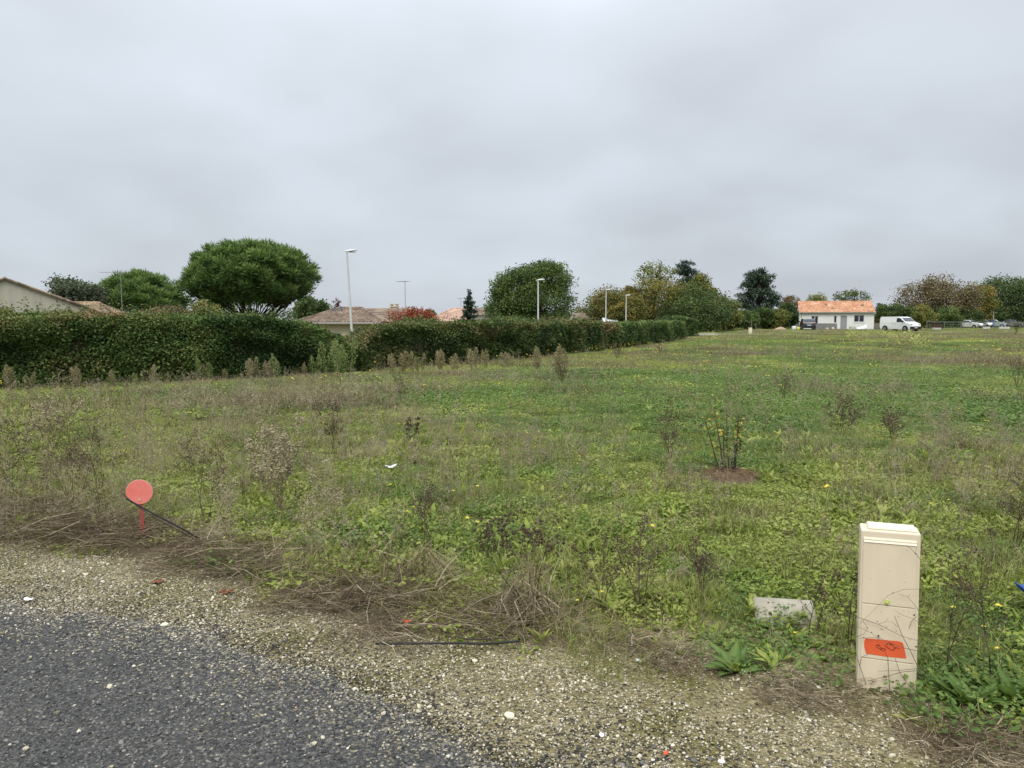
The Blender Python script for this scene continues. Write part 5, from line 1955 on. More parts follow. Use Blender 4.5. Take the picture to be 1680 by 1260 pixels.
SUV = [(-2.10, .30), (2.05, .28), (2.20, .45), (2.18, .78), (1.95, .98), (1.05, 1.08), (.30, 1.56), (-.2, 1.63), (-1.55, 1.60), (-1.75, 1.54), (-2.12, 1.08), (-2.20, .85), (-2.20, .48)]
p = PX(1324.5, 543, 111)
vehicle('dark_car', 'dark grey car seen from behind, parked at the left of the new house', 'car', (p.x, 111, gz(p.x, 111)), math.radians(75), SUV, (5, 10), 1.86, .26, 'paint_dark', (-1.32, 1.36), .34,
        [(.98, 1.13, .36, 1.52, 'windscreen'), (-2.08, 1.14, -1.77, 1.50, 'rear_window')], [[(.85, 1.12), (-1.75, 1.12), (-1.5, 1.50), (.25, 1.50)]], 'vehicles beyond the field',
        [(-2.235, -2.16, .48, .86, .92, 1.04)], [(2.10, 2.22, .5, .85, .72, .84)],
        [(-2.26, -2.19, .34, .62, .95, 'bumper'), (-2.275, -2.262, .66, .78, .28, 'plate_rear'), (2.15, 2.25, .3, .55, .95, 'bumper')])
HATCH = [(-1.90, .30), (1.85, .28), (2.00, .42), (1.98, .70), (1.75, .90), (1.0, 1.0), (.30, 1.45), (-.2, 1.50), (-1.35, 1.47), (-1.80, 1.02), (-1.98, .88), (-1.98, .45)]
for (u, v, d, rz, pt, lab) in ((1592, 532, 138, -64, 'paint_white', 'white hatchback parked beyond the wire fence, left of the parked cars'),
                               (1610, 531, 146, -78, 'paint_white', 'white car mostly hidden between the hatchback and the pale blue car'),
                               (1631, 530, 148, -32, 'paint_blue', 'pale blue car parked behind the blue post'),
                               (1659, 528, 152, -14, 'paint_silver', 'silver car parked furthest right beyond the fence')):
    p = PX(u, v, d)
    vehicle('parked_car', lab, 'car', (p.x, d, gz(p.x, d)), math.radians(rz), HATCH, (5, 9), 1.76, .26, pt, (-1.22, 1.26), .31,
            [(.93, 1.06, .36, 1.41, 'windscreen'), (-1.76, 1.08, -1.38, 1.43, 'rear_window')], [[(.78, 1.05), (-1.5, 1.05), (-1.25, 1.39), (.25, 1.39)]], 'cars parked beyond the fence',
            [(-2.01, -1.95, .5, .82, .78, .96)], [(1.90, 2.01, .45, .80, .66, .80)],
            [(1.96, 2.04, .30, .55, .95, 'bumper'), (2.043, 2.055, .42, .52, .28, 'plate'), (-2.04, -1.97, .32, .58, .95, 'bumper')])

#SECTION3
# ------------------------------------------------------------------ small things round the new house
M['cabinet'] = surf('cabinet_plastic', (0.69, 0.595, 0.445), (0.64, 0.545, 0.40), 3.5, .55, bump=.03, bump_scale=60, streak=(3, 3, .6))
_n, _l = M['cabinet'].node_tree.nodes, M['cabinet'].node_tree.links      # specks of dried mud and algae
_p = next(q for q in _n if q.type == 'BSDF_PRINCIPLED')
_src = _p.inputs['Base Color'].links[0].from_socket
_tc = _n.new('ShaderNodeTexCoord')
_sn = _n.new('ShaderNodeTexNoise'); _sn.inputs['Scale'].default_value = 55; _sn.inputs['Detail'].default_value = 5; _sn.inputs['Roughness'].default_value = .7
_l.new(_tc.outputs['Object'], _sn.inputs['Vector'])
_sr = ramp(_n, [(0.63, (0, 0, 0)), (0.70, (.55, .55, .55))])
_l.new(_sn.outputs['Fac'], _sr.inputs[0])
_mx = _n.new('ShaderNodeMix'); _mx.data_type = 'RGBA'
_l.new(_sr.outputs[0], _mx.inputs['Factor']); _l.new(_src, _mx.inputs['A']); _mx.inputs['B'].default_value = (0.20, 0.165, 0.10, 1)
_l.new(_mx.outputs['Result'], _p.inputs['Base Color'])
M['cabinet_pale'] = surf('cabinet_pale', (0.74, 0.66, 0.51), (0.71, 0.63, 0.485), 2.5, .5)
M['sand'] = surf('sand', (0.40, 0.30, 0.21), (0.30, 0.22, 0.15), 5, .95, bump=.4)
M['bag_white'] = surf('bag_white', (0.75, 0.76, 0.78), (0.6, 0.61, 0.63), 5, .6)
M['bag_yellow'] = surf('bag_yellow', (0.72, 0.66, 0.12), (0.60, 0.54, 0.08), 5, .6)
M['wood_dark'] = surf('wood_dark', (0.085, 0.050, 0.035), (0.05, 0.03, 0.022), 4, .85, streak=(1, 1, 6))
M['wood_grey'] = surf('wood_grey', (0.22, 0.19, 0.16), (0.15, 0.13, 0.11), 5, .9, streak=(6, 6, 1))
M['pale_slab'] = surf('pale_slab', (0.55, 0.53, 0.48), (0.44, 0.42, 0.38), 4, .85)
M['tarp'] = surf('tarp_white', (0.78, 0.79, 0.80), (0.70, 0.71, 0.73), 3, .55)
M['blue_post'] = surf('blue_post', (0.07, 0.12, 0.27), None, 3, .5)
M['wire'] = surf('fence_wire', (0.30, 0.31, 0.31), None, 3, .5, .5)


def far_cabinet(label, u, vt, vb, wpx, d, mat='cabinet_pale'):
    a, b = PX(u, vt, d), PX(u, vb, d)
    z = min(gz(a.x, d), b.z)
    w, h = wpx * d / FPX, a.z - z
    o = thing('service_cabinet', label, 'cabinet', (a.x, d, z), 0, 'cream service cabinets on the plots')
    mb = MB(); mb.box(-w / 2, w / 2, 0, .22, 0, h * .93); part('housing', mb, M[mat], o)
    mb = MB(); mb.box(-w / 2 + .02, w / 2 - .02, -.012, -.002, .1, h * .9); part('door', mb, M[mat], o)
    mb = MB(); mb.box(-w / 2 - .01, w / 2 + .01, -.01, .23, h * .93 + .002, h); part('lid', mb, M[mat], o)
    return o


far_cabinet('cream service cabinet standing alone in the grass before the tall dark pine', 1231.5, 537.5, 548, 5, 82)
far_cabinet('small white cabinet before the grey block wall, the left of two', 1357.5, 537.5, 543.5, 3.4, 112)
far_cabinet('small white cabinet before the grey block wall, next to the house door', 1367, 536.5, 543.5, 3.2, 113)
# low grey block wall under construction, each block its own piece
a, b = PX(1338, 543, 114), PX(1373, 543, 114)
o = thing('block_wall', 'low bare grey concrete block wall in front of the new house', 'wall', (a.x, 114, gz(a.x, 114) - .1))
bw, bh = (b.x - a.x) / 6.0, .26
bme = None
for r in range(4):
    for c in range(6 if r % 2 == 0 else 7):
        x0 = c * bw - (0 if r % 2 == 0 else bw / 2)
        x1 = min(x0 + bw, b.x - a.x)
        x0 = max(x0, 0)
        mb = MB()
        mb.box(x0 + .006, x1 - .006, U(-.008, .008), .2, r * bh + .004, (r + 1) * bh - .006)
        part('block', mb, M['concrete'], o)


def mound(name, label, cat, loc, rx, ry, h, mat, seed=1, res=18):
    mb = MB()
    V, F = [], []
    for i in range(res + 1):
        for j in range(24):
            r = i / res
            a = j * math.pi / 12
            x, y = r * math.cos(a) * rx, r * math.sin(a) * ry
            nz = float(fbm(np.array([x / rx * 2.5]), np.array([y / ry * 2.5]), seed, 3)[0])
            rim = 1 + .25 * (float(vnoise(np.array([a * 1.1]), np.array([0.0]), seed + 4)[0]) - .5)
            V.append((x * rim, y * rim, h * (1 - r ** 1.7) * (.6 + .8 * nz) - .03 * r))
    for i in range(res):
        for j in range(24):
            k = (j + 1) % 24
            F.append((i * 24 + j, i * 24 + k, (i + 1) * 24 + k, (i + 1) * 24 + j))
    mb.add(V, np.array(F))
    return link(name, mb.mesh(name, M[mat], True), None, loc, 0, label, cat)


p = PX(1280, 543, 112)
mound('sand_pile', 'low heap of sandy earth left of the dark car', 'sand pile', (p.x, 112, gz(p.x, 112)), 1.0, .8, .50, 'sand', 3)


def sack(name, label, loc, w, h, mat, seed):
    bm = bmesh.new()
    bmesh.ops.create_cube(bm, size=1)
    bmesh.ops.subdivide_edges(bm, edges=bm.edges, cuts=4, use_grid_fill=True)
    for v in bm.verts:
        c = v.co.copy()
        k = 1 - .35 * max(0, abs(c.z) * 2 - .5) - .25 * (abs(c.x * c.y) * 4)
        j = float(vnoise(np.array([c.x * 5 + seed]), np.array([c.y * 5 + c.z * 7]), seed)[0]) - .5
        v.co = Vector((c.x * w * k * (1 + .2 * j), c.y * w * .8 * k, (c.z + .5) * h * (1 + .25 * j)))
    me = bpy.data.meshes.new(name)
    bm.to_mesh(me)
    bm.free()
    me.materials.append(M[mat])
    for f in me.polygons:
        f.use_smooth = True
    return link(name, me, None, loc, 0, label, 'bag')


p = PX(1302.5, 543, 110.5); sack('white_sack', 'white building sack left of the dark car', (p.x, 110.5, gz(p.x, 110.5)), .62, .52, 'bag_white', 3)
p = PX(1310, 543, 110); sack('yellow_sack', 'yellow sack beside the rear wheel of the dark car', (p.x, 110, gz(p.x, 110)), .50, .44, 'bag_yellow', 5)
# white plastic sheet sagging along the house front
a, b = PX(1405, 543, 114), PX(1423, 543, 114)
mb = MB()
nx_, nz_ = 16, 8
V, F = [], []
for i in range(nx_ + 1):
    for j in range(nz_ + 1):
        s, t = i / nx_, j / nz_
        h = .25 + .50 * s ** 1.6
        V.append(((b.x - a.x) * s, .25 * t + .05 * math.sin(s * 19 + t * 5), h * (1 - (1 - t) ** 2) * 1.0 + .02 * math.sin(s * 31)))
for i in range(nx_):
    for j in range(nz_):
        k = i * (nz_ + 1) + j
        F.append((k, k + nz_ + 1, k + nz_ + 2, k + 1))
mb.add(V, np.array(F))
me = mb.mesh('plastic_sheet', M['tarp'], True)
o = link('plastic_sheet', me, None, (a.x, 114, gz(a.x, 114) + .05), 0, 'crumpled white plastic sheet lying against the front of the new house', 'sheet')
md = o.modifiers.new('thick', 'SOLIDIFY'); md.thickness = .02
# crate of bricks by the door
p = PX(1398.5, 543, 114)
o = thing('pallet_stack', 'small beige stack of boards beside the grey house door', 'pallet', (p.x, 114, gz(p.x, 114)))
for k in range(4):
    mb = MB(); mb.box(-.42, .42, -.3, .3, .05 + k * .11, .05 + k * .11 + .09); part('board', mb, M['pale_slab'], o)
# wooden side panel between house and van
p = PX(1439, 543, 117)
o = thing('wooden_screen', 'short weathered wooden screen between the new house and the van', 'screen', (p.x - .45, 117, gz(p.x, 117)))
for k in range(6):
    mb = MB(); mb.box(0, .95, 0, .03, .05 + k * .16, .05 + k * .16 + .145); part('plank', mb, M['wood_grey'], o)
for k in (0, .9):
    mb = MB(); mb.box(k, k + .06, .032, .09, 0, 1.06); part('post', mb, M['wood_grey'], o)
# dark wooden chest on a pale slab, right of the van
p = PX(1538, 540, 112)
zg = gz(p.x, 112)
o = thing('wooden_chest', 'dark brown wooden chest on a pale block right of the van', 'chest', (p.x, 112, zg))
mb = MB(); mb.box(-.70, .45, -.25, .25, 0, .36); part('plinth', mb, M['pale_slab'], o)
for k in range(3):
    mb = MB(); mb.box(-.72, .50, -.28, .28, .38 + k * .16, .38 + k * .16 + .15); part('plank', mb, M['wood_dark'], o)
mb = MB(); mb.box(-.74, .62, -.31, .31, .87, .92); part('lid', mb, M['wood_dark'], o)
mb = MB(); mb.box(.46, .60, -.27, .27, 0, .865); part('leg', mb, M['wood_dark'], o)
# wire fence with wooden posts on the right
d_ = 131
us = [1520, 1549, 1576, 1604, 1632, 1660, 1690]
p0 = PX(us[0], 540, d_)
o = thing('wire_fence', 'low wooden post and wire fence in front of the parked cars', 'fence', (p0.x, d_, 0))
prev = None
for k, u in enumerate(us):
    p = PX(u, 540, d_)
    zz = gz(p.x, d_)
    mb = MB(); mb.tube([(p.x - p0.x, 0, zz - .2), (p.x - p0.x + U(-.03, .03), 0, zz + 1.25)], [.06, .05], 7); part('post', mb, M['wood_grey'], o)
    if prev is not None:
        for h in (.35, .75, 1.15):
            mb = MB(); mb.tube([(prev[0] - p0.x, -.05, prev[1] + h), ((prev[0] + p.x) / 2 - p0.x, -.05, (prev[1] + zz) / 2 + h - .03), (p.x - p0.x, -.05, zz + h)], .012 if h < 1 else .03, 4); part('rail', mb, M['wire'], o)
    prev = (p.x, zz)
p = PX(1630.5, 511, 133)
o = thing('blue_post', 'thin post with a blue sleeve in front of the pale blue car', 'post', (p.x, 133, gz(p.x, 133)))
mb = MB(); mb.tube([(0, 0, -.1), (0, 0, p.z - gz(p.x, 133))], [.04, .025], 7); part('rod', mb, M['galv'], o)
mb = MB(); mb.tube([(0, 0, .35), (0, 0, 1.6)], .08, 9); part('sleeve', mb, M['blue_post'], o)
# concrete kerb pieces at the right
for (u0, u1, lab) in ((1614, 1625, 'pale concrete kerb piece below the parked cars, the left one'), (1640, 1657, 'pale concrete kerb piece below the parked cars, the right one')):
    a, b = PX(u0, 537, 124), PX(u1, 537, 124)
    mb = MB(); mb.box(0, b.x - a.x, 0, .3, 0, .36)
    link('concrete_kerb', bm_bevel_mesh(mb, 'concrete_kerb', M['pale_slab'], .03), None, (a.x, 124, gz(a.x, 124)), 0, lab, 'kerb')
# small posts standing in the far grass
for (u, vt, lab) in ((1240, 530, 'thin wooden stake beside the lone cream cabinet'), (1166, 541, 'short pale stake near the far hedge end'), (1233, 524, 'rusty thin post in front of the dark pine trunk')):
    d_ = 100
    p = PX(u, vt, d_)
    mb = MB(); mb.tube([(0, 0, -.1), (.01, 0, p.z - gz(p.x, d_))], [.05, .04], 6)
    link('stake', mb.mesh('stake', M['wood_grey']), None, (p.x, d_, gz(p.x, d_)), 0, lab, 'stake', 'stakes in the far grass')
# gravel track at the far hedge end
p = G(1160, 549)
mb = MB()
V = [(r_ * 3.6 * math.cos(a_) * (1 + .15 * math.sin(a_ * 3)), r_ * 7.0 * math.sin(a_), 0) for r_ in (.5, 1) for a_ in np.linspace(0, 2 * np.pi, 25)[:-1]]
V = [(0, 0, 0)] + V
F3 = [(0, 1 + k, 1 + (k + 1) % 24) for k in range(24)]
F4 = [(1 + k, 25 + k, 25 + (k + 1) % 24, 1 + (k + 1) % 24) for k in range(24)]
Vn = np.array(V)
Vn[:, 2] = ground_z(Vn[:, 0] + p.x, Vn[:, 1] + p.y) + .05
mb.add(Vn, [np.array(F3), np.array(F4)])
M['track'] = surf('track', (0.30, 0.28, 0.25), (0.22, 0.21, 0.18), 3, .95, bump=.3)
link('gravel_track', mb.mesh('gravel_track', M['track'], True), None, (p.x, p.y, 0), 0, 'bare grey gravel patch of track beside the far hedge end', 'track', kind='structure')

# ------------------------------------------------------------------ utility cabinet in the foreground
pL, pR = G(1406, 1126), G(1503, 1141)
ux_ = (pR - pL)
CW = ux_.length
yaw_c = math.atan2(ux_.y, ux_.x)
CH = PX(1410, 869, pL.y).z
CAB = thing('utility_cabinet', 'tall narrow cream plastic utility cabinet with an orange sticker on the right', 'utility cabinet', ((pL.x + pR.x) / 2, (pL.y + pR.y) / 2, 0), yaw_c)
CAB.rotation_euler = (math.radians(-.5), math.radians(-.6), yaw_c)
cab_inv = Matrix.Translation(CAB.location) @ CAB.rotation_euler.to_matrix().to_4x4()
cab_inv = cab_inv.inverted()


def cab_px(u, v, off=0.0):
    """point on the cabinet's front plane (moved off metres to the front) seen at a photo pixel"""
    rx, ry, rz = ray(u, v)
    o_ = cab_inv @ Vector((0, 0, EYE))
    d0 = cab_inv.to_3x3() @ Vector((rx, ry, rz))
    t = (-off - o_.y) / d0.y
    return o_ + d0 * t


hw_ = CW / 2
mb = MB(); mb.box(-hw_, hw_, 0, .125, -.12, CH)
link('housing', bm_bevel_mesh(mb, 'housing', M['cabinet'], .008, 3), CAB)
mb = MB(); mb.add([(-hw_ + .026, .016, CH + .001), (hw_ - .012, .016, CH + .001), (hw_ - .012, .12, CH + .001), (-hw_ + .026, .12, CH + .001),
                   (-hw_ + .030, .020, CH + .012), (hw_ - .016, .020, CH + .010), (hw_ - .016, .115, CH + .010), (-hw_ + .030, .115, CH + .012)],
                  np.array([(0, 1, 5, 4), (1, 2, 6, 5), (2, 3, 7, 6), (3, 0, 4, 7), (4, 5, 6, 7), (3, 2, 1, 0)]))
link('lid', bm_bevel_mesh(mb, 'lid', M['cabinet_pale'], .004, 2), CAB)
z1_, z2_ = cab_px(1455, 993).z, cab_px(1455, 1083).z
zt_ = CH - .036
for (nm, za, zb2) in (('door', z1_ + .0015, zt_), ('lower_door', z2_ + .0015, z1_ - .0015), ('plinth_panel', .005, z2_ - .0015)):
    mb = MB()
    mb.box(-hw_ + .010, hw_ - .014, -.007, -.0005, za, zb2)
    if nm == 'door':   # sloping top lip of the door
        mb2 = MB()
        mb2.add([(-hw_ + .012, -.0075, zt_ - .010), (hw_ - .016, -.0075, zt_ - .010), (hw_ - .016, .0, zt_ + .006), (-hw_ + .012, .0, zt_ + .006),
                 (-hw_ + .012, -.011, zt_ - .014), (hw_ - .016, -.011, zt_ - .014)], np.array([(4, 5, 2, 3), (0, 3, 2, 1), (0, 1, 5, 4)]))
        part('top_lip', mb2, M['cabinet_pale'], CAB)
    link(nm, bm_bevel_mesh(mb, nm, M['cabinet'], .002, 2), CAB)
lk = cab_px(1455.5, 988, .008)
mb = MB()
mb.tube([(lk.x, -.0065, lk.z), (lk.x, -.012, lk.z)], .011, 10)
mb.tube([(lk.x, -.012, lk.z), (lk.x, -.020, lk.z)], [.007, .004], 3)
M['lock'] = surf('lock_yellow', (0.55, 0.60, 0.20), (0.45, 0.50, 0.14), 20, .5)
part('lock', mb, M['lock'], CAB)
M['sticker'] = surf('sticker_orange', (0.74, 0.125, 0.045), (0.68, 0.11, 0.04), 9, .5)
sp_ = [(1419.5, 1047.2), (1440, 1049), (1474, 1052), (1481, 1054.5), (1483.5, 1062), (1487, 1080.5), (1455, 1077.5), (1421, 1072.5), (1418, 1062), (1417.6, 1054)]
fr_ = [cab_px(u, v, .0082) for u, v in sp_]
mb = MB()
n_ = len(fr_)
mb.add([(q.x, -.0082, q.z) for q in fr_] + [(q.x, -.0071, q.z) for q in fr_], [np.array([list(range(n_))[::-1]]), np.array([(i, (i + 1) % n_, (i + 1) % n_ + n_, i + n_) for i in range(n_)])])
ST = part('sticker', mb, M['sticker'], CAB)
ST['label'] = 'orange sticker with handwritten black marks'
M['ink'] = surf('marker_ink', (0.018, 0.016, 0.016), None, 20, .5)
zp = lambda a, b: (1400 + a / 10.5, 1030 + b / 10.5)
strokes = [[(455, 300), (415, 292), (392, 312), (400, 335), (440, 352), (470, 372)], [(415, 292), (450, 318), (478, 340), (470, 372)],
           [(470, 372), (500, 392), (540, 398), (556, 378), (540, 358), (508, 350), (470, 372)],
           [(540, 300), (575, 330), (620, 362), (660, 384)],
           [(572, 292), (588, 268), (625, 258), (640, 275), (625, 296)], [(625, 296), (665, 288), (700, 300), (690, 325)], [(640, 272), (680, 292)],
           [(660, 384), (690, 392), (700, 365), (730, 345), (775, 345), (800, 362)], [(690, 325), (720, 330), (745, 338)]]
mb = MB()
for st_ in strokes:
    pts_ = [cab_px(*zp(a_, b_), .0092) for a_, b_ in st_]
    mb.tube([(q.x, -.0088, q.z) for q in pts_], .0012, 5)
part('handwriting', mb, M['ink'], ST)

# dead twigs growing across the front of the cabinet
tw = [([(1512, 1108), (1495, 1072), (1478, 1040), (1466, 1010)], .0016), ([(1508, 1068), (1480, 1062), (1440, 1046), (1406, 1047)], .0013), ([(1404, 1012), (1440, 1024), (1478, 1043), (1512, 1052)], .0013),
      ([(1516, 1098), (1480, 1102), (1452, 1110), (1425, 1117)], .0014), ([(1514, 1095), (1480, 1099), (1440, 1101)], .0012), ([(1421, 1124), (1410, 1092), (1413, 1078), (1424, 1073)], .0014), ([(1411, 1096), (1404, 1072), (1400, 1050)], .0013),
      ([(1460, 1136), (1458, 1110), (1456, 1080), (1450, 1066)], .0014), ([(1494, 1128), (1476, 1104), (1470, 1086), (1468, 1080)], .0014), ([(1508, 965), (1480, 966), (1455, 976), (1436, 996), (1418, 1014), (1404, 1030)], .0007),
      ([(1508, 918), (1498, 906), (1490, 898), (1484, 894)], .0011), ([(1498, 906), (1502, 896)], .0007), ([(1507, 1003), (1496, 988), (1488, 979), (1472, 973)], .0010), ([(1488, 979), (1490, 974)], .0007),
      ([(1508, 1022), (1496, 1014), (1478, 1008), (1466, 1001)], .0008), ([(1490, 1030), (1494, 1018), (1502, 1010)], .0012), ([(1404, 1045), (1416, 1040), (1422, 1030), (1414, 1018)], .0010), ([(1406, 1028), (1428, 1038), (1444, 1050)], .0009),
      ([(1440, 1023), (1450, 1020), (1456, 1012)], .0007), ([(1472, 1028), (1462, 1020), (1450, 1019)], .0007)]
bases = cab_px(1514, 1135, .05)
o = thing('twiggy_weed', 'dry dark twigs with seed heads growing across the cabinet front', 'weed', (CAB.location.x, CAB.location.y, 0), yaw_c)
mb, sb = MB(), MB()
for pts_, r_ in tw:
    q = [cab_px(u, v, .03 + .012 * math.sin(u * .37)) for u, v in pts_]
    mb.tube([tuple(z_) for z_ in q], np.linspace(r_, r_ * .6, len(q)), 5)
for (u, v, r_) in ((1498, 1008, .005), (1440, 1043, .006), (1422, 1030, .0035), (1499, 907, .004), (1463, 972, .0035), (1451, 1110, .005), (1454, 1115, .004), (1470, 1116, .004), (1445, 1032, .003), (1429, 1037, .003), (1469, 1035, .0025), (1484, 902, .002), (1438, 1019, .003), (1502, 1060, .005), (1416, 1046, .004)):
    q = cab_px(u, v, .03 + .012 * math.sin(u * .37))
    sb.blobs([tuple(q)], r_)
M['twig_dark'] = surf('twig_dark', (0.075, 0.055, 0.050), (0.11, 0.085, 0.075), 30, .9)
part('stems', mb, M['twig_dark'], o)
sd_ = part('seed_heads', sb, M['twig_dark'], o)
sd_['kind'] = 'stuff'

# half-buried cream cover left of the cabinet
a, b = G(1240, 1024), G(1341, 1031)
ln = (b - a).length
o = thing('curved_cover', 'half-buried curved cream cover lying in the weeds left of the cabinet', 'cover', (a.x, a.y, .0), math.atan2((b - a).y, (b - a).x))
mb = MB()
nn = 12
V, F = [], []
for i, x in enumerate((0, .02, ln * .5, ln - .01, ln)):
    k = .90 if i == 0 else 1.0
    for j in range(nn + 1):
        an = math.pi * (.02 + .78 * j / nn)
        tq = j / nn
        V.append((x, .0 + .20 * tq * k, .012 + .066 * math.sin(math.pi * .5 * tq) ** .8 * k - .02 * max(0, tq - .85) / .15))
for i in range(4):
    for j in range(nn):
        q = i * (nn + 1) + j
        F.append((q, q + 1, q + nn + 2, q + nn + 1))
mb.add(V, np.array(F))
me = mb.mesh('shell', M['pale_slab'], True)
M['cover_mat'] = surf('cover_cream', (0.36, 0.33, 0.26), (0.25, 0.225, 0.17), 9, .7, bump=.3, detail=8)
me.materials[0] = M['cover_mat']
sh = link('shell', me, o)
md = sh.modifiers.new('thick', 'SOLIDIFY'); md.thickness = .012; md.offset = -1
mb = MB(); mb.box(.004, ln - .004, -.012, .02, -.03, .012); part('rim', mb, M['cover_mat'], o)

# ------------------------------------------------------------------ red marker disc
p = on_ground(236, 893)
dm_ = p.y
c = PX(229, 807, dm_)
rad = 20.5 * dm_ / FPX
o = thing('marker_disc', 'round faded red marker disc on a short rusty post', 'marker', (p.x, dm_, p.z), math.radians(12))
M['marker_red'] = surf('marker_red', (0.74, 0.15, 0.12), (0.78, 0.27, 0.22), 7, .6, detail=9)
M['marker_post'] = surf('marker_post', (0.42, 0.085, 0.07), (0.20, 0.06, 0.045), 18, .7, streak=(1, 1, .6))
M['marker_rim'] = surf('marker_rim', (0.70, 0.40, 0.36), None, 10, .6)
cx_, cz_ = c.x - p.x, c.z - p.z
mb = MB(); mb.tube([(cx_, .003, cz_), (cx_, -.003, cz_)], rad, 40); part('disc', mb, M['marker_red'], o)
mb = MB()
an = np.linspace(0, 2 * np.pi, 41)
mb.tube(np.column_stack([cx_ + rad * np.cos(an), 0 * an, cz_ + rad * np.sin(an)]), .0022, 6, caps=False)
part('rim', mb, M['marker_rim'], o)
mb = MB(); mb.tube([(cx_, -.0032, cz_ - rad * .62), (cx_, -.008, cz_ - rad * .62)], .006, 8); part('bolt', mb, M['galv'], o)
mb = MB(); mb.add([(q[0] + s * .013, y_, q[1]) for q in ((0, -.08), (cx_ + .004, cz_ - rad * .8)) for s in (-1, 1) for y_ in (.0032, .010)],
                  np.array([(0, 1, 5, 4), (1, 3, 7, 5), (3, 2, 6, 7), (2, 0, 4, 6), (4, 5, 7, 6), (0, 2, 3, 1)]))
part('post', mb, M['marker_post'], o)

# black rods and cables
M['rubber'] = surf('black_rubber', (0.016, 0.016, 0.018), None, 8, .5)
M['stick_dark'] = surf('stick_dark', (0.045, 0.035, 0.030), (0.075, 0.06, 0.05), 20, .85)
M['stick_pale'] = surf('stick_pale', (0.22, 0.18, 0.14), (0.30, 0.25, 0.19), 20, .85)


def polyline_thing(name, label, cat, pts, r, mat, sides=7):
    P = np.array([tuple(q) for q in pts])
    # smooth the line
    t = np.linspace(0, len(P) - 1, len(P) * 5)
    Q = np.column_stack([np.interp(t, np.arange(len(P)), P[:, k]) for k in range(3)])
    for _ in range(3):
        Q[1:-1] = (Q[:-2] + Q[1:-1] * 2 + Q[2:]) / 4
    o = Q[0].copy()
    mb = MB()
    mb.tube(Q - o, r, sides)
    return link(name, mb.mesh(name, M[mat], True), None, tuple(o), 0, label, cat)


e_ = on_ground(345, 896)
polyline_thing('black_rod', 'black rod leaning across the post of the red marker disc', 'rod', [PX(207, 818, 5.28), PX(250, 842, 5.30), PX(300, 868, 5.33), (e_.x, e_.y, e_.z + .01)], .006, 'rubber')
e_ = on_ground(336, 897)
polyline_thing('thin_rod', 'thinner dark rod lying under the black one by the marker', 'rod', [PX(196, 806, 5.34), PX(240, 842, 5.34), PX(285, 866, 5.34), (e_.x, e_.y, e_.z + .01)], .0035, 'stick_dark')
polyline_thing('black_cable', 'black cable lying on the straw at the verge edge in the middle', 'cable', [G(616, 1056, .03), G(680, 1056, .035), G(745, 1055, .04), G(800, 1056, .045), G(852, 1052, .05)], .0055, 'rubber')
polyline_thing('curved_cable', 'short curved black cable end poking out of the straw', 'cable', [G(560, 1002, .02), G(585, 996, .03), G(608, 987, .04), G(626, 974, .05)], .006, 'rubber')
polyline_thing('dark_stick', 'wavy dark stick lying above the black cable', 'stick', [G(665, 1020, .02), G(700, 1018, .03), G(735, 1040, .03), G(770, 1050, .04), G(830, 1046, .05)], .004, 'stick_dark')
polyline_thing('pale_stick', 'pale bent stick with one end on the gravel left of the cable', 'stick', [G(602, 1005, .05), G(606, 1035, .03), G(622, 1050, .015), G(640, 1058, .01)], .0028, 'stick_pale')
polyline_thing('pale_stick', 'long pale stalk arching over the straw heap in the middle', 'stick', [G(750, 1010, .04), G(785, 985, .09), G(825, 972, .10), G(850, 968, .06)], .003, 'stick_pale')
polyline_thing('pale_stick', 'pale stalk lying aslant from the straw towards the gravel at left centre', 'stick', [G(345, 968, .01), G(372, 950, .05), G(395, 936, .08)], .0025, 'stick_pale')

# ------------------------------------------------------------------ litter and stones
M['paper'] = surf('paper_white', (0.80, 0.80, 0.82), (0.72, 0.72, 0.75), 12, .7)
M['stone_cream'] = surf('stone_cream', (0.70, 0.65, 0.48), (0.58, 0.53, 0.38), 12, .8, bump=.3)
M['scrap_orange'] = surf('scrap_orange', (0.62, 0.10, 0.03), (0.50, 0.08, 0.03), 12, .6)
M['leaf_rust'] = surf('leaf_rust', (0.20, 0.075, 0.032), (0.13, 0.05, 0.025), 20, .7)


def crumpled(name, label, cat, loc, w, h, mat, seed, thick=.003, lift=.4, rot=0.0):
    nx_, ny_ = 9, 7
    V, F = [], []
    rs = np.random.default_rng(seed)
    for i in range(nx_):
        for j in range(ny_):
            s, t = i / (nx_ - 1) - .5, j / (ny_ - 1) - .5
            r = 1 - .25 * abs(s * t) * 4
            V.append((s * w * r + rs.normal(0, w * .02), t * h * r + rs.normal(0, h * .02), abs(rs.normal(0, w * .06)) + w * lift * (s * s + .6 * t * t * math.sin(seed)) + .004))
    for i in range(nx_ - 1):
        for j in range(ny_ - 1):
            k = i * ny_ + j
            F.append((k, k + ny_, k + ny_ + 1, k + 1))
    mb = MB(); mb.add(V, np.array(F))
    o = link(name, mb.mesh(name, M[mat]), None, loc, rot, label, cat)
    md = o.modifiers.new('thick', 'SOLIDIFY'); md.thickness = thick
    return o


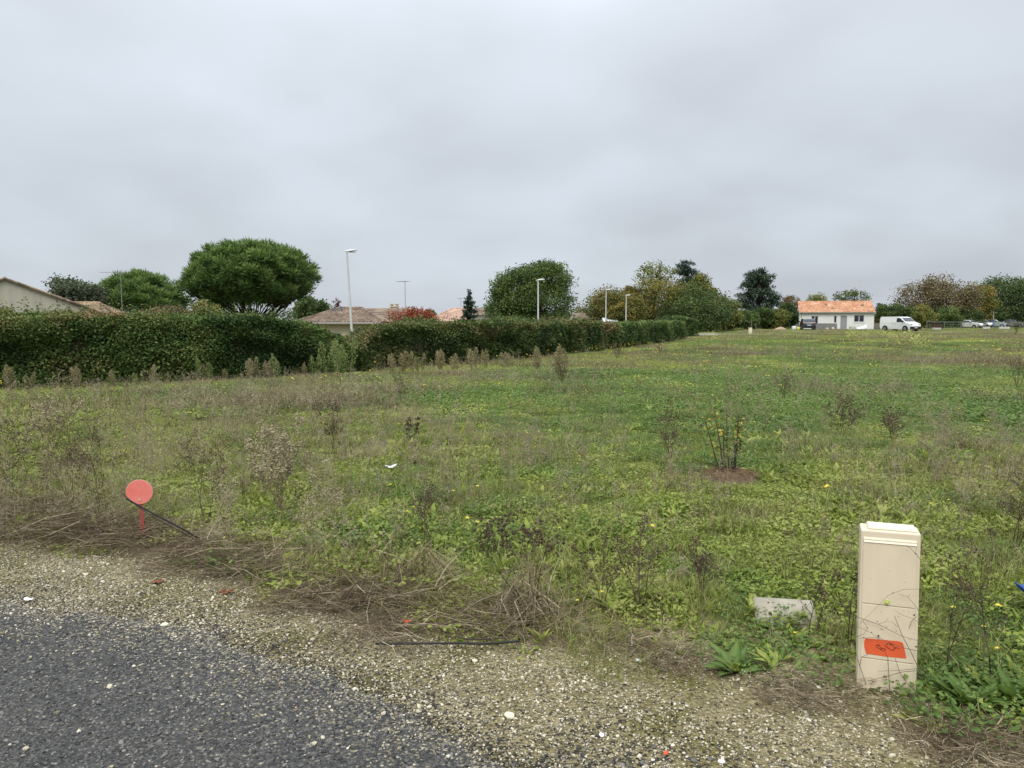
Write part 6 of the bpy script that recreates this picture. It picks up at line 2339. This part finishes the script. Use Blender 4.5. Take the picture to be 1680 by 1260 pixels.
p = on_ground(641, 782); crumpled('litter_paper', 'crumpled white paper litter lying in the middle of the weeds', 'litter', (p.x, p.y, p.z + .09), .12, .09, 'paper', 3, .002, .7, .4)
p = G(47, 989); crumpled('litter_paper', 'small white paper scrap where asphalt meets gravel at the left', 'litter', (p.x, p.y, .016), .062, .035, 'paper', 5, .0015, .25, -.4)
p = G(668, 1030); crumpled('plastic_scrap', 'orange plastic scrap in the straw at the centre', 'litter', (p.x, p.y, .03), .05, .04, 'scrap_orange', 7, .002, .5, .2)
p = G(372, 976); crumpled('dry_leaf', 'curled rusty leaf on the gravel below the left straw heap', 'leaf', (p.x, p.y, .006), .085, .045, 'leaf_rust', 8, .0012, .5, .3)
p = G(258, 958); crumpled('dry_leaf', 'flat reddish leaf on the moss left of the curled one', 'leaf', (p.x, p.y, .006), .07, .06, 'leaf_rust', 9, .0012, .25, 1.0)
p = G(1092, 1240); crumpled('plastic_scrap', 'tiny red scrap on the gravel at the bottom', 'litter', (p.x, p.y, .006), .03, .016, 'scrap_orange', 12, .0012, .3, 1.0)
p = G(1693, 1028)
M['blue_net'] = surf('blue_net', (0.02, 0.09, 0.42), (0.015, 0.06, 0.30), 60, .5, streak=(1, 6, 6))
o = crumpled('blue_net', 'bright blue plastic netting scrap at the right edge in the weeds', 'netting', (p.x + .01, p.y, .16), .18, .16, 'blue_net', 21, .004, .9, .5)


def pebble_thing(label, u, v, r, mat='stone_cream', seed=1):
    bm = bmesh.new()
    bmesh.ops.create_icosphere(bm, subdivisions=2, radius=1)
    rs = np.random.default_rng(seed)
    sx, sy = rs.uniform(.8, 1.3), rs.uniform(.7, 1)
    for w in bm.verts:
        w.co = Vector((w.co.x * sx, w.co.y * sy, w.co.z * .55)) * (r * rs.uniform(.85, 1.12))
    me = bpy.data.meshes.new('stone')
    bm.to_mesh(me); bm.free()
    me.materials.append(M[mat])
    p = G(u, v)
    return link('stone', me, None, (p.x, p.y, r * .25), rs.uniform(0, 6), label, 'stone', 'single stones on the verge')


pebble_thing('largest flat yellowish stone on the left part of the gravel verge', 270, 1028, .026, 'stone_cream', 2)
pebble_thing('white rounded stone by the straw at left centre', 527, 998, .016, 'paper', 3)
pebble_thing('flat tan stone on the gravel at the bottom centre', 836, 1176, .022, 'stone_cream', 4)
pebble_thing('white stone in the dead grass right of the straw heap', 1047, 1085, .014, 'paper', 5)
pebble_thing('bluish white stone low on the gravel right of the tan stone', 987, 1207, .013, 'paper', 6)
pebble_thing('white stone at the bottom of the gravel right of centre', 1184, 1251, .013, 'paper', 7)
pebble_thing('pale stone between the straw and the gravel near the black cable', 779, 1085, .014, 'stone_cream', 8)

# ------------------------------------------------------------------ planted sapling on its mulch mound
pm_ = on_ground(1197, 784)
M['mulch'] = surf('mulch', (0.19, 0.125, 0.078), (0.12, 0.082, 0.052), 14, .95, bump=.8)
rm_ = 46 * pm_.y / FPX
mo = mound('mulch_mound', 'low mound of rusty brown mulch round the planted sapling', 'mulch', (pm_.x, pm_.y, pm_.z + .02), rm_ * 1.05, rm_ * .9, .06, 'mulch', 9)
mb = MB()
n_ = 900
q = disc_pts(n_, 1.0)
rr_ = (q ** 2).sum(1)
z_ = .065 * (1 - rr_ ** .85) + U(0, .02, n_)
A = np.column_stack([q[:, 0] * rm_ * 1.05, q[:, 1] * rm_ * .85, z_])
yw = U(0, 6.28, n_); Ls = U(.03, .10, n_)
mb.sticks(A, A + np.column_stack([np.cos(yw) * Ls, np.sin(yw) * Ls, rng.normal(0, .012, n_)]), .0014, .001, U(.1, .7, n_))
M['mulch_straw'] = foliage('mulch_straw', [(0.13, 0.085, 0.05), (0.24, 0.16, 0.095), (0.36, 0.26, 0.165)], 0, .9, 0, inst=0, spec=.1)
ms_ = part('mulch_straws', mb, M['mulch_straw'], mo)
ms_['kind'] = 'stuff'
o = thing('planted_sapling', 'upright planted sapling with several dark stems and few yellow leaves', 'sapling', (pm_.x, pm_.y, pm_.z))
k_ = pm_.y / FPX
LV = []
for (bu, tu, tv) in ((-14, -42, 678), (-9, -30, 668), (-4, -12, 690), (0, -6, 668), (3, 4, 700), (6, 10, 672), (9, 16, 680)):
    h_ = (776 - tv) * k_ * 1.02
    x0, x1 = bu * k_, tu * k_
    pts_ = [(x0, rng.normal(0, .02), 0), ((x0 + x1) / 2 + rng.normal(0, .008), rng.normal(0, .04), h_ * .5), (x1, rng.normal(0, .06), h_)]
    mb = MB(); mb.tube(pts_, [.008, .006, .003], 6)
    part('stem', mb, M['stick_dark'], o)
    P_ = np.array(pts_)
    for t in U(.3, 1.0, 34):
        w = P_[1] + (P_[2] - P_[1]) * (t * 2 - 1) if t > .5 else P_[0] + (P_[1] - P_[0]) * t * 2
        LV.append((*(w + rng.normal(0, .03, 3)), t, tu))
LV = np.array(LV)
mb = MB()
tint_ = np.clip(np.where((LV[:, 4] < -10) | (LV[:, 4] > 8), .35, .1) + .45 * LV[:, 3] * (U(0, 1, len(LV)) > .35) + rng.normal(0, .1, len(LV)), .03, .97)
mb.leaves(LV[:, :3], U(.026, .05, len(LV)), .026, U(0, 6.28, len(LV)), U(-.8, .8, len(LV)), U(-1, 1, len(LV)), tint_, 'lance')
M['sap_leaf'] = foliage('sapling_leaf', [(0.035, 0.055, 0.018), (0.075, 0.095, 0.025), (0.30, 0.24, 0.035), (0.52, 0.38, 0.03)], .2, .5, 0, inst=0)
lf_ = part('leaves', mb, M['sap_leaf'], o)
lf_['kind'] = 'stuff'

# ------------------------------------------------------------------ tall weeds one can pick out
WEEDS = 'tall dry weeds standing in the field'


def weed_thing(label, u, v, hpx, kind='dry', stems=3, nb=12, spread=.32, fan=.16, lean=0.0, seeds=2, name='tall_weed', r0=None, seedk=1.0):
    p = on_ground(u, v)
    dd = p.y
    h = hpx * dd / FPX
    r0 = r0 or (.0036 if dd < 7 else max(.0034, .0010 * dd ** .6))
    sr = max(.005, .0016 * dd ** .7) * seedk * (1.4 if kind == 'pale' else (1.0 if dd < 12 else .62))
    o = thing(name, label, 'weed', (p.x, dd, p.z), 0, WEEDS)
    o.rotation_euler = (0, lean, 0)
    A, B, RA, RB, S = grow_weed(h=h, nb=nb if dd < 12 else max(5, nb // 2), spread=spread if dd < 12 else spread * .75, sub=3 if dd < 12 else 2, r0=r0, seedr=sr, seeds=seeds, stems=stems, fan=fan, base=.35)
    mb = MB(); mb.sticks(A, B, RA, RB, np.clip((.45 if kind == 'pale' else .18) + rng.normal(0, .1, len(A)), .03, .97)); st_ = part('stems', mb, M['dark_stem'], o)
    mb = MB(); mb.blobs(S, sr * U(.6, 1.3, len(S)), np.clip((.78 if kind == 'pale' else .20) + rng.normal(0, .13, len(S)), .03, .97)); sd_ = part('seed_heads', mb, M['dark_stem'], o)
    st_['kind'] = 'stuff'
    sd_['kind'] = 'stuff'
    return o


for args in (
        ('tallest pale seeding weed cluster between the marker disc and the paper litter', 462, 848, 160, 'pale', 6, 16, .22, .14, 0, 3),
        ('second pale seeding weed left behind the tallest cluster', 436, 815, 120, 'pale', 3, 12, .22, .14),
        ('dark brown seeding weed right behind the tallest pale cluster', 548, 742, 82, 'dry', 4, 14, .3, .14),
        ('grey branching weed leaning left above the marker disc', 120, 850, 205, 'dry', 4, 16, .4, .28, -.18),
        ('brown domed weed near the left edge with a pale top', 78, 742, 95, 'pale', 4, 14, .35, .18),
        ('wiry grey weed rising at the left edge beside the yellow flowers', 30, 850, 190, 'dry', 4, 16, .4, .25),
        ('thin grey weed standing just left of the marker disc', 175, 860, 170, 'dry', 3, 14, .4, .2, -.1),
        ('wiry weed with dark seeds between the marker and the tall pale cluster', 335, 860, 140, 'dry', 3, 14, .35, .22),
        ('dry bushy weed halfway to the hedge below the cream house', 655, 664, 52, 'dry', 7, 12, .35, .35),
        ('slim dark dock stalk in the field left of centre', 676, 735, 58, 'dry', 2, 12, .15, .08, 0, 3),
        ('broad brown weed stand in mid field under the round tree', 922, 632, 46, 'dry', 8, 12, .25, .25),
        ('reddish brown weed bush in front of the dead patch of hedge', 1012, 592, 32, 'dry', 8, 12, .35, .3),
        ('low brown weed tuft beside the far hedge end', 1080, 580, 14, 'dry', 8, 10, .35, .4),
        ('spreading forked weed left of the planted sapling', 1098, 760, 88, 'dry', 5, 9, .35, .42),
        ('grey brown weed stand behind the planted sapling', 1285, 660, 60, 'dry', 7, 12, .35, .3),
        ('dry weed tangle right of the planted sapling', 1382, 720, 70, 'dry', 6, 12, .4, .35),
        ('tall wiry weed in front of the lush patch at right', 1462, 735, 78, 'dry', 4, 12, .35, .22),
        ('dense dark weed at the right edge halfway up', 1668, 640, 66, 'dry', 8, 14, .3, .25),
        ('brown weed tuft on the skyline at the right edge', 1668, 548, 22, 'dry', 9, 10, .3, .35),
        ('bare forked stalk rising right of the cabinet', 1612, 1135, 290, 'dry', 2, 11, .32, .12),
        ('thin bent stalk close to the right side of the cabinet', 1545, 1110, 235, 'dry', 2, 9, .3, .15, .08),
        ('wiry seeding weed at the right edge above the blue netting', 1665, 905, 130, 'dry', 4, 13, .4, .25),
        ('tall dry stalk leaning by the left edge of the cabinet', 1395, 1070, 215, 'dry', 2, 9, .25, .12, -.08),
        ('thin dry weed between the curved cover and the straw heap', 1050, 1005, 165, 'dry', 4, 12, .3, .2),
        ('sparse dry weed right of the straw heap', 985, 1000, 140, 'dry', 3, 12, .3, .2),
        ('reddish dry weed left of the curved cover', 1150, 985, 110, 'dry', 3, 12, .35, .25),
        ('seeding weed in front of the cover overlapping its right end', 1328, 1045, 130, 'dry', 2, 10, .3, .12),
        ('single straight dark stalk left of the straw heap', 526, 905, 95, 'dry', 1, 4, .12, .05),
        ('wiry weed standing among the leaves right of the paper litter', 700, 905, 110, 'dry', 3, 12, .3, .25)):
    weed_thing(*args)

# the big dead clump in the middle of the verge edge: stalks fall outward like a skirt, dark seed umbels on top
pc_ = on_ground(872, 1028)
kk_ = pc_.y / FPX
o = thing('dead_stalk_clump', 'big dead stalk clump fanning to the ground at the middle of the verge edge', 'weed', (pc_.x, pc_.y, pc_.z), 0, WEEDS)
A, B, RA, RB, TT = [], [], [], [], []
for k in range(44):
    yw = U(-3.9, .8)
    L = U(.05, .34)
    top = np.array([rng.normal(0, .035), rng.normal(0, .035), U(.12, .46)])
    e = np.array([math.cos(yw) * L, math.sin(yw) * L * .9, U(-.03, .03)])
    m1 = top * .55 + e * .45 + np.array([rng.normal(0, .06), rng.normal(0, .06), U(-.06, .09)])
    A += [top, m1]; B += [m1, e]; RA += [.0026, .0022]; RB += [.0022, .0012]; t = U(.1, .75); TT += [t, t]
mb = MB(); mb.sticks(A, B, np.array(RA), np.array(RB), np.array(TT))
q = part('fallen_stalks', mb, M['straw'], o); q['kind'] = 'stuff'
A, B, RA, RB, S = grow_weed(h=205 * kk_, nb=6, spread=.36, sub=3, r0=.0048, seedr=.015, seeds=2, stems=6, fan=.24, base=.66)
mb = MB(); mb.sticks(A, B, RA, RB, np.clip(.28 + rng.normal(0, .15, len(A)), .03, .97)); q = part('stems', mb, M['dark_stem'], o); q['kind'] = 'stuff'
mb = MB(); mb.blobs(S, 0.0070 * U(.5, 1.5, len(S)), np.clip(.12 + rng.normal(0, .08, len(S)), .03, .97)); q = part('seed_umbels', mb, M['dark_stem'], o); q['kind'] = 'stuff'
# second, smaller skirt of straw left of it
pc_ = on_ground(700, 965)
o = thing('dead_stalk_clump', 'smaller cone of dead stalks left of the big dead clump', 'weed', (pc_.x, pc_.y, pc_.z), 0, WEEDS)
A, B, RA, RB, TT = [], [], [], [], []
for k in range(42):
    yw, L = U(0, 6.28), U(.06, .40)
    top = np.array([rng.normal(0, .02), rng.normal(0, .02), U(.14, .30)])
    e = np.array([math.cos(yw) * L, math.sin(yw) * L, U(-.02, .02)])
    m1 = top * .5 + e * .5 + np.array([0, 0, U(0, .05)])
    A += [top, m1]; B += [m1, e]; RA += [.0022, .0018]; RB += [.0018, .001]; t = U(.2, .9); TT += [t, t]
mb = MB(); mb.sticks(A, B, np.array(RA), np.array(RB), np.array(TT))
q = part('fallen_stalks', mb, M['straw'], o); q['kind'] = 'stuff'

# plumes of fleabane along the foot of the hedge


def plume_mesh(h, w, green, seed):
    rs = np.random.default_rng(seed)
    st, pl = MB(), MB()
    A, B, RA, RB, P, T = [], [], [], [], [], []
    for s in range(rs.integers(2, 5)):
        lean = rs.normal(0, .10, 2)
        hh = h * rs.uniform(.7, 1.0)
        x0 = rs.normal(0, w * .25, 2)
        top = np.array([x0[0] + lean[0] * hh, x0[1] + lean[1] * hh, hh])
        b0 = np.array([x0[0], x0[1], -.03])
        A.append(b0); B.append(top); RA.append(.010); RB.append(.003)
        n = 260
        t = rs.uniform(.22, 1.02, n)
        wid = w * .34 * np.sin(np.clip((t - .18) / .84, 0, 1) * np.pi) ** .8 * (1.15 - .5 * t)
        an = rs.uniform(0, 6.28, n)
        rad = wid * np.sqrt(rs.uniform(0.05, 1, n))
        c = b0 + (top - b0) * t[:, None]
        P.append(c + np.column_stack([np.cos(an) * rad, np.sin(an) * rad, rad * .5]))
        T.append(.2 + .5 * t + rs.normal(0, .12, n))
    st.sticks(A, B, np.array(RA), np.array(RB), .4, 4)
    P, T = np.concatenate(P), np.clip(np.concatenate(T), .03, .97)
    n = len(P)
    pl.leaves(P, .055 * rs.uniform(.6, 1.3, n), .026, rs.uniform(0, 6.28, n), rs.uniform(.4, 1.4, n), rs.uniform(-1, 1, n), T, 'diamond')
    return st.mesh('stem', M['dry']), pl.mesh('plume', M['plume_green' if green else 'plume'])


PL = {}
ordn = ['first', 'second', 'third', 'fourth', 'fifth', 'sixth', 'seventh', 'eighth', 'ninth', 'tenth', 'eleventh', 'twelfth', 'thirteenth', 'fourteenth', 'fifteenth', 'sixteenth', 'seventeenth', 'eighteenth', 'nineteenth', 'twentieth']
plist = [(20, 644, 40, 0), (48, 643, 28, 0), (130, 641, 36, 0), (180, 637, 24, 0), (225, 636, 20, 1), (248, 634, 30, 0), (328, 628, 28, 0), (342, 630, 36, 1), (372, 627, 20, 0), (405, 627, 30, 0), (416, 627, 33, 0), (433, 625, 28, 0), (448, 624, 36, 1),
         (497, 620, 22, 0), (518, 624, 34, 1), (543, 622, 48, 1), (564, 624, 54, 1), (650, 616, 30, 0), (668, 617, 36, 0), (690, 615, 30, 0), (727, 614, 36, 0), (745, 612, 24, 0), (776, 612, 34, 0), (803, 609, 30, 0), (826, 607, 26, 0), (841, 606, 22, 0),
         (885, 614, 40, 0), (910, 622, 44, 0), (1188, 570, 14, 0)]
gcount = {0: 0, 1: 0}
spots_lab = {20: 'tan fleabane plume standing nearest the left edge at the hedge foot', 564: 'largest greenish fleabane plume below the dip in the hedge', 543: 'greenish plume left beside the largest one below the hedge dip',
             910: 'tall tan plume in front of the hedge, the rightmost one', 1188: 'short pale plume near the far hedge end', 448: 'bright green plume at the hedge foot below the large umbrella pine'}
for i, (u, v, h, g) in enumerate(plist):
    p = on_ground(u, v)
    hh = h * p.y / FPX
    key = (i % 6, g)
    if key not in PL:
        PL[key] = plume_mesh(1.0, .52, g, 100 + i)
    gcount[g] += 1
    lab = spots_lab.get(u) or ('%s %s fleabane plume along the hedge foot counted from the left' % (ordn[gcount[g] - 1] if gcount[g] <= 20 else str(gcount[g]) + 'th', 'green' if g else 'tan'))
    o = thing('fleabane_plume', lab, 'weed', (p.x, p.y, p.z), U(0, 6.28), 'fleabane plumes along the hedge foot')
    o.scale = (hh * 1.25, hh * 1.25, hh * 1.3)
    link('stem', PL[key][0], o)
    q = link('plume', PL[key][1], o)
    q['kind'] = 'stuff'

# ------------------------------------------------------------------ broad-leaved plants in the foreground
GP = 'broad leaved plants at the verge'


def leaf_mesh(wr, mat, curl):
    mb = MB()
    n = 7
    V, F, T = [], [], []
    for i in range(n):
        t = i / (n - 1)
        w = wr * (math.sin(math.pi * min(1, t * .92 + .06)) ** .75) * (1 - .15 * t)
        z = -curl * t * t
        V += [(-w, t, z + w * .35), (0, t, z), (w, t, z + w * .35)]
        T += [.4, .75, .4]
    for i in range(n - 1):
        for j in range(2):
            k = i * 3 + j
            F.append((k, k + 1, k + 4, k + 3))
    mb.add(V, np.array(F), np.array(T))
    return mb.mesh('leaf', mat, True)


LM = [leaf_mesh(w_, M['lush'], c_) for w_, c_ in ((.17, .25), (.13, .4), (.22, .3))]
LB = [leaf_mesh(w_, M['broad'], c_) for w_, c_ in ((.17, .3), (.14, .45))]
M['mullein'] = foliage('pale_leaf', [(0.12, 0.19, 0.085), (0.20, 0.28, 0.13), (0.27, 0.34, 0.18)], .2, .7, 0, inst=.05)
LW = [leaf_mesh(.26, M['mullein'], .25)]


def leafy(label, u, v, n, L, meshes, el=(.25, 1.1), group=GP, name='leafy_plant', yaws=None):
    p = on_ground(u, v)
    o = thing(name, label, 'plant', (p.x, p.y, p.z), 0, group)
    for k in range(n):
        q = link('leaf', meshes[k % len(meshes)], o, (rng.normal(0, .008), rng.normal(0, .008), .0))
        ya = yaws[k] if yaws else k * 2.4 + U(-.3, .3)
        q.rotation_euler = (U(*el), U(-.25, .25), ya)
        s = L * U(.5, .9)
        q.scale = (s, s, s)
    return o


leafy('dark green rosette at the gravel edge left of the cabinet', 1205, 1108, 30, .20, LM, (.3, 1.2))
leafy('upright dock plant right of the big dead clump', 1010, 1010, 13, .17, LB, (.6, 1.3))
leafy('upright dock plant half hidden behind the thin weed right of centre', 1068, 985, 12, .16, LB, (.7, 1.35))
leafy('green leafy tuft between the dead clump and the dock plants', 930, 1000, 12, .14, LM, (.5, 1.2))
leafy('lush leafy plant filling the corner right of the cabinet', 1590, 1165, 34, .20, LM, (.35, 1.2))
leafy('second lush leafy plant further right below the blue netting', 1655, 1155, 34, .20, LM, (.35, 1.2))
leafy('leafy plant growing against the foot of the cabinet', 1440, 1146, 12, .085, LM, (.3, 1.1))
leafy('leafy plant just left of the cabinet foot', 1370, 1135, 14, .13, LM, (.4, 1.2))
leafy('small leafy plant below the curved cover', 1275, 1090, 12, .12, LB, (.5, 1.2))
leafy('leafy plant in the weeds left behind the curved cover', 1262, 985, 10, .13, LB, (.7, 1.3))
leafy('pale broad-leaved plant lying flat in the straw at the centre', 762, 943, 6, .15, LW, (-.05, .25), yaws=[-1.2, 1.3, 1.9, .9, -1.7, 2.6])
leafy('green leaf clump in the straw right of the tall pale weed', 490, 945, 12, .14, LM, (.4, 1.2))
leafy('tiny bright green seedling growing out of the asphalt', 556, 1215, 5, .035, LB, (.1, .5))
leafy('tiny green sprout on the asphalt edge above the seedling', 563, 1188, 4, .022, LB, (.1, .6))

# single yellow flowers one can pick out
M['flower_stem'] = surf('flower_stem', (0.07, 0.10, 0.03), None, 9, .8)
for (u, v, hgt, r, lab) in ((1638, 994, .16, .018, 'deep yellow dandelion flower right of the cabinet'), (1614, 1028, .12, .012, 'small pale yellow flower just below the deep yellow one'),
                            (38, 740, .22, .020, 'pair-topped yellow flower at the left edge'), (1527, 826, .18, .014, 'yellow flower above the right corner of the cabinet'),
                            (1556, 820, .18, .012, 'yellow flower right above the cabinet, the further of two'), (1659, 806, .18, .013, 'yellow flower at the right edge above the dry weeds'),
                            (1304, 1038, .10, .011, 'yellow flower just below the curved cover'), (947, 985, .12, .011, 'yellow flower right of the big dead clump'),
                            (918, 866, .15, .013, 'yellow flower behind the seed umbels of the big dead clump'), (678, 832, .15, .013, 'yellow flower below the white paper litter')):
    rx, ry, rz = ray(u, v)
    g_ = G(u, v, hgt)
    for _ in range(3):
        g_ = G(u, v, gz(g_.x, g_.y) + hgt)
    o = thing('yellow_flower', lab, 'flower', (g_.x, g_.y, g_.z - hgt), 0, 'yellow flowers picked out one by one')
    mb = MB(); mb.tube([(.01, .01, -.01), (.004, 0, hgt * .5), (0, 0, hgt - .002)], .0016, 5); part('stem', mb, M['flower_stem'], o)
    n_ = 16
    mb = MB()
    a_ = np.arange(n_) * .3927
    mb.leaves(np.column_stack([0 * a_, 0 * a_, 0 * a_ + hgt]), r * U(.8, 1.1, n_), r * .5, a_, U(.15, .6, n_), 0, U(.2, .8, n_), 'lance')
    q = part('petals', mb, M['petal'], o); q['kind'] = 'stuff'
    mb = MB(); mb.blobs([(0, 0, hgt + r * .15)], r * .4, .3, 0, .5); part('flower_centre', mb, M['petal'], o)
